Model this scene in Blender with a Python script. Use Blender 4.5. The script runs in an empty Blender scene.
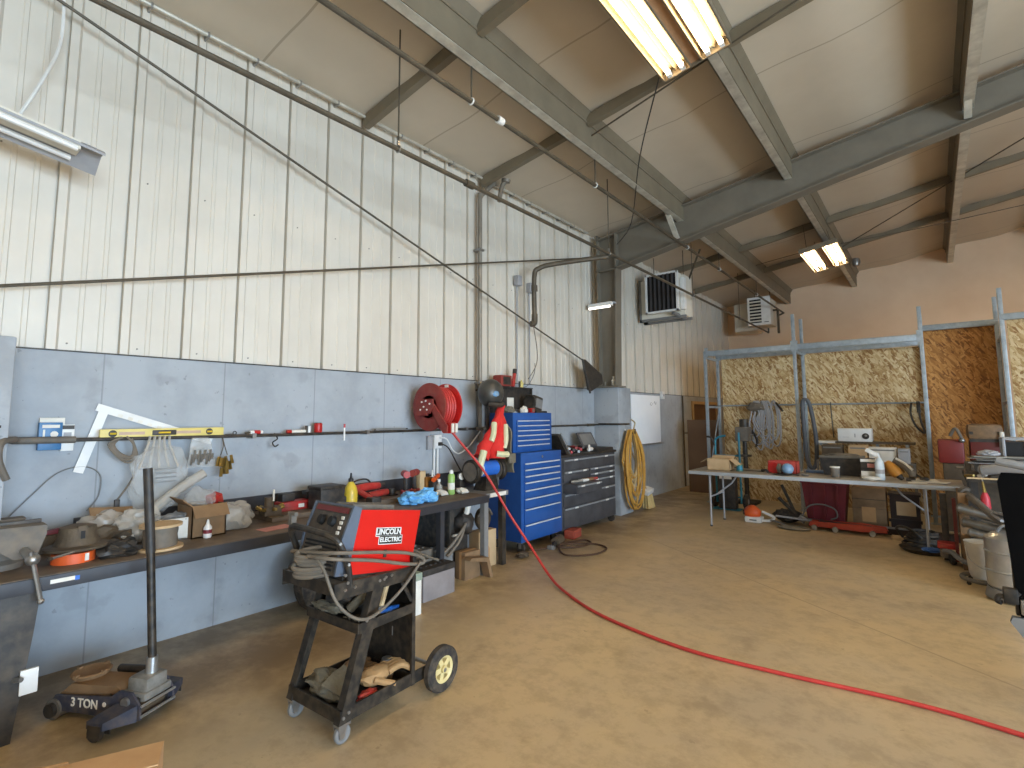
import bpy, bmesh, math, random
from mathutils import Vector, Matrix, Euler, noise
C = bpy.context.scene.collection
R = math.radians
PI = math.pi

# ---------------------------------------------------------------- materials
def lin(h):
    h = h.lstrip('#'); o = []
    for i in (0, 2, 4):
        c = int(h[i:i+2], 16) / 255
        o.append(c / 12.92 if c <= .04045 else ((c + .055) / 1.055) ** 2.4)
    return (*o, 1)

def mat(name, col, rough=.6, metal=0., col2=None, scale=7., lo=.35, hi=.7, bump=0., bscale=60., dust=0., alpha=1., trans=0., coat=0.):
    m = bpy.data.materials.new(name); m.use_nodes = True
    n = m.node_tree.nodes; l = m.node_tree.links
    b = n['Principled BSDF']
    b.inputs['Roughness'].default_value = rough; b.inputs['Metallic'].default_value = metal
    b.inputs['Alpha'].default_value = alpha; b.inputs['Transmission Weight'].default_value = trans
    b.inputs['Coat Weight'].default_value = coat
    tc = n.new('ShaderNodeTexCoord')
    c1 = lin(col)
    c2 = lin(col2) if col2 else tuple(x * .78 for x in c1[:3]) + (1,)
    nz = n.new('ShaderNodeTexNoise'); nz.inputs['Scale'].default_value = scale; nz.inputs['Detail'].default_value = 5; nz.inputs['Roughness'].default_value = .62
    l.new(tc.outputs['Object'], nz.inputs['Vector'])
    rp = n.new('ShaderNodeValToRGB'); rp.color_ramp.elements[0].position = lo; rp.color_ramp.elements[1].position = hi
    rp.color_ramp.elements[0].color = c1; rp.color_ramp.elements[1].color = c2
    l.new(nz.outputs['Fac'], rp.inputs['Fac'])
    out = rp.outputs['Color']
    if dust > 0:
        nd = n.new('ShaderNodeTexNoise'); nd.inputs['Scale'].default_value = scale * 2.3; nd.inputs['Detail'].default_value = 6
        l.new(tc.outputs['Object'], nd.inputs['Vector'])
        rd = n.new('ShaderNodeValToRGB'); rd.color_ramp.elements[0].position = .4; rd.color_ramp.elements[1].position = .75
        rd.color_ramp.elements[0].color = (0, 0, 0, 1); rd.color_ramp.elements[1].color = (dust, dust, dust, 1)
        l.new(nd.outputs['Fac'], rd.inputs['Fac'])
        mx = n.new('ShaderNodeMix'); mx.data_type = 'RGBA'
        l.new(rd.outputs['Color'], mx.inputs['Factor']); l.new(out, mx.inputs['A']); mx.inputs['B'].default_value = lin('#8a7760')
        out = mx.outputs['Result']
    l.new(out, b.inputs['Base Color'])
    if bump > 0:
        nb = n.new('ShaderNodeTexNoise'); nb.inputs['Scale'].default_value = bscale; nb.inputs['Detail'].default_value = 4
        l.new(tc.outputs['Object'], nb.inputs['Vector'])
        bp = n.new('ShaderNodeBump'); bp.inputs['Strength'].default_value = bump; bp.inputs['Distance'].default_value = .01
        l.new(nb.outputs['Fac'], bp.inputs['Height']); l.new(bp.outputs['Normal'], b.inputs['Normal'])
    return m

def emis(name, col, strength):
    m = bpy.data.materials.new(name); m.use_nodes = True
    b = m.node_tree.nodes['Principled BSDF']
    b.inputs['Base Color'].default_value = lin('#f0eee6')
    b.inputs['Emission Color'].default_value = lin(col); b.inputs['Emission Strength'].default_value = strength
    return m

# ---------------------------------------------------------------- mesh builder
class MB:
    def __init__(s, o=(0, 0, 0)):
        s.bm = bmesh.new(); s.o = Vector(o)
    def _add(s, vs, fs):
        v = [s.bm.verts.new(p) for p in vs]
        for f in fs:
            try: s.bm.faces.new([v[i] for i in f])
            except ValueError: pass
        return v
    def box(s, a, b, rot=None, bev=0., piv=None):
        """a, b opposite corners; rot euler degrees about piv (default centre)"""
        a = Vector(a); b = Vector(b); c = (a + b) / 2; d = (b - a)
        r = bmesh.ops.create_cube(s.bm, size=1.0)
        vs = r['verts']
        for v in vs: v.co = Vector((v.co.x * abs(d.x), v.co.y * abs(d.y), v.co.z * abs(d.z)))
        if bev > 0:
            es = list({e for v in vs for e in v.link_edges})
            q = bmesh.ops.bevel(s.bm, geom=es, offset=bev, segments=2, affect='EDGES', profile=.6)
            vs = list({v for f in q['faces'] for v in f.verts} | {v for v in vs if v.is_valid})
        M = Euler([R(x) for x in rot]).to_matrix() if rot else Matrix.Identity(3)
        if piv is None:
            for v in vs: v.co = M @ v.co + c
        else:
            piv = Vector(piv)
            for v in vs: v.co = M @ (v.co + c - piv) + piv
        return s
    def frustum(s, a, b, ta, tb, z0, z1):
        """bottom rect a..b (xy), top rect ta..tb"""
        vs = [(a[0], a[1], z0), (b[0], a[1], z0), (b[0], b[1], z0), (a[0], b[1], z0), (ta[0], ta[1], z1), (tb[0], ta[1], z1), (tb[0], tb[1], z1), (ta[0], tb[1], z1)]
        s._add(vs, [(3, 2, 1, 0), (4, 5, 6, 7), (0, 1, 5, 4), (1, 2, 6, 5), (2, 3, 7, 6), (3, 0, 4, 7)]); return s
    def cyl(s, p0, p1, r, r2=None, seg=16):
        p0 = Vector(p0); p1 = Vector(p1); r2 = r if r2 is None else r2
        z = (p1 - p0).normalized(); x = z.orthogonal().normalized(); y = z.cross(x)
        A = []; 
        for p, q in ((p0, r), (p1, r2)):
            for i in range(seg):
                t = 2 * PI * i / seg; A.append(p + x * math.cos(t) * q + y * math.sin(t) * q)
        f = [(i, (i + 1) % seg, seg + (i + 1) % seg, seg + i) for i in range(seg)]
        f += [tuple(range(seg - 1, -1, -1)), tuple(range(seg, 2 * seg))]
        s._add(A, f); return s
    def tube(s, pts, r, seg=8, n=6, closed=False):
        P = [Vector(p) for p in pts]
        if n > 1 and len(P) > 2:
            Q = []; m = len(P); rng = m if closed else m - 1
            for i in range(rng):
                if closed: a, b, c, d = P[(i - 1) % m], P[i], P[(i + 1) % m], P[(i + 2) % m]
                else: a, b, c, d = P[max(i - 1, 0)], P[i], P[i + 1], P[min(i + 2, m - 1)]
                for k in range(n):
                    t = k / n
                    Q.append(.5 * ((2 * b) + (c - a) * t + (2 * a - 5 * b + 4 * c - d) * t * t + (3 * b - a - 3 * c + d) * t ** 3))
            if not closed: Q.append(P[-1])
            P = Q
        m = len(P); T = []
        for i in range(m):
            if closed: t = P[(i + 1) % m] - P[(i - 1) % m]
            else: t = P[min(i + 1, m - 1)] - P[max(i - 1, 0)]
            T.append(t.normalized() if t.length > 1e-9 else Vector((0, 0, 1)))
        x = T[0].orthogonal().normalized(); V = []
        for i in range(m):
            x = (x - T[i] * x.dot(T[i])); x = x.normalized() if x.length > 1e-6 else T[i].orthogonal().normalized()
            y = T[i].cross(x)
            rr = r(i / max(1, m - 1)) if callable(r) else r
            for k in range(seg):
                a = 2 * PI * k / seg; V.append(P[i] + (x * math.cos(a) + y * math.sin(a)) * rr)
        F = []
        for i in range(m if closed else m - 1):
            j = (i + 1) % m
            for k in range(seg):
                k2 = (k + 1) % seg; F.append((i * seg + k, i * seg + k2, j * seg + k2, j * seg + k))
        if not closed: F += [tuple(range(seg - 1, -1, -1)), tuple((m - 1) * seg + k for k in range(seg))]
        s._add(V, F); return s
    def lathe(s, prof, c=(0, 0, 0), ax=(0, 0, 1), seg=24):
        c = Vector(c); z = Vector(ax).normalized(); x = z.orthogonal().normalized(); y = z.cross(x); V = []
        for (r, h) in prof:
            for k in range(seg):
                a = 2 * PI * k / seg; V.append(c + z * h + (x * math.cos(a) + y * math.sin(a)) * max(r, 1e-4))
        F = []
        for i in range(len(prof) - 1):
            for k in range(seg):
                k2 = (k + 1) % seg; F.append((i * seg + k, i * seg + k2, (i + 1) * seg + k2, (i + 1) * seg + k))
        F += [tuple(range(seg - 1, -1, -1)), tuple((len(prof) - 1) * seg + k for k in range(seg))]
        s._add(V, F); return s
    def prism(s, poly, d0, d1, plane='yz'):
        """poly in given plane, extruded along the remaining axis d0..d1"""
        def P(a, b, d): return {'yz': (d, a, b), 'xz': (a, d, b), 'xy': (a, b, d)}[plane]
        n = len(poly); V = [P(a, b, d0) for a, b in poly] + [P(a, b, d1) for a, b in poly]
        F = [tuple(range(n - 1, -1, -1)), tuple(range(n, 2 * n))] + [(i, (i + 1) % n, n + (i + 1) % n, n + i) for i in range(n)]
        s._add(V, F); return s
    def ell(s, c, r, seg=16, rot=None):
        c = Vector(c); r = (r, r, r) if not hasattr(r, '__len__') else r
        q = bmesh.ops.create_uvsphere(s.bm, u_segments=seg, v_segments=max(6, seg // 2), radius=1)
        M = Euler([R(x) for x in rot]).to_matrix() if rot else Matrix.Identity(3)
        for v in q['verts']: v.co = M @ Vector((v.co.x * r[0], v.co.y * r[1], v.co.z * r[2])) + c
        return s
    def torus(s, c, R0, r, ax=(0, 0, 1), seg=28, rs=8, sq=(1, 1)):
        c = Vector(c); z = Vector(ax).normalized(); x = z.orthogonal().normalized(); y = z.cross(x)
        s.tube([c + x * math.cos(2 * PI * i / seg) * R0 * sq[0] + y * math.sin(2 * PI * i / seg) * R0 * sq[1] for i in range(seg)], r, rs, 1, True); return s
    def blob(s, c, r, amp=.25, freq=6., seed=0, sub=3, flat=None, crease=False):
        c = Vector(c); q = bmesh.ops.create_icosphere(s.bm, subdivisions=sub, radius=1)
        off = Vector((seed * 7.31, seed * 3.17, seed * 1.91))
        for v in q['verts']:
            d = v.co.copy(); k = noise.noise(d * freq * .35 + off) + .5 * noise.noise(d * freq * .8 + off)
            if crease: k = abs(k) * 1.4 - .3
            w = 1 + amp * k
            p = Vector((d.x * r[0], d.y * r[1], d.z * r[2])) * w + c
            if flat is not None and p.z < flat: p.z = flat + (hash((round(d.x, 3), round(d.y, 3))) % 7) * 1e-4
            v.co = p
        return s
    def cloth(s, P, th=.006, nu=8, nv=8, amp=.01, seed=0, freq=9.):
        """thick wavy sheet through four corners P00 P10 P11 P01"""
        P = [Vector(p) for p in P]; nrm = (P[1] - P[0]).cross(P[3] - P[0]).normalized(); off = Vector((seed * 5.3, seed * 2.1, .7))
        V = []
        for sd in (0, 1):
            for j in range(nv + 1):
                for i in range(nu + 1):
                    u = i / nu; v = j / nv
                    p = P[0] * (1 - u) * (1 - v) + P[1] * u * (1 - v) + P[2] * u * v + P[3] * (1 - u) * v
                    V.append(p + nrm * (amp * noise.noise(p * freq + off) + th * (sd - .5)))
        k = (nu + 1) * (nv + 1); F = []
        for j in range(nv):
            for i in range(nu):
                a = j * (nu + 1) + i; q = (a, a + 1, a + nu + 2, a + nu + 1)
                F.append(q[::-1]); F.append(tuple(x + k for x in q))
        ring = [i for i in range(nu + 1)] + [(j + 1) * (nu + 1) - 1 for j in range(1, nv + 1)] + [nv * (nu + 1) + i for i in range(nu - 1, -1, -1)] + [j * (nu + 1) for j in range(nv - 1, 0, -1)]
        for a, b in zip(ring, ring[1:] + ring[:1]): F.append((a, b, b + k, a + k))
        s._add(V, F); return s
    def build(s, name, m, parent=None, loc=(0, 0, 0), ang=35):
        bmesh.ops.recalc_face_normals(s.bm, faces=s.bm.faces)
        me = bpy.data.meshes.new(name)
        L = Vector(loc)
        for v in s.bm.verts: v.co -= s.o
        s.bm.to_mesh(me); s.bm.free()
        me.polygons.foreach_set('use_smooth', [True] * len(me.polygons))
        me.set_sharp_from_angle(angle=R(ang))
        o = bpy.data.objects.new(name, me); C.objects.link(o)
        if m: me.materials.append(m)
        if parent: o.parent = parent
        else: o.location = s.o
        return o

def tag(o, label, cat, group=None, kind=None):
    o['label'] = label; o['category'] = cat
    if group: o['group'] = group
    if kind: o['kind'] = kind
    return o

class T:
    """a thing: an Empty at its base; parts are written in world coordinates (or local ones when rz/rot given)"""
    def __init__(s, name, label, cat, loc=(0, 0, 0), rot=None, group=None):
        s.e = bpy.data.objects.new(name, None); C.objects.link(s.e); s.e.location = loc; s.e.empty_display_size = .1
        s.w = rot is None; s.loc = Vector(loc)
        if rot: s.e.rotation_euler = [R(x) for x in rot]
        tag(s.e, label, cat, group)
    def mb(s): return MB(s.loc if s.w else (0, 0, 0))
    def part(s, name, mb, m, parent=None, label=None, ang=35):
        o = mb.build(name, m, parent or s.e, ang=ang)
        if label: o['label'] = label
        return o
def solo(name, label, cat, mb, m, group=None, ang=35):
    return tag(mb.build(name, m, ang=ang), label, cat, group)
def struct(name, mb, m, parent=None, ang=35):
    o = mb.build(name, m, parent, ang=ang)
    if not parent: o['kind'] = 'structure'
    return o
def dup(root, delta, label, rz=0.):
    r = root.copy(); C.objects.link(r); r.location = root.location + Vector(delta); r.rotation_euler.z += R(rz); r['label'] = label
    for ch in list(root.children):
        c = ch.copy(); C.objects.link(c); c.parent = r
        for g in list(ch.children):
            d = g.copy(); C.objects.link(d); d.parent = c
    return r
def text(name, body, size, loc, xdir, ydir, m, parent, off=(0, 0, 0), ext=.001, bold=0., sx=1., align='CENTER'):
    """flat raised lettering, baseline along xdir, up along ydir (world), parent-local via off"""
    cu = bpy.data.curves.new(name, 'FONT'); cu.body = body; cu.size = size; cu.extrude = ext; cu.align_x = align; cu.align_y = 'CENTER'; cu.offset = bold; cu.resolution_u = 3
    cu.materials.append(m)
    tmp = bpy.data.objects.new(name + '_curve', cu); C.objects.link(tmp); bpy.context.view_layer.update()
    me = bpy.data.meshes.new_from_object(tmp.evaluated_get(bpy.context.evaluated_depsgraph_get())); me.name = name
    bpy.data.objects.remove(tmp); me.materials.clear(); me.materials.append(m)
    o = bpy.data.objects.new(name, me); C.objects.link(o); o.parent = parent
    x = Vector(xdir).normalized(); y = Vector(ydir).normalized(); z = x.cross(y).normalized(); y = z.cross(x)
    M = Matrix((x * sx, y, z)).transposed().to_4x4(); M.translation = Vector(loc) - Vector(off)
    o.matrix_local = M
    return o
rnd = random.Random(5)
EXPO = 1.22; LAMP = 17.5; SKY = 2; DAY = 640.; DOOR = (-3.3, 3.6, 3.3)
# ---------------------------------------------------------------- camera
pit, yaw, rol = .0967, -.6788, -.0053
f = Vector((math.sin(yaw) * math.cos(pit), math.cos(yaw) * math.cos(pit), math.sin(pit)))
rt = Vector((math.cos(yaw), -math.sin(yaw), 0)); up = rt.cross(f)
r2 = rt * math.cos(rol) + up * math.sin(rol); u2 = -rt * math.sin(rol) + up * math.cos(rol)
cd = bpy.data.cameras.new('camera'); cam = bpy.data.objects.new('camera', cd); C.objects.link(cam)
Mx = Matrix((r2, u2, -f)).transposed().to_4x4(); Mx.translation = Vector((4.4326, 0, 1.6)); cam.matrix_world = Mx
cd.sensor_width = 36; cd.lens = 518.554 / 1024 * 36; cd.shift_y = -(384 - 365.761) / 1024; cd.clip_start = .05
S = bpy.context.scene; S.camera = cam
S.view_settings.view_transform = 'Standard'; S.view_settings.look = 'None'; S.view_settings.gamma = 1; S.view_settings.use_curve_mapping = False
S.view_settings.exposure = EXPO if 'EXPO' in globals() else 0.0
try:
    S.cycles.use_denoising = True; S.cycles.max_bounces = 8; S.cycles.diffuse_bounces = 5; S.cycles.sample_clamp_indirect = 6
except Exception: pass

# ---------------------------------------------------------------- materials
STEELW = mat('liner panel white', '#d4cdc0', .45, 0, '#c6beb0', 1.3, .3, .8)
BACKW = mat('back liner', '#ead0b2', .7, 0, '#dfc2a2', .9)
CEIL = mat('vinyl faced insulation', '#c9bca8', .5, 0, '#bbae9a', .8, .3, .8, .25, 3.)
GREYST = mat('grey painted steel', '#746d60', .55, 0, '#6a6357', 3.)
PURL = mat('purlin primer', '#7b705c', .55, .1, '#6f6452', 3.)
PURLF = mat('galvanised flange', '#cfcabb', .45, .3, '#a9a294', 6.)
def wall_concrete():
    m = mat('painted concrete', '#a3a8ad', .75, 0, '#8f9499', 2.2, .42, .75, .25, 14.)
    n = m.node_tree.nodes; l = m.node_tree.links; b = n['Principled BSDF']
    src = b.inputs['Base Color'].links[0].from_socket
    g = n.new('ShaderNodeNewGeometry'); sp = n.new('ShaderNodeSeparateXYZ'); l.new(g.outputs['Position'], sp.inputs[0])
    def M(op, a, bb):
        q = n.new('ShaderNodeMath'); q.operation = op
        for i, v in enumerate((a, bb)):
            if v is None: continue
            if isinstance(v, (int, float)): q.inputs[i].default_value = v
            else: l.new(v, q.inputs[i])
        return q.outputs[0]
    fr = M('FRACT', M('DIVIDE', M('SUBTRACT', sp.outputs['Y'], 1.0), .79), None)
    j = M('LESS_THAN', fr, .012)
    n1 = n.new('ShaderNodeTexNoise'); n1.inputs['Scale'].default_value = 3.5; n1.inputs['Detail'].default_value = 8; l.new(g.outputs['Position'], n1.inputs['Vector'])
    s1 = M('MULTIPLY', M('SUBTRACT', n1.outputs['Fac'], .6), 3.5); s1 = M('MINIMUM', M('MAXIMUM', s1, 0.), .22)
    n2 = n.new('ShaderNodeTexNoise'); n2.inputs['Scale'].default_value = 17; n2.inputs['Detail'].default_value = 3; l.new(g.outputs['Position'], n2.inputs['Vector'])
    s2 = M('MULTIPLY', M('GREATER_THAN', n2.outputs['Fac'], .7), .4)
    k = M('MAXIMUM', M('MULTIPLY', j, .45), M('MAXIMUM', s1, s2))
    mx = n.new('ShaderNodeMix'); mx.data_type = 'RGBA'; l.new(k, mx.inputs['Factor']); l.new(src, mx.inputs['A']); mx.inputs['B'].default_value = lin('#6a6a68')
    l.new(mx.outputs['Result'], b.inputs['Base Color']); return m
CONC = wall_concrete()
def floor_mat():
    m = mat('worn concrete floor', '#c8ae82', .42, 0, '#b29f82', .5, .38, .62, .08, 30.)
    n = m.node_tree.nodes; l = m.node_tree.links; b = n['Principled BSDF']
    src = b.inputs['Base Color'].links[0].from_socket
    g = n.new('ShaderNodeNewGeometry'); sp = n.new('ShaderNodeSeparateXYZ'); l.new(g.outputs['Position'], sp.inputs[0])
    def M(op, a, bb):
        q = n.new('ShaderNodeMath'); q.operation = op
        for i, v in enumerate((a, bb)):
            if v is None: continue
            if isinstance(v, (int, float)): q.inputs[i].default_value = v
            else: l.new(v, q.inputs[i])
        return q.outputs[0]
    # saw cut across the slab: line through (1.27,6.64) and (4.74,4.34)
    dx, dy = 3.47, -2.3; L = math.hypot(dx, dy); nx, ny = -dy / L, dx / L
    dist = M('ABSOLUTE', M('SUBTRACT', M('ADD', M('MULTIPLY', sp.outputs['X'], nx), M('MULTIPLY', sp.outputs['Y'], ny)), 1.27 * nx + 6.64 * ny), None)
    cut = M('MULTIPLY', M('LESS_THAN', dist, .009), .35)
    n1 = n.new('ShaderNodeTexNoise'); n1.inputs['Scale'].default_value = 1.7; n1.inputs['Detail'].default_value = 9; n1.inputs['Roughness'].default_value = .7; l.new(g.outputs['Position'], n1.inputs['Vector'])
    s1 = M('MINIMUM', M('MAXIMUM', M('MULTIPLY', M('SUBTRACT', n1.outputs['Fac'], .55), 3.), 0.), .3)
    n2 = n.new('ShaderNodeTexNoise'); n2.inputs['Scale'].default_value = 11; n2.inputs['Detail'].default_value = 4; l.new(g.outputs['Position'], n2.inputs['Vector'])
    s2 = M('MULTIPLY', M('GREATER_THAN', n2.outputs['Fac'], .72), .3)
    # more oil and dirt in the strip along the work bench
    near = M('MINIMUM', M('MAXIMUM', M('SUBTRACT', 1.9, sp.outputs['X']), 0.), 1.)
    s3 = M('MULTIPLY', near, M('MINIMUM', M('MAXIMUM', M('MULTIPLY', M('SUBTRACT', n1.outputs['Fac'], .32), 2.6), .0), .62))
    n3 = n.new('ShaderNodeTexNoise'); n3.inputs['Scale'].default_value = 6.; n3.inputs['Detail'].default_value = 10; n3.inputs['Roughness'].default_value = .75; l.new(g.outputs['Position'], n3.inputs['Vector'])
    s4 = M('MINIMUM', M('MAXIMUM', M('MULTIPLY', M('SUBTRACT', n3.outputs['Fac'], .46), 1.5), 0.), .22)
    k = M('MAXIMUM', M('MAXIMUM', M('MAXIMUM', cut, s4), s3), M('MAXIMUM', s1, s2))
    mx = n.new('ShaderNodeMix'); mx.data_type = 'RGBA'; l.new(k, mx.inputs['Factor']); l.new(src, mx.inputs['A']); mx.inputs['B'].default_value = lin('#53402a')
    l.new(mx.outputs['Result'], b.inputs['Base Color'])
    rr = n.new('ShaderNodeMapRange'); rr.inputs['To Min'].default_value = .32; rr.inputs['To Max'].default_value = .6
    l.new(n1.outputs['Fac'], rr.inputs['Value']); l.new(rr.outputs[0], b.inputs['Roughness'])
    return m
FLOOR = floor_mat()
def osb(name, a, b_, c, d):
    m = bpy.data.materials.new(name); m.use_nodes = True; n = m.node_tree.nodes; l = m.node_tree.links; b = n['Principled BSDF']; b.inputs['Roughness'].default_value = .75
    tc = n.new('ShaderNodeTexCoord'); prev = None
    for k, (rot, sc) in enumerate(((20, (.11, .3, .026)), (-38, (.1, .3, .024)), (78, (.12, .3, .028)), (55, (.09, .3, .022)))):
        mp = n.new('ShaderNodeMapping'); mp.vector_type = 'TEXTURE'; mp.inputs['Rotation'].default_value = (0, R(rot), 0); mp.inputs['Scale'].default_value = sc
        l.new(tc.outputs['Object'], mp.inputs['Vector'])
        v = n.new('ShaderNodeTexVoronoi'); v.inputs['Scale'].default_value = 1.0; l.new(mp.outputs[0], v.inputs['Vector'])
        sx = n.new('ShaderNodeSeparateXYZ'); l.new(v.outputs['Color'], sx.inputs[0])
        rp = n.new('ShaderNodeValToRGB'); e = rp.color_ramp.elements
        e[0].position = 0; e[0].color = lin(d); e[1].position = 1; e[1].color = lin(a)
        q = e.new(.22); q.color = lin(c); q = e.new(.55); q.color = lin(b_)
        l.new(sx.outputs[0], rp.inputs['Fac'])
        if prev is None: prev = rp.outputs['Color']
        else:
            mx = n.new('ShaderNodeMix'); mx.data_type = 'RGBA'
            gt = n.new('ShaderNodeMath'); gt.operation = 'GREATER_THAN'; gt.inputs[1].default_value = .5; l.new(sx.outputs[1], gt.inputs[0])
            l.new(gt.outputs[0], mx.inputs['Factor']); l.new(prev, mx.inputs['A']); l.new(rp.outputs['Color'], mx.inputs['B']); prev = mx.outputs['Result']
    l.new(prev, b.inputs['Base Color']); return m
OSB = osb('strand board pale', '#d9c49a', '#c3a676', '#a5814f', '#8a6236')
OSB_SHADE = osb('strand board shade brown', '#d09a58', '#bb8242', '#9f6a34', '#7c5028')  # same board toned browner, standing in for shade in the deeper bay

K = lambda *a, **k: mat(*a, **k)
BLACK = K('black metal', '#1c1a18', .5, .2, '#26221d', 9., dust=.25)
BLACKP = K('black plastic', '#211f1e', .55, 0, '#2b2826', 9., dust=.15)
RUBBER = K('rubber', '#1f1d1b', .8, 0, '#2c2825', 12., dust=.3)
DARKST = K('dark oily steel', '#3d3a37', .5, .4, '#2c2a28', 6., dust=.25)
BENCHT = K('bench top worn', '#6a5947', .6, .1, '#4f4236', 5., .35, .7, dust=.35)
BENCHF = K('bench apron', '#39393d', .55, .2, '#2d2d31', 5.)
STEEL = K('bare steel', '#a8a6a2', .35, .8, '#8a8783', 10.)
GALV = K('galvanised post', '#a7b2bb', .42, .5, '#8d989f', 14.)
ALU = K('aluminium', '#c9ccce', .3, .85, '#b4b7b8', 9.)
IRON = K('pipe iron', '#5e5547', .55, .3, '#4b4336', 7.)
PIPEG = K('grey pipe', '#8b8376', .5, .3, '#7a7265', 7.)
RED = K('glossy red', '#d01a14', .32, 0, '#c01510', 3., coat=.3)
REDD = K('dusty red', '#8e2c26', .6, 0, '#7c2a24', 7., dust=.18)
REDB = K('bright red paint', '#b81d1a', .4, 0, '#a01815', 6.)
REDT = K('tool red', '#b42420', .5, 0, '#8a1c18', 9., dust=.25)
MAROON = K('maroon plastic', '#7a2530', .5, 0, '#6a1f2a', 4.)
ORANGE = K('orange plastic', '#dd5a1e', .5, 0, '#c84e18', 6., dust=.1)
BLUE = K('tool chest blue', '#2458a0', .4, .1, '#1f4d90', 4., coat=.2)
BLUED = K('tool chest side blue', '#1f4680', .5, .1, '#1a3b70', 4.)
BLUEP = K('bright blue plastic', '#2a6bc8', .45, 0, '#225cb0', 5.)
CYANB = K('sky blue cloth', '#74b4e2', .9, 0, '#5fa2d4', 14., bump=.3)
TEAL = K('teal paint', '#2d7f94', .5, .1, '#246c80', 6.)
SLATE = K('slate blue paint', '#3a3e4e', .55, .2, '#303342', 8., dust=.4)
GREYP = K('grey plastic', '#7d7c7a', .55, 0, '#6d6c6a', 6.)
GREYD = K('grey dusty', '#6a645c', .7, 0, '#58534c', 9., dust=.4)
GREYL = K('light grey', '#a3a3a5', .55, 0, '#949496', 6.)
TOOLG = K('tool cabinet grey', '#56565a', .5, .2, '#3e3e41', 4.)
WHITE = K('white plastic', '#e3e2de', .45, 0, '#d6d4cf', 6.)
WHITEB = K('white board', '#f6f9fc', .3, 0, '#eef2f6', 2.)
PAPER = K('paper', '#e2ddd2', .8, 0, '#d2ccbf', 9.)
CARD = K('cardboard', '#b58a5b', .85, 0, '#a67c4f', 5.)
CARDL = K('cardboard light', '#c3a680', .85, 0, '#b2956d', 5.)
CARDD = K('cardboard grimy', '#86694a', .85, 0, '#6f563b', 6.)
TAN = K('tan leather', '#b08a5c', .8, 0, '#96734a', 9., bump=.3)
CLOTHG = K('grey rag', '#77705f', .95, 0, '#675f50', 14., bump=.5)
YELLOW = K('yellow paint', '#d8b72a', .45, 0, '#c6a522', 6.)
YELLP = K('pale yellow', '#dcca78', .5, 0, '#cdb968', 6.)
CORDY = K('cord yellow', '#c79a48', .6, 0, '#b68738', 12.)
CORDP = K('cord pale', '#c9b48a', .6, 0, '#b7a076', 12.)
CORDG = K('grey cable', '#6f665a', .65, 0, '#5e564b', 9., dust=.3)
CORDR = K('red air hose', '#c23a34', .5, 0, '#b02f2a', 9.)
GREEN = K('lime can', '#9cbf6a', .4, 0, '#88ad58', 5.)
BRASS = K('brass', '#a38a4e', .35, .85, '#8a7340', 14.)
AMBER = K('amber', '#8a5a20', .3, 0, '#74491a', 6.)
WOOD = K('plywood', '#c6ac84', .75, 0, '#b3976d', 4.)
TABLE = K('table top plastic', '#9d968a', .55, 0, '#8a8174', 6., dust=.35)
TABLET = K('table edge', '#a9adb0', .5, .0, '#9a9ea1', 6.)
BROWND = K('brown door paint', '#6d5138', .6, 0, '#5d442e', 2.)
TANW = K('door frame tan', '#b89a6d', .65, 0, '#aa8c60', 3.)
CREAM = K('heater cream', '#d9d4c6', .5, 0, '#cdc7b8', 4.)
HIVIS = K('hi vis red', '#d8302a', .85, 0, '#c82620', 9., bump=.3)
REFL = K('reflective tape', '#d8d6b0', .45, 0, '#c8c49a', 9.)
DARK = K('near black', '#0f0e0e', .7, 0, '#161414', 6.)
BATT = K('battery case', '#8f8785', .55, 0, '#7d7573', 5.)
GREASE = K('greasy brown', '#5a4c3a', .7, 0, '#473b2d', 14., bump=.4)
PINK = K('pink label', '#c88a80', .7, 0, '#b5756c', 8.)
def film(name, col, a, rough=.18):
    m = K(name, col, rough, 0, bump=.9, bscale=24., alpha=a); return m
FILM = film('clear film', '#d3d3cf', .3)
FILMW = film('milky film', '#c9c3b8', .55)
GLASS = K('clear plastic', '#d8dcdc', .1, alpha=.45)
TUBE = emis('lit tube', '#ffe0b0', LAMP)
REFLW = K('lamp reflector', '#7d715e', .5, .2, '#736855', 5.)

# ---------------------------------------------------------------- setting
RZ = lambda x: 4.735 + .15 * x              # underside of the roof
XR, YB, YF = 12.5, 15.6, -4.0
struct('floor', MB().box((-.6, YF - 2, -.2), (XR + .3, YB + .4, 0)), FLOOR)
struct('ground', MB().box((XR + .3, -14, -.22), (XR + 26, 16, -.02)), K('yard gravel', '#a59a88', .9))
# left wall: concrete below, ribbed steel liner above
b = MB().box((-.3, YF, 0), (0, 12.25, 2.045), ).box((-.3, 14.3, 0), (0, YB, 2.045)).box((-.3, 12.25, 1.93), (0, 14.3, 2.045))
struct('wall_left', b, CONC)
b = MB(); prof = []
k = math.ceil((YF - .7) / .395); y = .70 + .395 * k
while y < YB - .45:
    for dy, h in ((-.016, 0), (-.015, -.022), (-.004, -.022), (-.003, .028), (.044, .028), (.062, 0), (.15, 0), (.156, .007), (.178, .007), (.184, 0), (.265, 0), (.271, .007), (.293, .007), (.299, 0)):
        prof.append((y + dy, h))
    y += .395
prof.append((YB, 0))
poly = [(h - .045, yy) for yy, h in prof] + [(-.2, YB), (-.2, prof[0][0])]
b.prism(poly, 2.045, RZ(0) + .02, 'xy')
struct('wall_left_liner', b, STEELW, ang=15)
b = MB()
for i in range(39):
    yy = .70 + .395 * (i - 1) + .105
    for z in (2.10, 3.35): b.cyl((-.05, yy, z), (-.038, yy, z), .0055, seg=8)
struct('trim_1', b, K('screw grey', '#77726a', .5))
# flashing between concrete and liner
struct('trim_2', MB().box((-.05, YF, 2.04), (.006, YB, 2.05)), DARKST)
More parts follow.
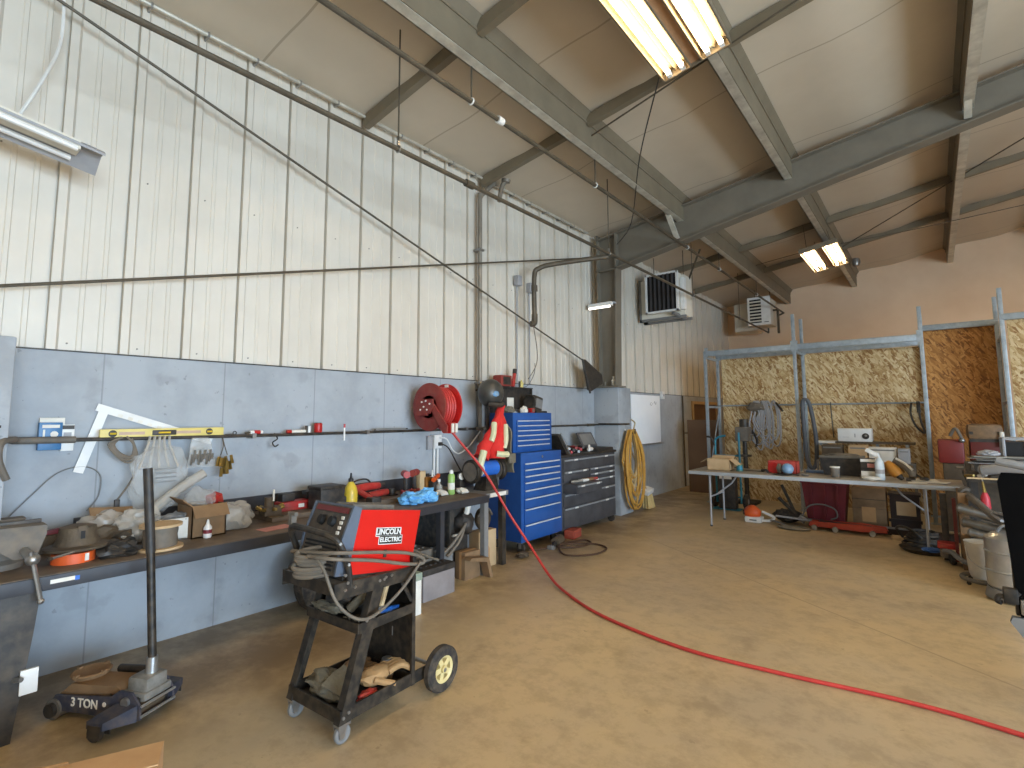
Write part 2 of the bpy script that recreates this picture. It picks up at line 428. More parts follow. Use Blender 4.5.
# concrete pilasters under the frames
struct('pilaster', MB().box((0, .02, 0), (.45, .5, 2.06), bev=.01), CONC)
struct('pilaster', MB().box((0, 7.69, 0), (.45, 8.15, 2.06), bev=.01), CONC)
# back wall, right wall, rear wall with the open overhead door
def slopewall(name, x0, x1, y0, y1, m): return struct(name, MB().prism([(x0, 0), (x1, 0), (x1, RZ(x1) + .05), (x0, RZ(x0) + .05)], y0, y1, 'xz'), m)
slopewall('wall_back', -.3, XR + .3, YB, YB + .2, BACKW)
slopewall('wall_front', -.3, XR + .3, YF - .2, YF, STEELW)
D0, D1, DH = DOOR
b = MB().box((XR, YF, 0), (XR + .2, D0, RZ(XR) + .2)).box((XR, D1, 0), (XR + .2, YB, RZ(XR) + .2)).box((XR, D0, DH), (XR + .2, D1, RZ(XR) + .2))
struct('wall_right', b, STEELW)
# ceiling: insulation sagging between the purlins
PX = (1.62, 3.14, 4.93, 6.6, 8.2, 9.8, 11.4); STY = (-2.5, -.6, 1.2, 3.05, 4.85, 6.4, 7.75, 9.3, 10.75, 12.7, 14.0)
b = MB(); NX, NY = 100, 60; xs = [-.3 + (XR + .6) * i / NX for i in range(NX + 1)]; ys = [YF + (YB - YF) * j / NY for j in range(NY + 1)]
V = []
for yy in ys:
    for x in xs:
        dp = min([abs(x - p) for p in PX] + [abs(x)]); sag = .05 * min(1, dp / .7) ** 2
        w = .012 * noise.noise(Vector((x * 1.1, yy * 1.6, 0)))
        V.append((x, yy, RZ(x) - sag + w))
q = NX + 1; n0 = len(V); V += [(x, yy, RZ(x) + .15) for yy in ys for x in xs]
F = [(j * q + i, (j + 1) * q + i, (j + 1) * q + i + 1, j * q + i + 1) for j in range(NY) for i in range(NX)]
F += [(n0 + j * q + i, n0 + j * q + i + 1, n0 + (j + 1) * q + i + 1, n0 + (j + 1) * q + i) for j in range(NY) for i in range(NX)]
b._add(V, F)
def ceil_mat():
    m = CEIL; n = m.node_tree.nodes; l = m.node_tree.links; bb = n['Principled BSDF']; src = bb.inputs['Base Color'].links[0].from_socket
    g = n.new('ShaderNodeNewGeometry'); sp = n.new('ShaderNodeSeparateXYZ'); l.new(g.outputs['Position'], sp.inputs[0])
    def M(op, a, v):
        k = n.new('ShaderNodeMath'); k.operation = op; l.new(a, k.inputs[0])
        if v is not None: k.inputs[1].default_value = v
        return k.outputs[0]
    j = M('MULTIPLY', M('LESS_THAN', M('FRACT', M('DIVIDE', M('SUBTRACT', sp.outputs['Y'], .11), 1.86), None), .011), .55)
    mx = n.new('ShaderNodeMix'); mx.data_type = 'RGBA'; l.new(j, mx.inputs['Factor']); l.new(src, mx.inputs['A']); mx.inputs['B'].default_value = lin('#857762')
    l.new(mx.outputs['Result'], bb.inputs['Base Color'])
ceil_mat()
struct('ceiling', b, CEIL, ang=60)
# steel frame: column, tapered rafter
def frame(yc):
    o = Vector((0, yc, 0))
    b = MB().prism([(.16, 2.06), (.42, 2.06), (.47, 4.06), (.13, 4.06)], yc - .006, yc + .006, 'xz')
    b.prism([(.14, 2.06), (.16, 2.06), (.14, RZ(0) - .06), (.12, RZ(0) - .06)], yc - .1, yc + .1, 'xz')
    b.prism([(.42, 2.06), (.44, 2.06), (.49, 4.06), (.47, 4.06)], yc - .1, yc + .1, 'xz')
    b.box((.06, yc - .14, 2.06), (.5, yc + .14, 2.085))
    for sy in (-.09, .06):
        for x in (.24, .36): b.cyl((x, yc + sy, 2.08), (x, yc + sy, 2.16), .014, seg=8)
    c = struct('steel_column', b, GREYST)
    b = MB(); zt = lambda x: RZ(x) - .17 + (.05 if x > 2 else 0) * 0; zb = lambda x: 4.02 + .19 * (x - .3) if x < 8 else 4.02 + .19 * 7.7
    X1 = XR
    b.prism([(.13, 4.03), (.48, 4.06), (8, zb(8)), (X1, zb(X1)), (X1, zt(X1)), (.13, zt(.13))], yc - .006, yc + .006, 'xz')
    b.prism([(.13, zt(.13)), (X1, zt(X1)), (X1, zt(X1) + .018), (.13, zt(.13) + .018)], yc - .1, yc + .1, 'xz')
    b.prism([(.48, 4.045), (8, zb(8)), (8, zb(8) + .02), (.48, 4.065)], yc - .1, yc + .1, 'xz')
    b.prism([(8, zb(8)), (X1, zb(X1)), (X1, zb(X1) + .02), (8, zb(8) + .02)], yc - .1, yc + .1, 'xz')
    b.prism([(.47, 4.05), (.5, 4.05), (.5, zt(.48)), (.47, zt(.48))], yc - .1, yc + .1, 'xz')     # end plate
    b.box((.12, yc - .1, 4.03), (.49, yc + .1, 4.05))
    struct('rafter', b, GREYST)
frame(7.75)
# purlins
def purlin(x, side):
    b = MB(); fl = MB(); z0 = RZ(x) - .37; zr = RZ(x)
    s = side
    def seg(y0, y1):
        b.prism([(x, z0), (x + .01 * s, z0), (x + .01 * s, zr), (x, zr)], y0, y1, 'xz')
        fl.box((x, y0, z0 - .006), (x - .10 * s, y1, z0)); fl.box((x - .10 * s, y0, z0 - .006), (x - .09 * s, y1, z0 + .025))
        b.box((x + .01 * s, y0, zr - .12), (x + .022 * s, y1, zr - .1))
        b.prism([(x, zr - .1), (x + .07 * s, zr), (x, zr)], y0, y1, 'xz')
    seg(YF, 7.74); seg(7.76, YB - .02); return b, fl
for x, s in zip(PX, (1, 1, -1, 1, 1, 1, 1)): pb_, fb_ = purlin(x, s); po_ = struct('purlin', pb_, PURL, ang=25); struct('bottom_flange', fb_, PURLF, parent=po_)
# struts across the roof between the purlins
for yy in STY:
    if abs(yy - 7.75) < .1: continue
    b = MB(); xs_ = (0.02,) + PX[:5]
    for x0, x1 in zip(xs_, xs_[1:]):
        b.prism([(x0 + .02, RZ(x0) - .15), (x1 - .02, RZ(x1) - .15), (x1 - .02, RZ(x1) - .03), (x0 + .02, RZ(x0) - .03)], yy - .035, yy + .035, 'xz')
    if yy in (3.05, 4.85, 10.75, 12.7): struct('roof_strut', b, PURL)
    else: b.bm.free()
# flange braces: angles from purlin to rafter bottom flange
for x, dy in ((1.52, -1), (4.97, -1)):
    t = MB(); z0 = 4.09 + .19 * (x - .3)
    t.prism([(7.70, z0), (7.74, z0 + .02), (7.17, RZ(x) - .12), (7.11, RZ(x) - .14)], x - .035, x + .035, 'yz')
    struct('flange_brace', t, PURLF)
# door in the far part of the left wall
struct('door_1', MB().box((-.12, 12.35, .0), (-.06, 14.2, 1.88)), BROWND)
b = MB().box((-.2, 12.25, 0), (.03, 12.35, 1.93)).box((-.2, 14.2, 0), (.03, 14.3, 1.93)).box((-.2, 12.35, 1.86), (.03, 14.2, 1.93))
struct('trim_3', b, TANW)

# ---------------------------------------------------------------- daylight
w = bpy.data.worlds.new('sky'); S.world = w; w.use_nodes = True
w.node_tree.nodes['Background'].inputs['Color'].default_value = (.55, .72, 1, 1); w.node_tree.nodes['Background'].inputs['Strength'].default_value = SKY
def area(name, loc, rot, sx, sy, col, e):
    d = bpy.data.lights.new(name, 'AREA'); d.shape = 'RECTANGLE'; d.size = sx; d.size_y = sy; d.color = col; d.energy = e
    o = bpy.data.objects.new(name, d); C.objects.link(o); o.location = loc; o.rotation_euler = [R(a) for a in rot]; return o
area('daylight_at_door', (XR + .1, (D0 + D1) / 2, DH / 2), (0, 90, 0), DH, D1 - D0, (.62, .81, 1), DAY)

# ---------------------------------------------------------------- fluorescent fixtures (slope with the roof)
def fixture(name, label, loc, L=1.6, chain=.25):
    t = T(name, label, 'ceiling light', loc, (0, -math.degrees(math.atan(.16)), 0), 'fluorescent high bay fixtures')
    W = .31
    b = t.mb()
    b.box((-W, -L / 2, .075), (W, L / 2, .085))
    for x0 in (-W, .045):                                    # two V troughs
        x1 = x0 + W - .045; b.box((x0, -L / 2, .0), (x0 + .012, L / 2, .08)); b.box((x1 - .012, -L / 2, .0), (x1, L / 2, .08))
        xm = (x0 + x1) / 2; b.prism([(xm - .022, .078), (xm + .022, .078), (xm, .03)], -L / 2, L / 2, 'xz')
    for ya in (-L / 2 - .012, L / 2): b.box((-W, ya, 0), (W, ya + .012, .085))
    t.part('reflector', b, REFLW)
    t.part('ballast_cover', t.mb().box((-.045, -L / 2, .03), (.045, L / 2, .1)), K(name + ' spine', '#b48a66', .5))
    for x in (-.24, -.115, .115, .24):
        b = t.mb().cyl((x, -L / 2 + .05, .032), (x, L / 2 - .05, .032), .019, seg=10)
        tb = t.part('tube', b, TUBE)
        t.part('socket', t.mb().box((x - .02, -L / 2, .01), (x + .02, -L / 2 + .05, .06)).box((x - .02, L / 2 - .05, .01), (x + .02, L / 2, .06)), WHITE, parent=tb)
    b = t.mb()
    for y in (-L / 2 + .2, L / 2 - .2):
        for x in (-.2, .2): b.cyl((x, y, .08), (x * .8, y, .08 + chain), .005, seg=6)
    t.part('hanger', b, IRON); return t
fixture('fluorescent_light', 'long bright four tube fluorescent fixture overhead nearest the camera', (2.98, 3.67, 4.755), 1.6, .3)
fixture('fluorescent_light', 'smaller looking lit four tube fluorescent fixture hung beyond the rafter', (3.03, 11.3, 4.56), 1.6, .5)
fixture('fluorescent_light', 'lit four tube fluorescent fixture added as fill behind the camera by the left wall', (2.98, -2.2, 4.755), 1.6, .3)  # unseen extra fixture, added to raise the ambient light
for x, nm in ((6.9, 'middle'), (10.4, 'right')):  # these rows are out of view, added to lift the room's ambient level
    for y, wh in ((-1.6, 'behind the camera'), (3.67, 'beside the camera'), (11.3, 'far down the shop')):
        fixture('fluorescent_light', 'lit four tube fixture of the added %s row %s, fill light outside the picture' % (nm, wh), (x, y, RZ(x) - .45), 1.6, .3)
# ================================================================ pipes, rods, cables under the roof
t = T('gas_pipe', 'long brown iron pipe hung on rods below the eave, lower of two', 'pipe', (1.14, .3, 3.8))
t.part('pipe_run', t.mb().tube([(1.14, .3, 3.8), (1.14, 15.1, 3.8), (1.14, 15.1, 4.02)], .021, 10, 1), IRON)
for y in (2.6, 6.2, 9.4, 12.4):
    r = t.part('hanger_rod', t.mb().cyl((1.14, y, 3.8), (1.14, y, RZ(1.14) - .05), .007, seg=6), IRON)
    t.part('clamp', t.mb().torus((1.14, y, 3.8), .027, .007, (0, 1, 0), 16, 6).box((1.13, y - .01, 3.82), (1.15, y + .01, 3.87)), STEEL, parent=r)
t.part('coupling', t.mb().cyl((1.14, 3.4, 3.8), (1.14, 3.5, 3.8), .036, seg=12), IRON)
t = T('gas_pipe', 'dark iron pipe hung just under the deep roof purlin', 'pipe', (1.57, .3, 4.25))
t.part('pipe_run', t.mb().tube([(1.57, .3, 4.25), (1.57, 14.9, 4.25), (1.3, 15.1, 4.2), (1.14, 15.14, 4.05)], .021, 10, 1), IRON)
for y in (3.02, 5.1, 8.0, 9.6, 12.2):
    r = t.part('hanger_rod', t.mb().cyl((1.57, y, 4.25), (1.57, y, 4.56), .007, seg=6), IRON)
    t.part('clamp', t.mb().torus((1.57, y, 4.25), .027, .007, (0, 1, 0), 16, 6), WHITE, parent=r)
t.part('coupling', t.mb().cyl((1.57, 3.36, 4.25), (1.57, 3.43, 4.25), .035, seg=12), WHITE)
t = T('branch_pipe', 'short iron drop pipe with two elbows turning down the wall before the column', 'pipe', (.3, 5.66, 2.84))
t.part('pipe_run', t.mb().tube([(1.12, 6.2, 3.76), (.55, 5.8, 3.68), (.36, 5.66, 3.62), (.3, 5.62, 3.5), (.3, 5.62, 2.9)], .034, 10, 5), IRON)
t.part('elbow', t.mb().tube([(.3, 5.62, 2.98), (.3, 5.61, 2.86), (.28, 5.56, 2.84)], .042, 10, 5), IRON)
t.part('coupling', t.mb().cyl((.3, 5.62, 3.3), (.3, 5.62, 3.38), .044, seg=12), IRON)
t.part('drain_tail', t.mb().tube([(.29, 5.6, 2.84), (.24, 5.75, 2.5), (.2, 5.78, 2.3), (.2, 5.6, 2.1)], .006, 6), CORDG)
# eave conduit with a clip at every rib
t = T('eave_conduit', 'thin pale conduit clipped along the top edge of the metal wall', 'conduit', (.02, .3, 4.6))
t.part('tube_run', t.mb().cyl((.06, .3, 4.69), (.06, 7.5, 4.69), .017, seg=8), PURLF)
for i in range(0, 17):
    y = .73 + .395 * i
    t.part('clip', t.mb().box((-.012, y - .008, 4.668), (.078, y + .008, 4.708), bev=.003), STEEL)
# cross bracing rods along the left wall
def rod(name, label, a, b, r=.011, m=None):
    t = T(name, label, 'brace rod', a); v = (Vector(b) - Vector(a)).normalized()
    t.part('rod', t.mb().cyl(a, b, r, seg=8), m or IRON)
    t.part('nut', t.mb().cyl(Vector(b) - v * .05, b, r * 2.2, seg=6), STEEL); return t
rod('brace_rod', 'diagonal steel rod falling from the upper left to the column foot', (.12, .5, 4.38), (.14, 7.2, 2.46))
rod('brace_rod', 'nearly level looking rod rising along the metal wall to the column top', (.1, .3, 2.36), (.12, 7.6, 4.28))
rod('roof_rod', 'thin rod crossing under the ceiling behind the nearest light', (1.5, 4.95, 4.74), (3.9, 4.66, 5.1), .009)
rod('roof_rod', 'thin diagonal rod under the far ceiling right of the second light', (6.4, 9.0, 5.5), (3.1, 12.5, 5.02), .009)
solo('lamp_cable', 'thin dark cable slanting from the nearest light to the column top', 'cable', MB((2.6, 4.45, 4.8)).tube([(2.62, 4.5, 4.8), (1.9, 5.6, 4.68), (1.1, 7.0, 4.48), (.55, 7.6, 4.42)], .007, 6), BLACKP)
solo('slack_cable', 'thin level cable strung across the far ceiling past the second light', 'cable', MB((1, 12, 5)).tube([(1.57, 12.0, 4.85), (2.8, 12.05, 5.0), (4.4, 12.1, 5.05), (6.6, 12.2, 5.2)], .007, 6), IRON)
solo('hanging_string', 'pale cord curving down the wall to the strip light at far left', 'cord', MB((.2, .5, 4)).tube([(.1, .62, 4.55), (.1, .63, 4.1), (.14, .55, 3.75), (.2, .42, 3.36), (.24, .36, 3.26)], .01, 6), WHITE)
# strip light by the left wall
t = T('strip_light', 'unlit industrial strip light with sloping reflector at the far left', 'ceiling light', (.45, .3, 3.3))
def sl(p):   # slopes down along the wall
    x, y, z = p; return (x, y, z - (y - .3) * .16)
b = t.mb()
b.prism([(.30, 3.25), (.42, 3.34), (.48, 3.34), (.52, 3.31), (.52, 3.325), (.485, 3.352), (.415, 3.352), (.3, 3.265)], -.6, .82, 'xz')
for v in b.bm.verts: v.co = Vector(sl(v.co))
t.part('reflector', b, GREYL)
b = t.mb().box((.39, -.6, 3.29), (.51, .70, 3.345)); 
for v in b.bm.verts: v.co = Vector(sl(v.co))
t.part('channel', b, CREAM)
for x in (.36, .54):
    b = t.mb().cyl((x, -.55, 3.275), (x, .68, 3.275), .018, seg=8)
    for v in b.bm.verts: v.co = Vector(sl(v.co))
    t.part('tube', b, WHITE)
for y in (-.3,):
    t.part('hanger_chain', t.mb().cyl((.45, y, 3.42), (.45, y, 4.7), .006, seg=6), STEEL)
# short strip light on the column
t = T('wall_light', 'short white strip light fixed across the grey column', 'wall light', (.5, 7.5, 3.4))
t.part('body', t.mb().box((.03, 7.5, 3.40), (.46, 7.58, 3.46)), WHITE)
t.part('tube', t.mb().cyl((.05, 7.51, 3.385), (.44, 7.51, 3.385), .02, seg=10), emis('dim tube', '#fff6e8', 1.2))
t.part('back_plate', t.mb().box((-.03, 7.58, 3.44), (.48, 7.66, 3.47)), GREYL)
# unit heaters
t = T('unit_heater', 'large white unit heater with upright louvres beyond the column', 'heater', (.8, 8.9, 3.3))
b = t.mb().box((.56, 8.8, 3.44), (1.16, 9.0, 4.16)); t.part('front_duct', b, CREAM)
t.part('front_frame', t.mb().box((.54, 8.76, 3.42), (.575, 8.82, 4.18)).box((1.145, 8.76, 3.42), (1.18, 8.82, 4.18)).box((.54, 8.76, 3.42), (1.18, 8.82, 3.455)).box((.54, 8.76, 4.145), (1.18, 8.82, 4.18)), WHITE)
t.part('opening', t.mb().box((.575, 8.79, 3.455), (1.145, 8.799, 4.145)), DARK)
for i in range(6):
    x = .65 + .085 * i
    t.part('louvre', t.mb().box((x - .024, 8.77, 3.455), (x + .024, 8.778, 4.145), rot=(0, 0, 55)), K('louvre brown', '#2e2724', .6))
t.part('casing', t.mb().box((.34, 9.0, 3.36), (1.22, 9.4, 4.14), bev=.012), CREAM)
t.part('side_rib', t.mb().box((.30, 9.0, 3.32), (.35, 9.05, 4.16)).box((.31, 9.0, 3.32), (1.23, 9.05, 3.37)), GREYP); t.part('side_rib', t.mb().box((.24, 9.3, 3.32), (.34, 9.36, 4.16)).box((.25, 9.3, 3.32), (1.23, 9.36, 3.37)), GREYP)
t.part('access_panel', t.mb().box((1.17, 8.9, 3.46), (1.25, 9.01, 4.06), bev=.006), WHITE)
t.part('burner_tube', t.mb().cyl((1.05, 8.84, 3.4), (1.15, 9.2, 3.33), .035, seg=10), GREYP)
for x in (.5, 1.1): t.part('hanger_rod', t.mb().cyl((x, 9.3, 4.1), (x, 9.3, RZ(x) - .04), .008, seg=6), IRON)
t.part('flue_bracket', t.mb().cyl((1.2, 9.3, 4.1), (1.57, 8.9, 4.52), .02, seg=6), IRON)
t.e.location += Vector((-.27, .5, .11))
t = T('unit_heater', 'small cream unit heater with level louvres in the far corner', 'heater', (1.1, 14.2, 3.75))
t.part('casing', t.mb().box((.93, 14.0, 3.82), (1.43, 14.75, 4.5), bev=.012), CREAM)
t.part('rear_duct', t.mb().box((.45, 14.5, 3.76), (1.0, 15.1, 4.5)), CREAM)
t.part('front_frame', t.mb().box((.92, 13.97, 3.8), (1.45, 14.01, 4.52)), WHITE)
t.part('opening', t.mb().box((.97, 13.965, 3.86), (1.24, 13.971, 4.46)), DARK)
for i in range(7): t.part('louvre', t.mb().box((.97, 13.955, 3.89 + .082 * i), (1.24, 13.968, 3.925 + .082 * i), rot=(25, 0, 0)), CREAM)
t.part('nameplate', t.mb().box((1.3, 13.965, 3.86), (1.41, 13.971, 3.875)), BLACK)
t.part('bracket', t.mb().box((1.52, 14.3, 3.6), (1.57, 14.36, 4.22)).box((1.44, 14.3, 4.18), (1.57, 14.36, 4.22)), IRON)
for x in (1.0, 1.36): t.part('hanger_rod', t.mb().cyl((x, 14.4, 4.5), (x, 14.4, RZ(x) - .04), .008, seg=6), IRON)
t.e.location += Vector((0, .0, .05))
# sensor under the far ceiling
solo('ceiling_sensor', 'small round sensor on the far ceiling behind the second light', 'sensor', MB((3.1, 13.6, 4.9)).lathe([(.02, .2), (.07, .19), (.09, .1), (.07, .03), (.03, 0)], (3.3, 13.9, 4.94)), STEEL)
# conduits and boxes on the metal wall
t = T('air_drop_pipe', 'tall grey vertical pipe on the wall right of the red hose reel', 'pipe', (.06, 4.78, 1.4))
t.part('pipe_run', t.mb().tube([(.12, 5.0, 4.78), (.12, 4.97, 4.66), (.1, 4.86, 4.52), (.06, 4.79, 4.42), (.06, 4.78, 4.2), (.06, 4.78, 1.5), (.1, 4.76, 1.44)], .03, 10, 5), PIPEG)
for z in (2.0, 3.7): t.part('strap', t.mb().box((-.02, 4.74, z), (.1, 4.82, z + .03), bev=.005), STEEL)
t = T('roof_fitting', 'looped pipe elbow under the ceiling where the drop pipe leaves', 'pipe', (.2, 5.0, 4.45))
t.part('elbow', t.mb().tube([(.2, 5.0, 4.4), (.2, 5.02, 4.5), (.22, 5.04, 4.62), (.26, 5.06, 4.68)], .03, 10), PIPEG)
t.part('flange', t.mb().cyl((.26, 5.06, 4.66), (.27, 5.06, 4.7), .06, seg=14), PIPEG)
for i, (y, lab) in enumerate(((5.61, 'left'), (5.9, 'right'))):
    t = T('junction_box', 'small grey junction box with thin conduit, %s of two on metal wall' % lab, 'junction box', (0, y, 2.1), group='wall junction boxes')
    t.part('box', t.mb().box((-.02, y - .05, 3.42 - i * .05), (.06, y + .05, 3.56 - i * .05), bev=.006), GREYL)
    t.part('conduit', t.mb().cyl((.0, y, 2.05), (.0, y, 3.42 - i * .05), .011, seg=8), GREYL)
t = T('gusset_sheet', 'dark triangular sheet standing on the pilaster against the grey column', 'sheet', (.3, 7.3, 2.05))
t.part('sheet', t.mb().prism([(6.87, 2.46), (6.93, 2.47), (7.45, 2.26), (7.48, 2.12), (7.1, 1.98), (7.02, 2.0)], .27, .3, 'yz'), BLACKP)
t.part('edge_bar', t.mb().cyl((.29, 6.86, 2.47), (.29, 7.08, 1.95), .016, seg=6), BLACK)
solo('beaker', 'small pale bottle on the pilaster top before the grey column', 'bottle', MB((.3, 7.75, 2.06)).lathe([(.03, 0), (.035, .02), (.035, .09), (.015, .12), (.018, .16)], (.36, 7.72, 2.085)), PAPER)
# whiteboard, thermostat
t = T('whiteboard', 'plain whiteboard on the concrete wall past the yellow cords', 'whiteboard', (.02, 9.8, 1.0))
t.part('board', t.mb().box((.003, 9.05, 1.05), (.025, 10.37, 2.0), bev=.006), WHITEB)
t.part('tray', t.mb().box((.003, 9.05, 1.02), (.06, 10.37, 1.05)), ALU)
t.part('scribble', t.mb().tube([(.027, 9.95, 1.86), (.027, 9.88, 1.83), (.027, 9.94, 1.8), (.027, 10.0, 1.84)], .004, 4).tube([(.027, 10.06, 1.84), (.027, 10.1, 1.88), (.027, 10.14, 1.82), (.027, 10.18, 1.87)], .004, 4), GREYL)
t = T('thermostat', 'small white box on the wall right of the whiteboard top', 'thermostat', (0, 10.5, 1.95))
t.part('body', t.mb().box((-.02, 10.46, 1.94), (.05, 10.58, 2.1), bev=.008), WHITE)
t.part('dial', t.mb().cyl((.05, 10.52, 2.02), (.056, 10.52, 2.02), .025), GREYL)
t = T('door_conduit', 'thin dark vertical pipe with a stub valve left of the brown door', 'pipe', (.03, 11.6, 0))
t.part('pipe_run', t.mb().cyl((.035, 11.62, .02), (.035, 11.62, 2.04), .018, seg=8), IRON)
t.part('valve', t.mb().cyl((.03, 11.62, 1.2), (.16, 11.66, 1.2), .016, seg=8).ell((.16, 11.66, 1.2), .03, 10), IRON)

# ================================================================ left wall, above the bench
t = T('air_line', 'long thin dark air pipe running level along the concrete wall', 'pipe', (.1, .62, 1.45))
t.part('pipe_run', t.mb().tube([(.1, .52, 1.465), (.1, 2.3, 1.45), (.1, 4.76, 1.45)], .013, 10, 1), DARKST)
t.part('end_sleeve', t.mb().cyl((.1, .56, 1.467), (.1, .86, 1.463), .022, seg=12), GREYD)
for y in (2.0, 3.1, 4.5): t.part('wall_clip', t.mb().box((0, y - .015, 1.43), (.1, y + .015, 1.438)).box((.08, y - .015, 1.43), (.118, y + .015, 1.47)), STEEL)
t.part('tee', t.mb().cyl((.1, 4.66, 1.45), (.1, 4.84, 1.45), .022, seg=12).cyl((.06, 4.78, 1.45), (.16, 4.76, 1.45), .02, seg=12), PIPEG)
t = T('air_line', 'dark wall pipe continuing right of the blue tool chest', 'pipe', (.1, 5.5, 1.45))
t.part('pipe_run', t.mb().cyl((.1, 4.86, 1.45), (.1, 7.66, 1.45), .013, seg=8), DARKST)
for y in (6.3, 7.0): t.part('wall_clip', t.mb().box((0, y - .015, 1.43), (.1, y + .015, 1.438)), STEEL)
t.part('sleeve', t.mb().cyl((.1, 7.3, 1.45), (.1, 7.5, 1.45), .022, seg=10), IRON)
t = T('air_line', 'short dark pipe stub on the face of the far pilaster', 'pipe', (.47, 7.9, 1.45))
t.part('pipe_run', t.mb().tube([(.1, 7.66, 1.46), (.5, 7.66, 1.46), (.53, 7.72, 1.46), (.53, 7.9, 1.46)], .016, 8, 1), DARKST)
t = T('drain_hose', 'short dusty hose bent down from the left end of the air pipe', 'hose', (.4, .5, 1.3))
t.part('hose', t.mb().tube([(.1, .56, 1.465), (.3, .55, 1.48), (.49, .47, 1.47), (.52, .46, 1.38), (.5, .5, 1.27)], .018, 8), GREYD)
t.part('cock', t.mb().cyl((.5, .42, 1.5), (.5, .42, 1.56), .016, seg=8).box((.485, .39, 1.55), (.515, .46, 1.565)), BLACK)
t = T('blister_pack', 'blue retail pack tucked behind the air pipe at far left', 'package', (.03, .75, 1.35))
t.part('card', t.mb().box((.015, .685, 1.40), (.06, .80, 1.575), bev=.004), K('pack blue', '#2d6d9c', .4, 0, '#265f8a', 20.))
t.part('flap', t.mb().box((.012, .69, 1.55), (.03, .815, 1.605), bev=.003), PAPER)
t.part('print', t.mb().box((.06, .70, 1.54), (.063, .785, 1.56)), PAPER)
t.part('print', t.mb().box((.06, .705, 1.47), (.063, .715, 1.53)).cyl((.06, .76, 1.5), (.063, .76, 1.5), .02, seg=10), PAPER)
t = T('card_pack', 'small white pack beside the blue retail pack on the wall', 'package', (.03, .83, 1.38))
t.part('card', t.mb().box((.01, .8, 1.39), (.04, .865, 1.56), bev=.003), WHITE)
t.part('header', t.mb().box((.04, .802, 1.53), (.042, .863, 1.555)), BLACKP)
t.part('picture', t.mb().box((.04, .81, 1.47), (.042, .85, 1.51)), GREYL)
# framing square hung behind the pipe
t = T('framing_square', 'large white framing square leaning behind the air pipe', 'square', (.03, 1.0, 1.5))
def bar(b, a, c, w, x0, x1):
    a = Vector((0, *a)); c = Vector((0, *c)); d = (c - a).normalized(); n_ = Vector((0, -d.z, d.y)) * w
    b.prism([(p.y, p.z) for p in (a, c, c + n_, a + n_)], x0, x1, 'yz')
b = t.mb(); bar(b, (.985, 1.70), (1.72, 1.44), -.05, .02, .024); bar(b, (1.0, 1.69), (.875, 1.25), .055, .0195, .0235)
t.part('blade', b, WHITE)
for k in range(9):
    b = t.mb(); y = 1.1 + .06 * k; bar(b, (y, 1.668 - (y - 1.0) * .362), (y + .028, 1.658 - (y - 1.0) * .362), -.022, .0241, .0247); t.part('printed_mark', b, PAPER)
# yellow spirit level resting on the pipe
t = T('spirit_level', 'yellow box spirit level lying along the air pipe', 'level', (.1, 1.37, 1.465))
t.part('body', t.mb().box((.075, .985, 1.464), (.105, 1.765, 1.525), bev=.004), YELLP)
t.part('web', t.mb().box((.105, 1.09, 1.485), (.107, 1.24, 1.505)).box((.105, 1.42, 1.485), (.107, 1.6, 1.505)), K('web tan', '#c7a78e', .5))
for y, w in ((1.055, .035), (1.36, .075), (1.66, .035)):
    v = t.part('vial_mount', t.mb().lathe([(.024, 0), (.024, .005), (.018, .006)], (.103, y, 1.495), (1, 0, 0), 16) if w < .05 else t.mb().box((.104, y - w, 1.477), (.109, y + w, 1.513), bev=.006), BLACKP)
    t.part('vial', t.mb().cyl((.112, y - w * .5, 1.495), (.112, y + w * .5, 1.495), .007, seg=8), YELLOW, parent=v)
# things hung on the pipe
t = T('plastic_bag', 'big clear plastic bag hanging from the air pipe above the boxes', 'bag', (.13, 1.33, 1.0))
b = t.mb().blob((.13, 1.33, 1.19), (.06, .17, .24), .3, 5, 3, 4); t.part('bag', b, FILM)
b = t.mb()
for i in range(5): y0 = 1.2 + .06 * i; b.tube([(.115, 1.27 + .03 * i, 1.47), (.14, 1.25 + .035 * i, 1.4), (.17, y0, 1.25)], .009, 6)
t.part('gathered_neck', b, FILMW)
t.part('print', t.mb().box((.2, 1.29, 1.15), (.204, 1.42, 1.158)).box((.2, 1.29, 1.18), (.204, 1.42, 1.188)).box((.2, 1.29, 1.21), (.204, 1.42, 1.218)).box((.2, 1.29, 1.24), (.204, 1.42, 1.248)), GREYP)
t = T('cable_coil', 'grey thin cable coiled over the air pipe beside the hanging bag', 'cable', (.12, 1.12, 1.3))
b = t.mb()
for i in range(4): b.tube([(.12 + .01 * i, 1.1, 1.47), (.13, 1.06 - .01 * i, 1.42), (.14, 1.1 + .01 * i, 1.36 - .02 * i), (.14, 1.16 + .01 * i, 1.34), (.13, 1.17, 1.42), (.12, 1.13, 1.475)], .007, 6)
b.tube([(.12, 1.16, 1.46), (.13, 1.19, 1.36), (.13, 1.18, 1.2), (.12, 1.1, 1.05)], .007, 6)
t.part('cable', b, CORDG); t.part('plug', t.mb().box((.105, 1.085, 1.0), (.135, 1.115, 1.055), bev=.006), BLACKP)
t = T('zip_bag', 'flat clear parts bag clipped under the spirit level', 'bag', (.13, 1.59, 1.24))
t.part('bag', t.mb().cloth([(.13, 1.5, 1.23), (.13, 1.71, 1.23), (.12, 1.66, 1.45), (.12, 1.54, 1.45)], .012, 10, 10, .03, 2, 16), FILM)
b = t.mb()
for i in range(9): b.cyl((.14, 1.53 + .018 * i, 1.25 + .02 * (i % 3)), (.145, 1.535 + .018 * i, 1.33 + .03 * (i % 2)), .009, seg=6)
t.part('contents', b, STEEL)
t = T('fitting_bunch', 'bunch of brass fittings hung on a wire under the air pipe', 'fittings', (.13, 1.76, 1.2))
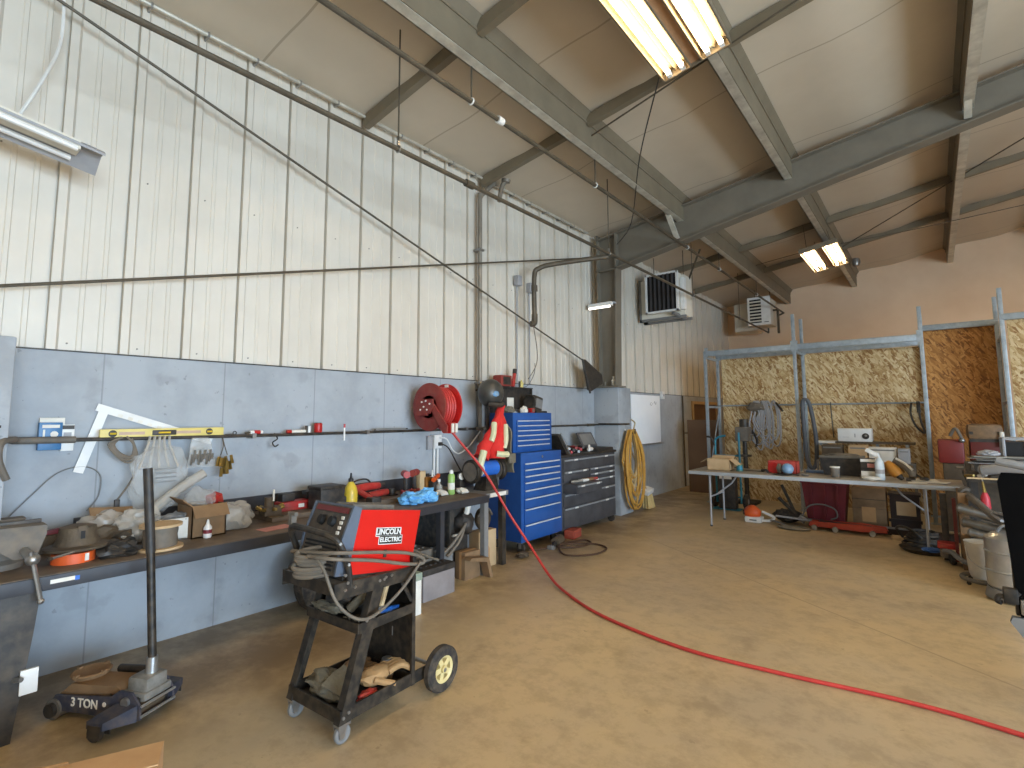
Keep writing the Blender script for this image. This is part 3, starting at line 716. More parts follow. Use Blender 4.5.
for i in range(12):
    a = i * 2.4; y = 1.76 + .05 * math.cos(a) * (.4 + .6 * (i % 3) / 2); z = 1.27 - .02 * (i % 4) + .03 * math.sin(a)
    t.part('fitting', t.mb().cyl((.12 + .004 * i, y, z + .03), (.125 + .004 * i, y + .012 * math.cos(a), z - .035), .011, .014, 6), BRASS)
t.part('wire', t.mb().tube([(.13, 1.74, 1.31), (.12, 1.76, 1.38), (.1, 1.755, 1.47), (.115, 1.77, 1.39), (.13, 1.79, 1.31)], .004, 6), IRON)
t = T('air_chuck', 'small red and white fitting lying on the air pipe past the level', 'fitting', (.1, 2.0, 1.465))
t.part('body', t.mb().cyl((.1, 1.97, 1.479), (.1, 2.07, 1.479), .015, seg=10), WHITE); t.part('grip', t.mb().cyl((.1, 2.0, 1.479), (.1, 2.05, 1.479), .0165, seg=10), REDB)
t.part('nozzle', t.mb().cyl((.1, 1.93, 1.475), (.1, 1.97, 1.478), .007, seg=8), IRON)
t = T('pipe_key', 'tiny black key lying on the air pipe beside the level end', 'key', (.1, 1.84, 1.463))
t.part('bow', t.mb().torus((.1, 1.85, 1.478), .013, .004, (1, 0, 0), 14, 6), BLACK); t.part('shank', t.mb().box((.095, 1.78, 1.464), (.105, 1.84, 1.472)), BLACK)
t = T('thread_can', 'small bright red can standing on the air pipe mid wall', 'can', (.1, 2.57, 1.464)); t.part('can', t.mb().lathe([(.034, 0), (.036, .005), (.036, .075), (.034, .08)], (.105, 2.57, 1.464), seg=16), REDB); t.part('lid', t.mb().cyl((.105, 2.57, 1.544), (.105, 2.57, 1.55), .03, seg=14), DARKST)
t = T('chalk_stub', 'small white plug standing left of the red can on the pipe', 'plug', (.1, 2.48, 1.464)); t.part('body', t.mb().cyl((.1, 2.485, 1.464), (.1, 2.485, 1.52), .014, seg=10), WHITE); t.part('sleeve', t.mb().cyl((.1, 2.46, 1.464), (.1, 2.46, 1.525), .012, seg=10), DARKST)
t = T('feeler_bar', 'slim grey bar lying along the air pipe left of the reel', 'bar', (.1, 3.38, 1.464)); t.part('bar', t.mb().box((.09, 3.19, 1.464), (.115, 3.57, 1.484), bev=.003), GREYP); t.part('hole_end', t.mb().cyl((.102, 3.57, 1.474), (.102, 3.6, 1.474), .008, seg=8), DARKST)
t = T('wall_hook', 'small dark hook hanging under the air pipe, bare wall below', 'hook', (.1, 2.18, 1.36))
t.part('hook', t.mb().tube([(.1, 2.17, 1.465), (.1, 2.2, 1.42), (.1, 2.16, 1.39), (.1, 2.18, 1.355), (.1, 2.21, 1.37)], .006, 6), BLACK)
t = T('spray_tip', 'small red capped tip standing on the air pipe mid wall', 'fitting', (.1, 2.46, 1.465))
t.part('body', t.mb().cyl((.1, 2.45, 1.477), (.1, 2.58, 1.477), .013, seg=8), PAPER); t.part('cap', t.mb().cyl((.1, 2.41, 1.477), (.1, 2.45, 1.477), .015, seg=8), REDB)
t = T('marker_pen', 'thin white marker stuck upright on the wall at the pipe', 'marker', (.12, 2.83, 1.38))
t.part('barrel', t.mb().cyl((.122, 2.83, 1.38), (.122, 2.83, 1.52), .008, seg=8), WHITE); t.part('cap', t.mb().cyl((.122, 2.83, 1.50), (.122, 2.83, 1.535), .0095, seg=8), REDB)

# hose reel
t = T('hose_reel', 'big red steel hose reel bolted to the concrete wall', 'hose reel', (.35, 3.73, 1.43))
def disc(y0, y1, ro, ri):
    b = t.mb(); b.lathe([(ri, 0), (ro - .01, 0), (ro, .004), (ro, y1 - y0 - .004), (ro - .01, y1 - y0), (ri, y1 - y0), (ri, 0)], (.35, y0, 1.69), (0, 1, 0), 40); return b
t.part('flange', disc(3.62, 3.645, .25, .12), REDD); t.part('flange', disc(3.85, 3.875, .25, .1), REDB)
t.part('drum', t.mb().lathe([(.12, 0), (.12, .2)], (.35, 3.645, 1.69), (0, 1, 0), 28), REDD)
b = t.mb()
for k in range(5):
    for rr in (.145, .172, .197): b.torus((.35, 3.675 + .035 * k + (.017 if rr == .172 else 0), 1.69), rr, .015, (0, 1, 0), 36, 8)
t.part('wound_hose', b, CORDR)
t.part('wall_bracket', t.mb().box((.19, 3.585, 1.6), (.36, 3.61, 1.77)).box((.0, 3.83, 1.58), (.04, 3.97, 1.8)).box((.03, 3.87, 1.64), (.12, 3.93, 1.74)), REDD)
b = t.mb()
b.prism([(.24, 1.77), (.46, 1.77), (.47, 1.7), (.42, 1.62), (.28, 1.62)], 3.575, 3.588, 'xz')
pl = t.part('hub_plate', b, REDD)
for x, z in ((.3, 1.74), (.36, 1.75), (.42, 1.72), (.33, 1.69), (.28, 1.66), (.38, 1.66)): t.part('bolt', t.mb().cyl((x, 3.575, z), (x, 3.565, z), .009, seg=6), PAPER, parent=pl)
b = t.mb(); b.prism([(.38, 1.72), (.46, 1.72), (.66, 1.5), (.66, 1.43), (.6, 1.43)], 3.585, 3.605, 'xz'); t.part('guide_arm', b, REDD)
t.part('hose_guide', t.mb().box((.56, 3.62, 1.42), (.68, 3.70, 1.53), bev=.008), REDB)
t.part('guide_roller', t.mb().cyl((.69, 3.64, 1.43), (.69, 3.64, 1.52), .016, seg=10).cyl((.69, 3.69, 1.43), (.69, 3.69, 1.52), .016, seg=10), PAPER)
t.part('sticker', t.mb().box((.36, 3.84, 1.9), (.41, 3.848, 1.93)), PAPER)
# the long red hose across the floor
hp = [(.62, 3.66, 1.48), (.67, 3.72, 1.38), (.8, 4.0, 1.02), (.95, 4.2, .6), (1.15, 4.3, .28), (1.45, 4.2, .07), (1.75, 4.02, .02), (2.29, 3.74, .014), (3.0, 3.57, .014), (3.6, 3.6, .014), (4.2, 3.68, .014), (4.67, 3.66, .014), (5.6, 3.5, .014), (6.6, 3.6, .014)]
t = T('air_hose', 'long red air hose falling from the reel and crossing the floor', 'hose', (.62, 3.66, 0))
t.part('hose', t.mb().tube(hp, .0125, 8, 8), CORDR)
t.part('collar', t.mb().cyl((.615, 3.655, 1.5), (.65, 3.7, 1.43), .02, seg=10), BRASS)
# outlet with conduits and cords
t = T('power_outlet', 'white wall outlet with two conduits under the hose reel', 'outlet', (.04, 4.05, .95))
t.part('box', t.mb().box((0, 4.03, 1.24), (.06, 4.14, 1.39), bev=.006), WHITE); t.part('box', t.mb().box((0, 3.95, 1.23), (.04, 4.02, 1.38), bev=.006), GREYL)
for y in (4.06, 4.11): t.part('conduit', t.mb().cyl((.02, y, .03), (.02, y, 1.24), .013, seg=8), WHITE)
t.part('plug', t.mb().box((.06, 4.08, 1.27), (.1, 4.12, 1.31), bev=.006), BLACKP)
solo('power_cable', 'white cord looping from the outlet towards the hi vis vest', 'cord', MB((.08, 4.1, 1.2)).tube([(.07, 4.1, 1.36), (.1, 4.18, 1.34), (.11, 4.26, 1.22), (.12, 4.36, 1.17), (.13, 4.5, 1.24), (.14, 4.64, 1.36), (.12, 4.72, 1.42)], .008, 6), WHITE)
solo('power_cable', 'dark cord hanging from the outlet down behind the bench tools', 'cord', MB((.08, 4.1, 1.2)).tube([(.1, 4.1, 1.29), (.13, 4.18, 1.24), (.15, 4.3, 1.05), (.16, 4.38, .93), (.17, 4.4, .87)], .008, 6), BLACKP)
solo('wall_wire', 'thin grey wire arching on bare concrete under the framing square', 'wire', MB((.02, .8, .95)).tube([(.02, .55, .96), (.02, .68, 1.12), (.02, .8, 1.25), (.02, .93, 1.28), (.02, 1.02, 1.22), (.02, 1.02, 1.08), (.03, .96, .99)], .004, 6), GREYP)
# receptacle low on the wall
t = T('cover_plate', 'small white plate hooked on the left bench leg near the floor', 'plate', (.8, .62, .22)); t.part('plate', t.mb().box((.782, .575, .22), (.80, .645, .34), bev=.004), WHITE); t.part('peg', t.mb().cyl((.782, .555, .30), (.83, .575, .31), .012, seg=8), STEEL)
# ================================================================ work bench
t = T('work_bench', 'long steel topped work bench along the concrete wall', 'work bench', (.4, 2.2, 0))
t.part('top', t.mb().box((.03, -.25, .75), (.80, 4.1, .79), bev=.004), BENCHT)
t.part('apron', t.mb().box((.78, -.25, .715), (.815, 4.1, .786), bev=.003), BENCHF)
t.part('rear_ledge', t.mb().box((.03, 2.02, .79), (.42, 4.1, .83), bev=.004), BENCHT)
t.part('backboard', t.mb().box((.005, .9, .75), (.03, 4.7, .95)), BENCHF)
t.part('end_panel', t.mb().prism([(.15, .75), (.635, .75), (.615, .5), (.56, .0), (.15, .0)], .72, .78, 'yz'), DARKST)
lg = t.part('leg', t.mb().box((.75, 4.03, 0), (.81, 4.09, .75)), GREYP); t.part('foot', t.mb().box((.74, 4.02, 0), (.82, 4.1, .012)), GREYP, parent=lg)
t.part('leg', t.mb().box((.04, 4.03, 0), (.1, 4.09, .75)), GREYP)
t.part('brace', t.mb().box((.72, 3.45, .1), (.78, 3.5, .75)), BENCHF)
t.part('tape', t.mb().box((.815, .66, .745), (.817, .76, .765)), PAPER)
t.part('tape', t.mb().box((.815, .76, .742), (.8165, .78, .764)), BLUEP)
t.part('end_shelf', t.mb().box((.2, 4.1, .74), (.74, 4.5, .79)), GREYP)
es = t.part('end_shelf_leg', t.mb().box((.66, 4.42, 0), (.72, 4.48, .74)), DARKST)
t.part('end_shelf_label', t.mb().box((.74, 4.2, .745), (.742, 4.46, .785)), PAPER)
# bench vise at the left end
t = T('bench_vise', 'dusty grey bench vise at the left end of the bench', 'vise', (.5, .5, .79))
t.part('base', t.mb().lathe([(.11, 0), (.11, .03), (.08, .05), (.075, .09)], (.42, .5, .79), seg=24), GREYD)
t.part('body', t.mb().box((.3, .42, .88), (.56, .58, .98), bev=.02).prism([(.42, .98), (.58, .98), (.6, 1.05), (.4, 1.05)], .36, .46, 'yz'), GREYD)
t.part('jaw', t.mb().prism([(.36, 1.04), (.655, 1.03), (.655, .985), (.62, .87), (.53, .87), (.40, .985)], .56, .68, 'yz'), GREYD); t.part('jaw_plate', t.mb().box((.54, .37, 1.0), (.56, .65, 1.05), bev=.004), DARKST)
t.part('anvil', t.mb().box((.18, .44, .93), (.32, .56, 1.0), bev=.015), GREYD)
sc = t.part('screw', t.mb().cyl((.66, .57, .91), (.84, .58, .89), .022, seg=12).ell((.84, .58, .89), .032, 12), STEEL)
t.part('handle', t.mb().cyl((.85, .57, .93), (.86, .62, .68), .011, seg=8).ell((.86, .62, .68), .016, 8), STEEL, parent=sc)
# things on the bench, left to right
t = T('masking_tape', 'roll of orange tape lying flat beside the vise', 'tape roll', (.58, .8, .79))
t.part('roll', t.mb().lathe([(.045, 0), (.1, 0), (.1, .055), (.045, .055), (.045, 0)], (.56, .8, .79), seg=28), ORANGE)
t.part('label', t.mb().box((.645, .83, .8), (.655, .85, .84), rot=(0, 0, 20)), PAPER)
t = T('transmission_flange', 'rusty dish shaped housing sitting on the orange tape roll', 'machine part', (.54, .82, .845))
t.part('dish', t.mb().lathe([(.04, 0), (.15, .01), (.155, .025), (.11, .035), (.09, .08), (.085, .13), (.05, .14)], (.52, .82, .845), seg=28), GREASE)
t.part('lug', t.mb().box((.56, .80, .88), (.61, .85, .99), bev=.012), GREASE); t.part('bore', t.mb().box((.611, .815, .91), (.613, .835, .96)), DARK)
t = T('punch', 'thin steel punch lying over the orange tape roll', 'tool', (.6, .7, .85))
t.part('shank', t.mb().cyl((.7, .68, .85), (.66, .78, .86), .007, seg=8), STEEL); t.part('head', t.mb().cyl((.71, .66, .85), (.7, .68, .85), .01, seg=8), DARKST)
t = T('pry_bar', 'long dark red bar lying at the wall behind the vise', 'tool', (.18, .7, .79))
t.part('bar', t.mb().box((.15, .62, .9), (.2, 1.1, .93), rot=(6, 0, 0), bev=.006), MAROON); t.part('block', t.mb().box((.1, .68, .79), (.24, .98, .895), bev=.01), GREASE)
t.part('tip', t.mb().box((.15, 1.0, .93), (.2, 1.1, .95), rot=(10, 0, 0)), PAPER)
t = T('shop_rag', 'crumpled dark oily rag in front of the wire spool', 'rag', (.6, 1.0, .79))
t.part('rag', t.mb().blob((.6, 1.0, .81), (.1, .11, .055), .5, 8, 4, 3, .791), BLACKP)
t = T('oil_rag', 'brown oily rag heaped behind the rusty dish', 'rag', (.3, 1.0, .79)); t.part('rag', t.mb().blob((.33, 1.02, .84), (.12, .16, .09), .5, 7, 9, 3, .791), GREASE)
t = T('rubber_sleeve', 'short black rubber sleeve lying next to the wire spool', 'sleeve', (.62, 1.12, .79)); t.part('sleeve', t.mb().cyl((.66, 1.04, .825), (.52, 1.16, .84), .034, seg=14), RUBBER); t.part('lip', t.mb().torus((.66, 1.04, .825), .03, .007, (.76, -.65, -.08), 18, 6), RUBBER)
for i, (x, y, rz, m_, lb) in enumerate(((.36, 1.12, 25, PAPER, 'white torn paper packet on the bench behind oily rag'), (.47, .98, -30, REDT, 'small red packet under the white paper packet'))):
    solo('paper_packet', lb, 'packet', MB((x, y, .86 - i * .05)).box((x - .06, y - .09, .86 - i * .05), (x + .06, y + .09, .875 - i * .05), rot=(0, 12, rz), bev=.003), m_)
solo('film_wrap', 'dull crumpled plastic wrap heaped by the wall left of the cardboard', 'bag', MB((.2, 1.1, .87)).blob((.2, 1.13, .97), (.1, .14, .1), .3, 5, 6, 4, .87), FILMW)
t = T('wire_spool', 'flat bobbin of cord lying on the bench behind the jack handle', 'spool', (.6, 1.28, .79))
t.part('flange', t.mb().lathe([(.125, 0), (.125, .014)], (.6, 1.27, .79), seg=28), CARDL); t.part('flange', t.mb().lathe([(.115, .135), (.115, .15)], (.6, 1.27, .79), seg=28), CARDL)
t.part('wound_cord', t.mb().lathe([(.09, .014), (.095, .04), (.09, .08), (.095, .11), (.09, .135)], (.6, 1.27, .79), seg=28), CORDG)
t = T('cardboard_sheet', 'grimy cardboard sheet leaning at the wall by the big bag', 'cardboard', (.25, 1.3, .865))
t.part('sheet', t.mb().cloth([(.3, 1.16, .868), (.3, 1.36, .868), (.16, 1.38, 1.08), (.16, 1.14, 1.1)], .006, 6, 6, .01, 3), CARDD)
t = T('bubble_wrap', 'pale bubble wrap heaped in front of the leaning cardboard', 'bag', (.3, 1.33, .865)); t.part('film', t.mb().blob((.34, 1.34, .98), (.09, .13, .11), .35, 5, 12, 4, .866), FILMW)
t = T('foam_tube', 'long foil tube poking up from the white carton', 'tube', (.25, 1.55, 1.0)); t.part('tube', t.mb().tube([(.26, 1.42, .98), (.24, 1.53, 1.06), (.22, 1.64, 1.13), (.2, 1.75, 1.19)], .035, 10), FILMW)
t = T('carton', 'low off white carton with open top behind the wire spool', 'box', (.35, 1.5, .79))
def openbox(t, x0, x1, y0, y1, z0, z1, m, flaps=(), th=.008, name='box'):
    b = t.mb().box((x0, y0, z0), (x1, y1, z0 + th)).box((x0, y0, z0), (x0 + th, y1, z1)).box((x1 - th, y0, z0), (x1, y1, z1)).box((x0, y0, z0), (x1, y0 + th, z1)).box((x0, y1 - th, z0), (x1, y1, z1))
    o = t.part(name, b, m)
    for fl in flaps:
        side, L, a = fl; ca, sa = math.cos(R(a)) * L, math.sin(R(a)) * L
        b = t.mb()
        if side == 'x+': b.prism([(x1, z1), (x1 + ca, z1 + sa), (x1 + ca - .004, z1 + sa + .006), (x1 - .004, z1 + .006)], y0, y1, 'xz')
        if side == 'x-': b.prism([(x0, z1), (x0 - ca, z1 + sa), (x0 - ca + .004, z1 + sa + .006), (x0 + .004, z1 + .006)], y0, y1, 'xz')
        if side == 'y+': b.prism([(y1, z1), (y1 + ca, z1 + sa), (y1 + ca - .004, z1 + sa + .006), (y1 - .004, z1 + .006)], x0, x1, 'yz')
        if side == 'y-': b.prism([(y0, z1), (y0 - ca, z1 + sa), (y0 - ca + .004, z1 + sa + .006), (y0 + .004, z1 + .006)], x0, x1, 'yz')
        t.part('flap', b, m)
    return o
openbox(t, .3, .46, 1.38, 1.6, .79, .93, PAPER); t.part('contents', t.mb().blob((.38, 1.49, .92), (.07, .1, .04), .5, 9, 5, 3), GREYP)
t = T('cardboard_box', 'open brown cardboard box on the bench holding clear bags', 'box', (.3, 1.75, .79))
openbox(t, .24, .5, 1.62, 1.84, .79, 1.0, CARDD, (('x+', .09, -50), ('y-', .08, 40)))
t.part('red_pack', t.mb().box((.3, 1.78, .98), (.38, 1.86, 1.05), rot=(20, 10, 15), bev=.006), REDT, label='red pack in the box')
t = T('clear_bag', 'small clear bag bulging out of the brown cardboard box', 'bag', (.36, 1.73, 1.0)); t.part('bag', t.mb().blob((.36, 1.72, 1.02), (.09, .09, .09), .3, 5, 15, 4), FILM)
t = T('clear_bag', 'wide clear bag slumped on the bench right of the cardboard box', 'bag', (.36, 2.0, .79)); t.part('bag', t.mb().blob((.36, 2.0, .86), (.12, .14, .13), .3, 5, 21, 4, .795), FILMW)
t.part('white_slips', t.mb().box((.36, 1.95, .82), (.365, 2.06, .93), rot=(10, 20, 10)), PAPER)
t = T('glue_bottle', 'small white squeeze bottle before the brown cardboard box', 'bottle', (.56, 1.68, .79)); t.part('body', t.mb().lathe([(.022, 0), (.026, .01), (.026, .07), (.012, .09), (.006, .12)], (.55, 1.68, .79), seg=14), WHITE); t.part('band', t.mb().lathe([(.0265, .03), (.0265, .055)], (.55, 1.68, .79), seg=14), MAROON)
t = T('carburettor', 'brass and iron carburettor body on the bench by the wall', 'machine part', (.3, 2.2, .79))
t.part('body', t.mb().box((.25, 2.14, .79), (.36, 2.28, .86), bev=.015).cyl((.3, 2.2, .85), (.3, 2.2, .93), .035, seg=14), GREASE)
for i in range(7): a = i * .9; t.part('fitting', t.mb().cyl((.31 + .05 * math.cos(a), 2.21 + .07 * math.sin(a), .84), (.31 + .085 * math.cos(a), 2.21 + .11 * math.sin(a), .845 + .01 * (i % 3)), .016, .012, 8), BRASS)
t.part('spindle', t.mb().cyl((.33, 2.22, .9), (.33, 2.22, .99), .008, seg=8), PAPER)
t.part('gasket', t.mb().torus((.42, 2.2, .795), .06, .004, seg=24, rs=6), IRON)
t = T('pink_leaflet', 'pinkish leaflet lying flat on the front of the bench', 'leaflet', (.6, 2.05, .79)); t.part('sheet', t.mb().box((.56, 1.93, .791), (.69, 2.16, .793), rot=(0, 0, 6)), PINK)
def m18case(name, label, x, y, z, L, m, group=None):
    t = T(name, label, 'tool', (x, y, z), group=group)
    t.part('body', t.mb().box((x - .06, y - L / 2, z), (x + .06, y + L / 2, z + .075), bev=.012), m)
    t.part('battery', t.mb().box((x - .045, y - L / 2 + .02, z + .075), (x + .04, y - L / 2 + .13, z + .14), bev=.01), BLACKP)
    t.part('latch', t.mb().box((x + .06, y + .03, z + .02), (x + .064, y + .08, z + .05), bev=.002), PAPER); return t
m18case('battery_charger', 'red charger with a black battery at the wall, leftmost red tool', .2, 2.42, .865, .24, REDT)
m18case('battery_charger', 'short red battery charger right of the leftmost red tool', .2, 2.6, .865, .13, REDT)
t = T('battery_case', 'square black case standing on the bench behind the welder', 'case', (.38, 2.66, .79))
t.part('case', t.mb().box((.28, 2.56, .79), (.48, 2.78, .98), bev=.015), BLACKP); t.part('lid', t.mb().box((.275, 2.555, .955), (.485, 2.785, .985), bev=.01), BLACK); t.part('cap', t.mb().lathe([(.06, 0), (.06, .05), (.045, .07)], (.3, 2.83, .88), (1, 0, 0), 18), K('navy cap', '#30384f', .6)); t.part('shelf_block', t.mb().box((.28, 2.77, .79), (.4, 2.9, .87), bev=.01), BLACKP)
t = T('grease_bottle', 'yellow squeeze bottle with a black nozzle on the bench', 'bottle', (.32, 2.98, .79))
t.part('body', t.mb().lathe([(.045, 0), (.058, .015), (.06, .1), (.05, .15), (.026, .19), (.02, .2)], (.32, 2.98, .87), seg=20), K('bottle yellow', '#d3b53a', .4)); t.part('nozzle', t.mb().lathe([(.022, .2), (.022, .225), (.012, .23), (.007, .275)], (.32, 2.98, .87), seg=12), BLACKP)
t = T('yellow_clip', 'yellow spring clip lying at the foot of the yellow bottle', 'clip', (.42, 2.95, .79)); t.part('arm', t.mb().tube([(.4, 2.9, .87), (.45, 2.96, .83), (.42, 3.04, .86)], .016, 8), YELLP); t.part('spring', t.mb().cyl((.43, 2.94, .83), (.43, 2.99, .83), .018, seg=10), STEEL)
t = T('impact_wrench', 'flat lying red power tool behind the welder top', 'tool', (.3, 3.25, .79))
t.part('body', t.mb().tube([(.3, 3.1, .9), (.28, 3.25, .91), (.26, 3.4, .905)], lambda u: .04 - .008 * u, 12), REDT); t.part('nose', t.mb().cyl((.26, 3.4, .905), (.25, 3.47, .905), .028, .02, 12), BLACKP); t.part('handle', t.mb().tube([(.3, 3.14, .89), (.38, 3.17, .85), (.45, 3.19, .815)], .026, 10), REDT); t.part('battery', t.mb().box((.42, 3.14, .79), (.52, 3.24, .84), bev=.01), BLACKP)
t = T('grinder_tool', 'second flat red power tool, right of the first, dark head', 'tool', (.24, 3.5, .865))
t.part('body', t.mb().tube([(.26, 3.36, .9), (.24, 3.5, .905), (.23, 3.6, .905)], .032, 12), REDT); t.part('head', t.mb().lathe([(.035, 0), (.04, .03), (.03, .06)], (.23, 3.66, .87), seg=16), DARKST); t.part('guard', t.mb().lathe([(.06, 0), (.062, .012)], (.23, 3.66, .866), seg=20), BLACK)
t = T('tool_bag', 'low black tool bag with looped handles by the wall', 'bag', (.13, 3.1, .865)); t.part('bag', t.mb().blob((.13, 3.2, .92), (.07, .2, .075), .2, 5, 31, 3, .866), BLACKP); t.part('handle', t.mb().tube([(.15, 3.05, .96), (.17, 3.12, 1.03), (.17, 3.25, 1.04), (.15, 3.34, .97)], .008, 6), BLACK)
def cdrill(label, x, y, z, red, yaw=0):
    t = T('cordless_drill', label, 'drill', (x, y, z), (0, 0, yaw), 'upright cordless drills')
    t.part('motor', t.mb().cyl((0, -.08, .21), (0, .05, .21), .034, seg=16), red); t.part('chuck', t.mb().cyl((0, .05, .21), (0, .12, .21), .026, .016, 14), DARKST)
    t.part('handle', t.mb().tube([(0, -.03, .19), (0, -.025, .12), (0, -.015, .05)], .024, 10), BLACKP); t.part('battery', t.mb().box((-.038, -.07, 0), (.038, .05, .055), bev=.008), red)
    t.part('trigger', t.mb().box((-.008, .0, .13), (.008, .018, .17), bev=.003), BLACKP); return t
cdrill('standing cordless drill with red motor, left of the pair', .4, 3.66, .79, REDT, 62)
cdrill('standing cordless drill with darker grey body, right of the pair', .38, 3.8, .79, REDD, 30)
t = T('angle_grinder', 'red angle grinder lying before the standing drills', 'tool', (.5, 3.62, .79)); t.part('body', t.mb().cyl((.5, 3.55, .825), (.52, 3.75, .825), .03, seg=12), REDT); t.part('head', t.mb().lathe([(.03, 0), (.035, .045), (.02, .06)], (.525, 3.79, .79), seg=14), STEEL)
t = T('spindle_wood', 'narrow upright wooden block at the wall by the drills', 'block', (.2, 3.95, .865)); t.part('block', t.mb().box((.16, 3.92, .865), (.22, 4.0, 1.06), bev=.004), WOOD)
t = T('brown_canister', 'amber brown square bottle at the wall right of the drills', 'bottle', (.22, 4.06, .865)); t.part('body', t.mb().box((.15, 4.02, .865), (.25, 4.15, 1.0), bev=.015), AMBER); t.part('cap', t.mb().cyl((.2, 4.08, 1.0), (.2, 4.08, 1.03), .02, seg=12), BLACKP)
t = T('caulk_gun', 'orange tipped applicator behind the green spray can', 'tool', (.3, 4.02, .79)); t.part('barrel', t.mb().cyl((.34, 3.98, .9), (.26, 4.12, .93), .024, seg=12), ORANGE); t.part('rest', t.mb().box((.26, 3.98, .79), (.34, 4.1, .885), bev=.01), BLACKP); t.part('tip', t.mb().cyl((.3, 4.0, .93), (.3, 4.0, 1.0), .012, .006, 8), PAPER)
t = T('blue_rag', 'crumpled sky blue shop towel hanging over the bench edge', 'rag', (.62, 3.3, .79)); b = t.mb().blob((.62, 3.3, .84), (.11, .12, .06), .45, 6, 41, 4, .792).blob((.64, 3.46, .85), (.09, .09, .065), .45, 6, 44, 4, .792); t.part('cloth', b, CYANB)
t = T('spray_can', 'lime green spray can standing near the bench front', 'spray can', (.46, 3.9, .79)); t.part('can', t.mb().lathe([(.034, 0), (.037, .006), (.037, .19), (.03, .205), (.022, .212)], (.46, 3.9, .79), seg=20), GREEN); t.part('label', t.mb().lathe([(.0375, .05), (.0375, .12)], (.46, 3.9, .79), seg=20), PAPER); t.part('cap', t.mb().lathe([(.022, .21), (.022, .235), (.012, .25)], (.46, 3.9, .79), seg=14), WHITE)
for i, (x, y, lb) in enumerate(((.44, 3.76, 'white crumpled glove left of the green spray can'), (.5, 4.0, 'white crumpled glove right of the green spray can'))):
    t = T('work_glove', lb, 'glove', (x, y, .79)); t.part('palm', t.mb().blob((x, y, .82), (.045, .05, .03), .3, 7, 51 + i, 3, .791), PAPER)
    for k in range(4): t.part('finger', t.mb().tube([(x + .01, y - .03 + .022 * k, .83), (x + .05, y - .035 + .024 * k, .825), (x + .075, y - .04 + .024 * k, .805)], .011, 8), PAPER)
t = T('plastic_bottle', 'small clear bottle beside the green spray can', 'bottle', (.36, 3.84, .79)); t.part('body', t.mb().lathe([(.03, 0), (.034, .01), (.034, .09), (.014, .11), (.014, .13)], (.36, 3.82, .79), seg=16), FILMW); t.part('cap', t.mb().cyl((.36, 3.82, .92), (.36, 3.82, .945), .016, seg=12), WHITE)
t = T('pressure_gauge', 'small round gauge on a fitting behind the green can', 'gauge', (.3, 4.28, .79)); t.part('dial', t.mb().lathe([(.04, 0), (.045, .01), (.045, .03)], (.34, 4.26, .9), (1, -.6, .1), 20), PAPER); t.part('rim', t.mb().torus((.37, 4.243, .904), .043, .006, (1, -.6, .1), 22, 6), DARKST); t.part('stem', t.mb().box((.28, 4.22, .79), (.36, 4.3, .87), bev=.01), DARKST)
# bench grinder with blue motor
t = T('bench_grinder', 'bench grinder with a bright blue motor at the bench end', 'bench grinder', (.45, 4.36, .79))
t.part('motor', t.mb().cyl((.52, 4.27, 1.02), (.52, 4.52, 1.02), .085, seg=22), BLUEP); t.part('end_cap', t.mb().cyl((.52, 4.255, 1.02), (.52, 4.27, 1.02), .08, seg=22), PAPER)
t.part('pedestal', t.mb().frustum((.42, 4.28), (.6, 4.5), (.46, 4.32), (.58, 4.48), .79, .95), BLACK); t.part('plate', t.mb().box((.47, 4.5, .83), (.6, 4.506, .92)), GREYP)
for y in (4.17, 4.6):
    g = t.part('wheel_guard', t.mb().lathe([(.02, -.03), (.12, -.03), (.13, -.02), (.13, .02), (.12, .03), (.02, .03)], (.5, y, 1.0), (0, 1, 0), 24), BLACK)
    t.part('wheel', t.mb().cyl((.5, y - .034, 1.0), (.5, y + .034, 1.0), .1, seg=24), GREYD, parent=g)
# welding helmet and vest
t = T('welding_helmet', 'dark welding helmet with a blue sticker hung by the pipe', 'helmet', (.4, 4.62, 1.7))
b = t.mb().ell((.38, 4.62, 1.87), (.15, .165, .17), 24); t.part('shell', b, K('helmet grey', '#4f4d48', .35, .2, '#3c3a36', 7.)); t.part('sticker', t.mb().ell((.475, 4.585, 1.86), (.055, .07, .06), 16), K('sticker blue', '#3f7fae', .3, 0, '#8a9ca8', 25.))
t.part('chin_guard', t.mb().tube([(.45, 4.5, 1.74), (.53, 4.62, 1.73), (.45, 4.75, 1.74)], .03, 8), BLACK); t.part('strap', t.mb().tube([(.36, 4.6, 1.72), (.3, 4.66, 1.5), (.32, 4.68, 1.25)], .02, 8), BLACK)
t.part('hook', t.mb().tube([(.05, 4.72, 1.92), (.2, 4.7, 1.95), (.28, 4.66, 2.0)], .012, 6), IRON)
t = T('hi_vis_vest', 'crumpled red hi vis vest with pale stripes hung below the helmet', 'vest', (.48, 4.5, 1.1))
b = t.mb()
b.tube([(.47, 4.7, 1.72), (.5, 4.66, 1.6), (.52, 4.62, 1.42), (.52, 4.56, 1.28), (.53, 4.54, 1.12)], lambda u: .035 + .075 * u, 12).tube([(.47, 4.68, 1.7), (.5, 4.55, 1.5), (.5, 4.42, 1.3), (.5, 4.32, 1.14)], lambda u: .03 + .06 * u, 12)
for v in b.bm.verts:
    p = v.co; k = .03 * noise.noise(p * 12); v.co += Vector((k, k * .6, 0))
vo = t.part('cloth', b, HIVIS, ang=60)
t.part('stripe', t.mb().tube([(.52, 4.52, 1.52), (.56, 4.46, 1.4), (.56, 4.42, 1.32)], .034, 8), REFL); t.part('stripe', t.mb().tube([(.57, 4.66, 1.5), (.61, 4.62, 1.34), (.6, 4.6, 1.24)], .03, 8), REFL)
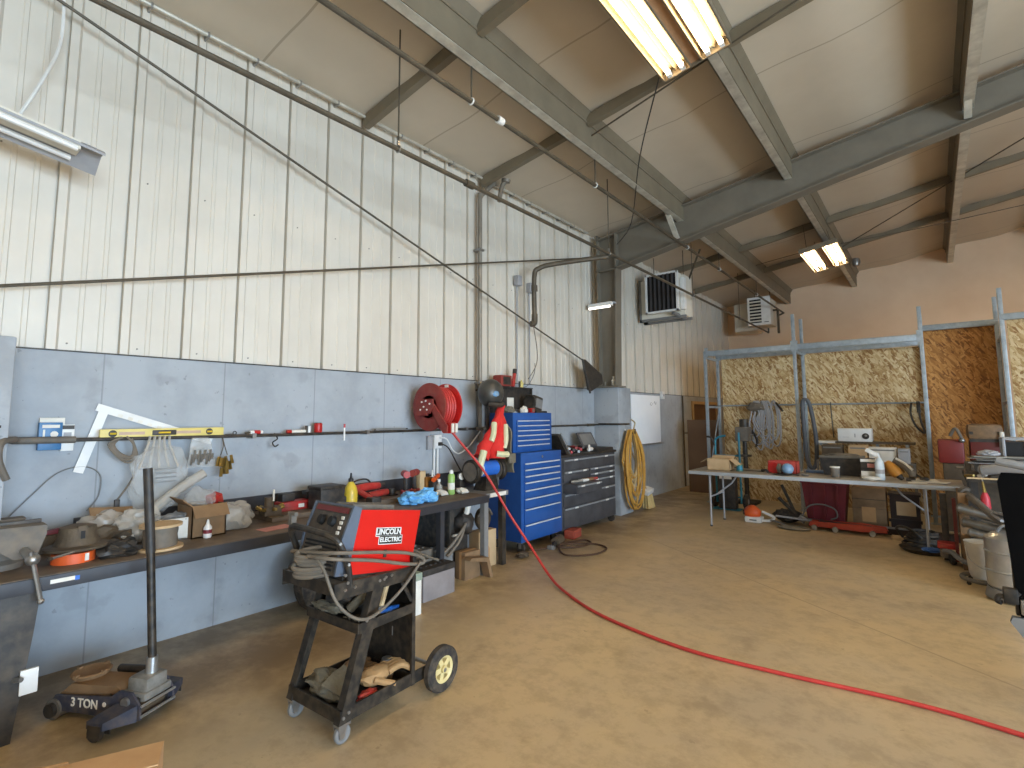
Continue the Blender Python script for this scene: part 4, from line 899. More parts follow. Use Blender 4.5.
t.part('stripe', t.mb().tube([(.56, 4.3, 1.22), (.56, 4.26, 1.12), (.55, 4.24, 1.05)], .04, 8), REFL); t.part('stripe', t.mb().tube([(.6, 4.47, 1.18), (.64, 4.52, 1.17), (.65, 4.6, 1.17)], .035, 8), REFL)
t = T('leather_apron', 'grey leather apron hanging between the vest and the blue chest', 'apron', (.5, 4.76, .95)); t.part('cloth', t.mb().cloth([(.44, 4.78, .95), (.62, 4.76, .95), (.55, 4.76, 1.45), (.45, 4.78, 1.6)], .02, 8, 12, .04, 7, 9), CLOTHG)
t.part('pocket', t.mb().box((.6, 4.66, 1.06), (.63, 4.78, 1.17), bev=.01), CLOTHG)
# ================================================================ welder on its cart (front faces the bench end of the room, -y)
t = T('welding_cart', 'black two shelf welding cart carrying the red welder', 'cart', (1.85, 1.9, 0))
b = t.mb()
b.box((1.60, 1.555, .10), (2.085, 1.565, .165)).box((1.60, 1.56, .10), (1.61, 2.36, .165)).box((2.075, 1.56, .10), (2.085, 2.36, .165)).box((1.60, 2.02, .10), (2.085, 2.03, .165))
t.part('base_rail', b, BLACK); t.part('base_tray', t.mb().box((1.61, 1.565, .105), (2.075, 2.03, .115)), DARKST)
def post(x0, x1):
    b = t.mb(); b.prism([(1.545, .10), (1.615, .10), (1.83, .76), (1.76, .76)], x0, x1, 'yz'); return b
for x0, x1 in ((1.595, 1.605), (2.08, 2.09)):
    p = t.part('front_post', post(x0, x1), BLACK)
    b = t.mb(); xm = x0 if x0 < 1.8 else x1; s_ = -.006 if x0 < 1.8 else .006
    for y, z in ((1.57, .13), (1.6, .145), (1.70, .55), (1.74, .56), (1.78, .73), (1.81, .73)): t.part('bolt', t.mb().cyl((xm, y, z), (xm + s_, y, z), .008, seg=8), STEEL, parent=p)
for xa, xb in ((1.605, 1.65), (2.04, 2.08)): b = t.mb(); b.prism([(1.545, .10), (1.555, .10), (1.77, .76), (1.76, .76)], xa, xb, 'yz'); t.part('post_flange', b, BLACK)
t.part('back_panel', t.mb().box((1.62, 2.03, .12), (2.085, 2.04, .80)), BLACK)
pb = t.part('back_post', t.mb().box((2.075, 2.02, .10), (2.09, 2.045, .80)), BLACK)
for z in (.33, .42): t.part('hook_slot', t.mb().box((1.9, 2.026, z), (1.906, 2.031, z + .05)), STEEL)
b = t.mb().box((1.60, 1.66, .515), (2.085, 2.03, .525)).box((1.60, 1.65, .495), (2.085, 1.66, .545)).box((2.08, 1.66, .495), (2.09, 2.03, .545)).box((1.595, 1.66, .495), (1.605, 2.03, .545)); t.part('middle_tray', b, BLACK)
b = t.mb(); b.prism([(1.50, .765), (2.04, .73), (2.04, .74), (1.50, .775)], 1.60, 2.09, 'yz'); t.part('top_shelf', b, GREYD)
b = t.mb()
for x in (1.595, 2.085): b.prism([(1.5, .70), (2.04, .68), (2.04, .745), (1.5, .78)], x, x + .008, 'yz')
b.prism([(1.497, .72), (1.505, .72), (1.505, .78), (1.497, .78)], 1.6, 2.09, 'yz')
sh = t.part('shelf_side', b, BLACK)
for y in (1.56, 1.62, 1.82, 1.86): t.part('bolt', t.mb().cyl((2.093, y, .74), (2.099, y, .738), .008, seg=8), STEEL, parent=sh)
t.part('shelf_stay', t.mb().tube([(2.08, 2.02, .56), (2.06, 1.97, .66), (2.06, 1.92, .74)], .012, 6, 1), BLACK)
hp_ = [(2.08, 1.6, .74), (2.08, 1.58, .86), (2.075, 1.53, .97), (2.03, 1.505, 1.005), (1.92, 1.495, 1.015), (1.78, 1.495, 1.02), (1.68, 1.5, 1.015), (1.64, 1.52, .97), (1.635, 1.56, .87), (1.635, 1.58, .74)]
hd = t.part('handle', t.mb().tube(hp_, .017, 10), BLACK)
t.part('torch_hook', t.mb().box((1.655, 1.49, 1.02), (1.685, 1.52, 1.075)).box((1.635, 1.495, 1.07), (1.705, 1.515, 1.09)), GREYD)
for p in hp_[1:3]: t.part('bolt', t.mb().cyl(Vector(p) + Vector((.014, -.004, 0)), Vector(p) + Vector((.024, -.006, 0)), .008, seg=8), STEEL, parent=hd)
for y, z in ((1.575, .77), (1.56, .81)): t.part('bolt', t.mb().cyl((2.088, y, z), (2.098, y, z), .008, seg=8), STEEL, parent=hd)
ax = t.part('axle', t.mb().cyl((1.5, 2.225, .125), (2.16, 2.225, .125), .012, seg=10), STEEL)
for x, s_ in ((2.125, 1), (1.555, -1)):
    w_ = t.part('wheel', t.mb().lathe([(.075, -.03), (.115, -.03), (.127, -.018), (.127, .018), (.115, .03), (.075, .03), (.075, -.03)], (x, 2.225, .127), (1, 0, 0), 32), RUBBER)
    b = t.mb(); b.lathe([(.06, -.012), (.078, -.026), (.078, .026), (.06, .016), (.06, -.012)], (x, 2.225, .127), (1, 0, 0), 28); b.cyl((x - .03, 2.225, .127), (x + .034, 2.225, .127), .02, seg=12)
    for k in range(5):
        a = k * 2 * PI / 5 + .4; b.box((x - .008, 2.21, .14), (x + .016, 2.24, .192), rot=None)
        vs = list(b.bm.verts)[-8:]
        for v in vs:
            d = v.co - Vector((x, 2.225, .127)); v.co = Vector((x + d.x, 2.225 + d.y * math.cos(a) - d.z * math.sin(a), .127 + d.y * math.sin(a) + d.z * math.cos(a)))
    t.part('hub', b, K('cream hub %d' % s_, '#d8c48a', .5), parent=w_)
for x in (1.63, 2.06):
    c_ = t.part('caster_fork', t.mb().box((x - .026, 1.55, .085), (x + .026, 1.62, .10)).prism([(1.55, .09), (1.6, .09), (1.585, .03), (1.56, .03)], x - .024, x - .019, 'yz').prism([(1.55, .09), (1.6, .09), (1.585, .03), (1.56, .03)], x + .019, x + .024, 'yz'), STEEL)
    t.part('caster_wheel', t.mb().lathe([(.016, -.014), (.04, -.014), (.045, -.008), (.045, .008), (.04, .014), (.016, .014)], (x, 1.585, .045), (1, 0, 0), 22), GREYP, parent=c_)
# the welder itself, tipped back by 8 degrees
TL = 8.5
t = T('welder', 'bright red boxy wire feed welder strapped with cables on the black cart', 'welder', (1.85, 1.555, .80), (-TL, 0, 0))
b = t.mb()
b.prism([(.045, .0), (.485, .0), (.512, .325), (.075, .325)], .192, .204, 'yz'); t.part('side_panel', b, RED)
b = t.mb(); b.prism([(.045, .0), (.485, .0), (.512, .325), (.075, .325)], -.204, -.192, 'yz'); t.part('side_panel', b, RED)
t.part('casing', t.mb().prism([(.03, 0), (.48, 0), (.505, .305), (.08, .315)], -.192, .192, 'yz'), GREYD)
b = t.mb(); b.prism([(-.03, .0), (.045, .0), (.08, .335), (.03, .345), (-.02, .17)], .19, .206, 'yz'); b.prism([(-.03, .0), (.045, .0), (.08, .335), (.03, .345), (-.02, .17)], -.206, -.19, 'yz'); b.prism([(.03, .345), (.08, .335), (.075, .325), (.03, .335)], -.2, .2, 'yz')
t.part('front_bezel', b, K('bezel grey', '#596270', .5))
fp = t.part('front_panel', t.mb().prism([(-.028, .0), (.04, .0), (.075, .325), (.036, .335), (-.012, .17)], -.19, .19, 'yz'), K('welder face', '#4a443e', .6, 0, '#3a352f', 9., dust=.3))
def onf(u, h):   # on the sloping upper front face, h 0..1 from mid to top
    return Vector((u, -.012 + .048 * h - .003, .17 + .165 * h))
t.part('title_strip', t.mb().box((-.16, .02, .30), (.16, .03, .328), rot=(-16, 0, 0)), K('dark red strip', '#6a2020', .5), parent=fp)
for u in (-.06, .05): p = onf(u, .5); t.part('knob', t.mb().cyl(p, p + Vector((0, -.024, .007)), .028, .024, 16), DARK, parent=fp)
for k in range(4): p = onf(.13, .2 + .15 * k); t.part('button', t.mb().box(p - Vector((.012, .004, .008)), p + Vector((.012, .003, .008))), PAPER, parent=fp)
b = t.mb()
for k in range(7): b.box((-.16, -.032 + .002 * k, .02 + .02 * k), (.16, -.026 + .002 * k, .03 + .02 * k))
t.part('louvre', b, DARK, parent=fp)
t.part('base_skid', t.mb().box((-.2, .02, -.025), (.2, .47, .0)), BLACK)
b = t.mb().box((-.1, .1, .315), (-.07, .4, .345), bev=.006).box((.05, .1, .315), (.08, .4, .345), bev=.006); t.part('top_handle', b, GREYD)
t.part('latch', t.mb().box((.204, .265, .075), (.214, .285, .115), bev=.003), BLACK)
# lettering plate on the red side
lp = t.mb()
lp.box((.204, .195, .185), (.2065, .375, .232), bev=.002).box((.204, .22, .142), (.2065, .39, .19), bev=.002); lo_ = t.part('logo_plate', lp, WHITE)
lp = t.mb().box((.2065, .199, .189), (.2072, .371, .228)).box((.2065, .224, .146), (.2072, .386, .188)); t.part('logo_field', lp, BLACK, parent=lo_)
text('logo_lettering', 'LINCOLN', .042, (.2076, .285, .2085), (0, 1, 0), (0, 0, 1), WHITE, lo_, bold=.0012, sx=1.0)
text('logo_lettering', 'ELECTRIC', .034, (.2076, .305, .167), (0, 1, 0), (0, 0, 1), WHITE, lo_, bold=.001, sx=1.05)
# cables
t = T('torch_cable', 'dusty grey cable coiled before the welder and wrapped round its side', 'cable', (1.85, 1.5, .78))
b = t.mb()
for i in range(6): b.torus((1.86 + .005 * i, 1.535 - .008 * (i % 3), .80 + .021 * i), .105 - .006 * (i % 2), .012, (.2, -.3, .9), 26, 7, (1, .4))
t.part('coil', b, CORDG)
t.part('wrap', t.mb().tube([(1.74, 1.47, .90), (1.95, 1.48, .92), (2.085, 1.54, .925), (2.085, 1.75, .885), (2.085, 1.95, .84), (2.09, 2.07, .79), (2.085, 2.08, .755), (2.085, 1.95, .78), (2.085, 1.72, .85), (2.06, 1.5, .90), (1.9, 1.46, .9)], .0095, 8), CORDG)
t.part('tail', t.mb().tube([(1.95, 1.47, .9), (2.03, 1.47, .84), (2.09, 1.5, .7), (2.11, 1.6, .6), (2.11, 1.72, .58), (2.11, 1.9, .66), (2.1, 2.05, .77)], .008, 8), CORDG)
t.part('torch', t.mb().tube([(1.68, 1.51, .80), (1.78, 1.49, .85), (1.9, 1.48, .9)], .02, 8), BLACK)
t = T('wire_spool_guard', 'dark gloved bundle wedged on the cart between tray and top shelf', 'bundle', (1.8, 1.8, .525)); t.part('bundle', t.mb().blob((1.78, 1.8, .6), (.13, .1, .07), .3, 6, 61, 3, .527), BLACKP)
t.part('tool_roll', t.mb().cyl((1.9, 1.74, .56), (2.0, 1.78, .66), .026, seg=10), CLOTHG)
t = T('wire_brush', 'slim pale handled brush standing in the cart tray', 'brush', (2.0, 1.85, .525)); t.part('handle', t.mb().cyl((2.02, 1.84, .53), (2.03, 1.9, .72), .014, seg=8), WOOD); t.part('bristles', t.mb().box((1.99, 1.82, .526), (2.04, 1.87, .57)), STEEL)
t = T('blue_gloves', 'flat bright blue glove on the cart tray edge', 'glove', (2.03, 1.86, .525)); t.part('glove', t.mb().blob((2.03, 1.9, .537), (.03, .07, .012), .3, 6, 71, 3, .526), BLUEP)
t = T('tray_rag', 'grey rag heaped on the left of the cart middle tray', 'rag', (1.72, 1.72, .525)); t.part('rag', t.mb().blob((1.76, 1.70, .55), (.12, .045, .03), .5, 7, 73, 3, .526), CLOTHG)
t = T('chain_pile', 'small heap of links at the front corner of the cart tray', 'chain', (2.0, 1.68, .525))
b = t.mb()
for k in range(12): b.torus((1.93 + .013 * k, 1.69 + .012 * (k % 3), .535 + .006 * (k % 2)), .012, .004, (k % 2, .5, 1 - k % 2), 12, 5)
t.part('links', b, IRON)
t = T('canvas_bag', 'grimy grey canvas bag on the cart bottom shelf front', 'bag', (1.8, 1.68, .115)); t.part('bag', t.mb().blob((1.82, 1.68, .17), (.15, .085, .065), .35, 6, 81, 4, .117), CLOTHG); t.part('flap', t.mb().cloth([(1.86, 1.6, .2), (2.0, 1.62, .19), (1.98, 1.72, .24), (1.86, 1.74, .26)], .012, 6, 6, .02, 5), CLOTHG)
t = T('leather_glove', 'tan leather welding glove on the cart bottom shelf, fingers to the wheel', 'glove', (2.0, 1.9, .115))
t.part('palm', t.mb().blob((1.97, 1.86, .19), (.06, .1, .045), .2, 5, 83, 3, .117), TAN)
for k, (dx, L) in enumerate(((-.04, .13), (-.012, .15), (.016, .14), (.042, .12))): t.part('finger', t.mb().tube([(1.97 + dx, 1.92, .195), (1.99 + dx, 1.92 + L * .6, .21), (2.02 + dx, 1.92 + L, .185)], .018, 8), TAN)
t.part('thumb', t.mb().tube([(2.02, 1.82, .19), (2.06, 1.86, .175), (2.07, 1.91, .15)], .018, 8), TAN)
t = T('brown_glove', 'second leather glove lying behind on the cart bottom shelf', 'glove', (1.8, 1.92, .115)); t.part('palm', t.mb().blob((1.76, 1.9, .16), (.07, .09, .042), .25, 6, 85, 3, .117), CARDD)
for k in range(4): t.part('finger', t.mb().tube([(1.8, 1.86 + .03 * k, .165), (1.85, 1.865 + .032 * k, .17), (1.89, 1.86 + .034 * k, .15)], .016, 8), CARDD)
t = T('red_rag', 'small red rag on the cart bottom shelf before the tan glove', 'rag', (2.02, 1.74, .115)); t.part('rag', t.mb().blob((2.035, 1.76, .14), (.03, .06, .028), .35, 6, 87, 3, .117), REDT)
t = T('tin_can', 'short dusty can on the cart bottom shelf by the back panel', 'can', (1.9, 1.98, .115)); t.part('can', t.mb().lathe([(.035, 0), (.037, .006), (.037, .09), (.03, .1)], (1.93, 1.98, .117), seg=18), CARDD); t.part('lid', t.mb().cyl((1.93, 1.98, .217), (1.93, 1.98, .225), .03, seg=18), STEEL)

# ================================================================ floor jack with tall handle (local x along its length)
t = T('floor_jack', 'slate blue trolley jack with a tall upright black handle', 'floor jack', (.63, .72, 0), (0, 0, 26))
L_, W_ = .62, .21
for y0, y1, nm in ((0, .012, 'near'), (W_ - .012, W_, 'far')):
    b = t.mb(); b.prism([(.0, .055), (.05, .125), (.42, .155), (.47, .19), (.55, .185), (.60, .13), (.61, .06), (.54, .04), (.42, .05), (.06, .05)], y0, y1, 'xz')
    sp_ = t.part('side_plate', b, SLATE)
    if nm == 'near':
        text('plate_lettering', '3 TON', .062, (.25, -.0015, .103), (1, .02, 0), (-.06, 0, 1), PAPER, sp_, bold=.0015, sx=.95)
        t.part('pivot_bolt', t.mb().cyl((.52, -.014, .14), (.52, 0, .14), .024, seg=14), STEEL, parent=sp_); t.part('spot', t.mb().cyl((.38, -.002, .112), (.38, 0, .112), .012, seg=12), PAPER, parent=sp_)
b = t.mb().cyl((.05, -.01, .055), (.05, W_ + .01, .055), .052, seg=24); t.part('front_roller', b, GREYD)
t.part('front_hub', t.mb().cyl((.05, -.03, .055), (.05, -.01, .055), .035, seg=18), DARKST)
for y0, s_ in ((0, -1), (W_, 1)):
    b = t.mb(); b._add([(.46, y0, .13), (.59, y0, .13), (.59, y0, .05), (.46, y0, .05), (.43, y0 + .13 * s_, .105), (.53, y0 + .13 * s_, .105), (.53, y0 + .13 * s_, .07), (.43, y0 + .13 * s_, .07)], [(0, 1, 2, 3), (4, 7, 6, 5), (0, 4, 5, 1), (1, 5, 6, 2), (2, 6, 7, 3), (3, 7, 4, 0)])
    fk = t.part('caster_bracket', b, SLATE)
    yc_ = y0 + .105 * s_
    t.part('caster_fork', t.mb().box((.44, yc_ - .028, .03), (.52, yc_ - .022, .085)).box((.44, yc_ + .022, .03), (.52, yc_ + .028, .085)).box((.44, yc_ - .028, .08), (.52, yc_ + .028, .09)), DARKST, parent=fk)
    t.part('caster_wheel', t.mb().lathe([(.014, -.016), (.036, -.016), (.042, -.01), (.042, .01), (.036, .016), (.014, .016)], (.46, yc_, .042), (0, 1, 0), 22), DARKST, parent=fk)
b = t.mb().prism([(.02, .10), (.12, .175), (.42, .19), (.5, .14), (.4, .09), (.1, .07)], .03, W_ - .03, 'xz'); t.part('lift_arm', b, CARDD)
sd = t.part('saddle', t.mb().lathe([(.04, 0), (.085, .01), (.095, .03), (.085, .036), (.06, .026)], (.12, W_ / 2 + .03, .165), seg=28), CARDD)
for k in range(4): a = PI / 2 * k; t.part('saddle_tooth', t.mb().box((.12 + .085 * math.cos(a) - .01, W_ / 2 + .03 + .085 * math.sin(a) - .01, .185), (.12 + .085 * math.cos(a) + .01, W_ / 2 + .03 + .085 * math.sin(a) + .01, .207)), CARDD, parent=sd)
t.part('cross_tube', t.mb().cyl((.2, W_ + .03, .17), (.46, W_ + .0, .20), .022, seg=12), DARKST)
t.part('hydraulic_unit', t.mb().box((.36, .03, .07), (.58, W_ - .03, .17), bev=.015), GREASE)
for z in (.075, .125): t.part('rear_bar', t.mb().cyl((.612, .004, z), (.612, W_ - .004, z), .007, seg=8), ALU)
t.part('rear_plate', t.mb().box((.565, .01, .05), (.575, W_ - .01, .15)), DARKST)
yk = t.part('handle_yoke', t.mb().box((.46, .05, .15), (.59, W_ - .03, .235), bev=.02).box((.44, .03, .13), (.6, W_ - .015, .17), bev=.01), K('yoke aluminium', '#9b9891', .5, .4, '#77736b', 14.))
HX, HY = .535, .125
t.part('socket', t.mb().cyl((HX, HY, .2), (HX, HY, .315), .03, .026, 16), ALU)
hn = t.part('handle', t.mb().cyl((HX, HY, .3), (HX - .042, HY - .01, .86), .0205, seg=16), BLACK)
t.part('handle_sleeve', t.mb().cyl((HX - .042, HY - .01, .86), (HX - .085, HY - .02, 1.32), .0235, seg=16), BLACKP, parent=hn)
# cardboard box whose flap shows at the bottom edge
CARDB = K('cardboard fresh', '#cda577', .85, 0, '#c0966a', 5.)
t = T('cardboard_box', 'shut cardboard box at the bottom edge of the picture by the jack', 'box', (1.93, .85, 0), (0, 0, -23.5))
t.part('box', t.mb().box((0, -.5, 0), (.4, 0, .295), bev=.003), CARDB)
t.part('flap', t.mb().prism([(.0, .295), (.0, .301), (.2, .322), (.2, .316)], -.5, 0, 'xz'), CARDB); t.part('flap', t.mb().prism([(.4, .295), (.4, .301), (.21, .318), (.21, .312)], -.5, 0, 'xz'), CARDB)
t.part('torn_edge', t.mb().cloth([(-.004, -.5, .25), (-.004, -.3, .26), (.01, -.3, .315), (.01, -.5, .325)], .006, 8, 4, .02, 9, 30), CARD)

# ================================================================ under and beside the bench
def battery(label, x0, y0, w, d, h, z=0, m=BATT, top=BLACKP, group='car batteries on the floor by the bench'):
    t = T('car_battery', label, 'battery', (x0 + w / 2, y0 + d / 2, z), group=group)
    t.part('case', t.mb().box((x0, y0, z), (x0 + w, y0 + d, z + h * .8), bev=.006), m); t.part('lid', t.mb().box((x0 - .004, y0 - .004, z + h * .8), (x0 + w + .004, y0 + d + .004, z + h), bev=.006), top)
    for k in (.2, .8): t.part('terminal', t.mb().cyl((x0 + w * .25, y0 + d * k, z + h), (x0 + w * .25, y0 + d * k, z + h + .022), .012, .01, 10), STEEL)
    b = t.mb()
    for k in range(6): b.cyl((x0 + w * .6, y0 + d * (.12 + .15 * k), z + h), (x0 + w * .6, y0 + d * (.12 + .15 * k), z + h + .008), .014, seg=10)
    t.part('cell_caps', b, top); return t
battery('grey sided car battery on the floor nearest the cart wheel', .70, 3.12, .22, .38, .27)
battery('second dusty battery standing behind the grey sided battery', .42, 3.12, .22, .36, .35, 0, BLACKP, GREYD)
battery('small purple grey battery by the bench leg, farthest of the row', .46, 3.54, .22, .17, .3, 0, GREYP, GREYP)
t = T('battery_lead', 'grey lead draped over the battery tops', 'cable', (.7, 3.2, .27)); t.part('lead', t.mb().tube([(.58, 3.2, .38), (.66, 3.24, .38), (.76, 3.28, .34), (.86, 3.36, .3)], .012, 6), CORDG); t.part('clamp', t.mb().box((.74, 3.22, .29), (.79, 3.34, .315), bev=.006), GREYD)
t = T('white_carton', 'slim white carton standing by the cart right side', 'carton', (1.05, 2.72, 0)); t.part('carton', t.mb().box((.97, 2.83, 0), (1.09, 2.95, .27), bev=.004), PAPER); t.part('lid', t.mb().box((.965, 2.825, .27), (1.095, 2.955, .33), bev=.004), K('lid green grey', '#8f9a88', .6))
t = T('tyre', 'dark tyre standing under the bench behind the cart', 'tyre', (.4, 2.36, 0)); t.part('tread', t.mb().lathe([(.16, -.08), (.24, -.085), (.28, -.05), (.285, 0), (.28, .05), (.24, .085), (.16, .08), (.16, -.08)], (.42, 2.36, .287), (1, .15, 0), 36), RUBBER); t.part('rim', t.mb().lathe([(.03, -.02), (.16, -.05), (.165, .06), (.12, .03), (.03, .02)], (.42, 2.36, .287), (1, .15, 0), 28), GREYD)
t = T('bench_cabinet', 'dark steel cabinet under the right part of the bench', 'cabinet', (.4, 3.9, 0)); t.part('body', t.mb().box((.1, 3.72, 0), (.6, 4.0, .7)), BLACK); t.part('door', t.mb().box((.6, 3.73, .02), (.612, 3.99, .69), bev=.003), DARKST)
t.part('handle', t.mb().box((.612, 3.76, .4), (.63, 3.83, .42), bev=.003), PAPER)
t = T('rubbish_bag', 'black bag bundled under the bench above the brown box', 'bag', (.5, 3.64, .3)); t.part('bag', t.mb().blob((.58, 3.9, .52), (.1, .12, .12), .3, 6, 91, 3), BLACKP)
t.e.location += Vector((.06, 0, 0))
t.part('neck', t.mb().tube([(.62, 3.9, .62), (.64, 3.9, .68), (.63, 3.92, .72)], .03, 8), PAPER)
t = T('cable_loop', 'grey cable looped on the floor stack under the bench end', 'cable', (.7, 3.7, .24)); t.part('loop', t.mb().tube([(.66, 3.56, .26), (.72, 3.66, .36), (.74, 3.8, .5), (.72, 3.84, .52), (.74, 3.74, .38), (.72, 3.6, .26)], .014, 7), CORDG)
t = T('brown_box', 'brown cardboard box low under the bench by the leg', 'box', (.7, 3.85, 0)); t.part('box', t.mb().box((.64, 3.78, 0), (.78, 4.0, .26), bev=.003), CARDD); t.part('tape', t.mb().box((.7, 3.779, .0), (.73, 4.001, .2605)), CARD)
t = T('wooden_board', 'short wooden board leaning on the bench leg', 'board', (.8, 3.96, 0)); t.part('board', t.mb().prism([(3.72, .22), (3.75, .24), (4.0, .2), (4.06, 0), (4.02, 0), (3.97, .16)], .8, .9, 'yz'), CARDD)
t = T('carton', 'tall pale carton standing under the end shelf right of the bench leg', 'box', (.62, 4.26, 0)); t.part('box', t.mb().box((.5, 4.13, 0), (.64, 4.41, .38), bev=.003), CARDL); t.part('stain', t.mb().blob((.641, 4.26, .14), (.001, .05, .09), .4, 6, 95, 2), CARD)
t = T('oil_jug', 'grimy brown jug on top of the pale carton', 'jug', (.6, 4.26, .38)); t.part('body', t.mb().blob((.57, 4.27, .5), (.065, .11, .12), .1, 4, 97, 3, .381), GREASE); t.part('strap', t.mb().tube([(.6, 4.16, .54), (.66, 4.24, .62), (.64, 4.34, .54)], .012, 6), CORDG)

# ================================================================ blue rolling tool chest
t = T('rolling_cabinet', 'tall blue rolling tool cabinet with eight drawers on casters', 'tool cabinet', (.35, 5.27, 0))
X0, X1, Y0, Y1 = .1, .62, 4.87, 5.72
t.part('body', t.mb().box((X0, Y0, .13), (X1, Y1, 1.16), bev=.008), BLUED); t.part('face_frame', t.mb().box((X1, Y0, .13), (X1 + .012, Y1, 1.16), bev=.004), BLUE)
zs = [.155, .33, .51, .63, .73, .82, .895, .97, 1.045, 1.12]
def drawers(t, x, y0, y1, zs, m, tm, th=.014, tr=.012):
    for a, c in zip(zs, zs[1:]):
        d = t.part('drawer', t.mb().box((x, y0, a + .004), (x + th, y1, c - .004), bev=.003), m)
        t.part('handle', t.mb().box((x + th, y0 + .012, c - .004 - tr * 1.3), (x + th + .012, y1 - .012, c - .004), bev=.003), tm, parent=d)
TRIM = K('drawer trim', '#c4c9d0', .4)
drawers(t, X1 + .012, Y0 + .05, Y1 - .05, zs[:-1], BLUE, TRIM)
t.part('lock', t.mb().cyl((X1 + .012, 5.3, 1.1), (X1 + .018, 5.3, 1.1), .016, seg=12), STEEL)
for x in (.16, .56):
    for y in (4.95, 5.64):
        c_ = t.part('caster_fork', t.mb().box((x - .03, y - .03, .11), (x + .03, y + .03, .13)).box((x - .02, y - .024, .05), (x + .02, y - .02, .115)).box((x - .02, y + .02, .05), (x + .02, y + .024, .115)), STEEL)
        t.part('caster_wheel', t.mb().cyl((x, y - .017, .056), (x, y + .017, .056), .056, seg=20), RUBBER, parent=c_)
t = T('top_chest', 'blue six drawer tool chest with its lid open on the rolling cabinet', 'tool chest', (.3, 5.27, 1.16))
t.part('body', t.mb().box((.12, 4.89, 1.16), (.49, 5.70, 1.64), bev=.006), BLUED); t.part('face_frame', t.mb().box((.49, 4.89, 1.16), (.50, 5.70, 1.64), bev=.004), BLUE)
drawers(t, .50, 4.95, 5.64, [1.18, 1.25, 1.31, 1.37, 1.43, 1.49, 1.55], BLUE, TRIM, .012, .01)
ld = t.part('lid', t.mb().box((.13, 4.89, 1.64), (.15, 5.70, 1.98)).box((.15, 4.89, 1.64), (.19, 4.90, 1.98)).box((.15, 5.69, 1.64), (.19, 5.70, 1.98)).box((.15, 4.89, 1.965), (.2, 5.70, 1.98)), BLACKP, label='open black lid')
t.part('lid_sticker', t.mb().box((.15, 4.96, 1.8), (.153, 5.08, 1.92), bev=.002), YELLP, parent=ld); t.part('lid_sticker', t.mb().box((.15, 5.2, 1.7), (.153, 5.34, 1.84), bev=.002), PAPER, parent=ld)
t = T('site_radio', 'small red and black box on top of the open chest lid', 'radio', (.2, 5.05, 1.98)); t.part('body', t.mb().box((.1, 4.98, 1.98), (.24, 5.2, 2.12), bev=.015), REDD); t.part('speaker', t.mb().box((.24, 5.02, 2.0), (.245, 5.16, 2.1)), BLACKP)
t = T('red_flashlight', 'red handled tool standing upright on the chest lid', 'tool', (.2, 5.34, 1.98)); t.part('grip', t.mb().cyl((.17, 5.3, 1.98), (.15, 5.36, 2.16), .024, seg=12), REDT); t.part('head', t.mb().cyl((.15, 5.36, 2.16), (.145, 5.375, 2.22), .028, seg=12), BLACKP)
t = T('yellow_bottle', 'little yellow bottle at the right end of the chest lid', 'bottle', (.2, 5.46, 1.98)); t.part('body', t.mb().lathe([(.025, 0), (.028, .06), (.012, .08), (.01, .1)], (.18, 5.47, 1.98), seg=12), YELLP); t.part('cap', t.mb().cyl((.18, 5.43, 1.98), (.18, 5.43, 2.06), .014, seg=10), BLACK)
solo('antenna', 'thin grey whip rising from behind the chest lid', 'wire', MB((.17, 5.5, 1.98)).tube([(.165, 5.52, 1.98), (.16, 5.66, 2.03), (.14, 5.82, 2.2), (.12, 5.86, 2.34)], .006, 6), GREYP)
t = T('work_lamp', 'dark bulky work lamp on the right of the chest top', 'lamp', (.35, 5.55, 1.64)); t.part('body', t.mb().box((.26, 5.42, 1.66), (.42, 5.62, 1.86), rot=(-12, 0, 0), bev=.02), DARKST); t.part('face', t.mb().box((.42, 5.46, 1.7), (.43, 5.6, 1.82), rot=(-12, 0, 0)), GREYP); t.part('foot', t.mb().box((.22, 5.45, 1.64), (.44, 5.69, 1.665), bev=.006), DARKST); t.part('handle', t.mb().torus((.34, 5.44, 1.78), .09, .014, (0, 1, .1), 22, 7), BLACK)
for i, (x, y, r, m_, lb) in enumerate(((.36, 4.98, (.07, .1, .05), CLOTHG, 'greasy grey rag on the left of the chest top'), (.4, 5.24, (.05, .05, .05), PAPER, 'white crumpled wipe at the middle of the chest top'))):
    t = T('wipe', lb, 'rag', (x, y, 1.64)); t.part('cloth', t.mb().blob((x, y, 1.67), r, .4, 6, 101 + i, 3, 1.641), m_)
t = T('tape_measure', 'red tape measure on the chest top by the dark lamp', 'tape measure', (.42, 5.38, 1.64)); t.part('body', t.mb().box((.38, 5.34, 1.64), (.44, 5.42, 1.7), bev=.012), REDB); t.part('clip', t.mb().box((.44, 5.36, 1.65), (.446, 5.4, 1.69)), STEEL)
t = T('spanner_set', 'pile of steel spanners on the chest top centre', 'spanners', (.3, 5.15, 1.64))
for k in range(5): t.part('spanner', t.mb().box((.26 + .01 * k, 5.04 + .02 * k, 1.645 + .008 * k), (.275 + .01 * k, 5.26 + .02 * k, 1.652 + .008 * k), rot=(0, 0, 14 * k - 28)).torus((.27 + .01 * k, 5.26 + .02 * k, 1.652 + .008 * k), .014, .005, seg=14, rs=5), STEEL)
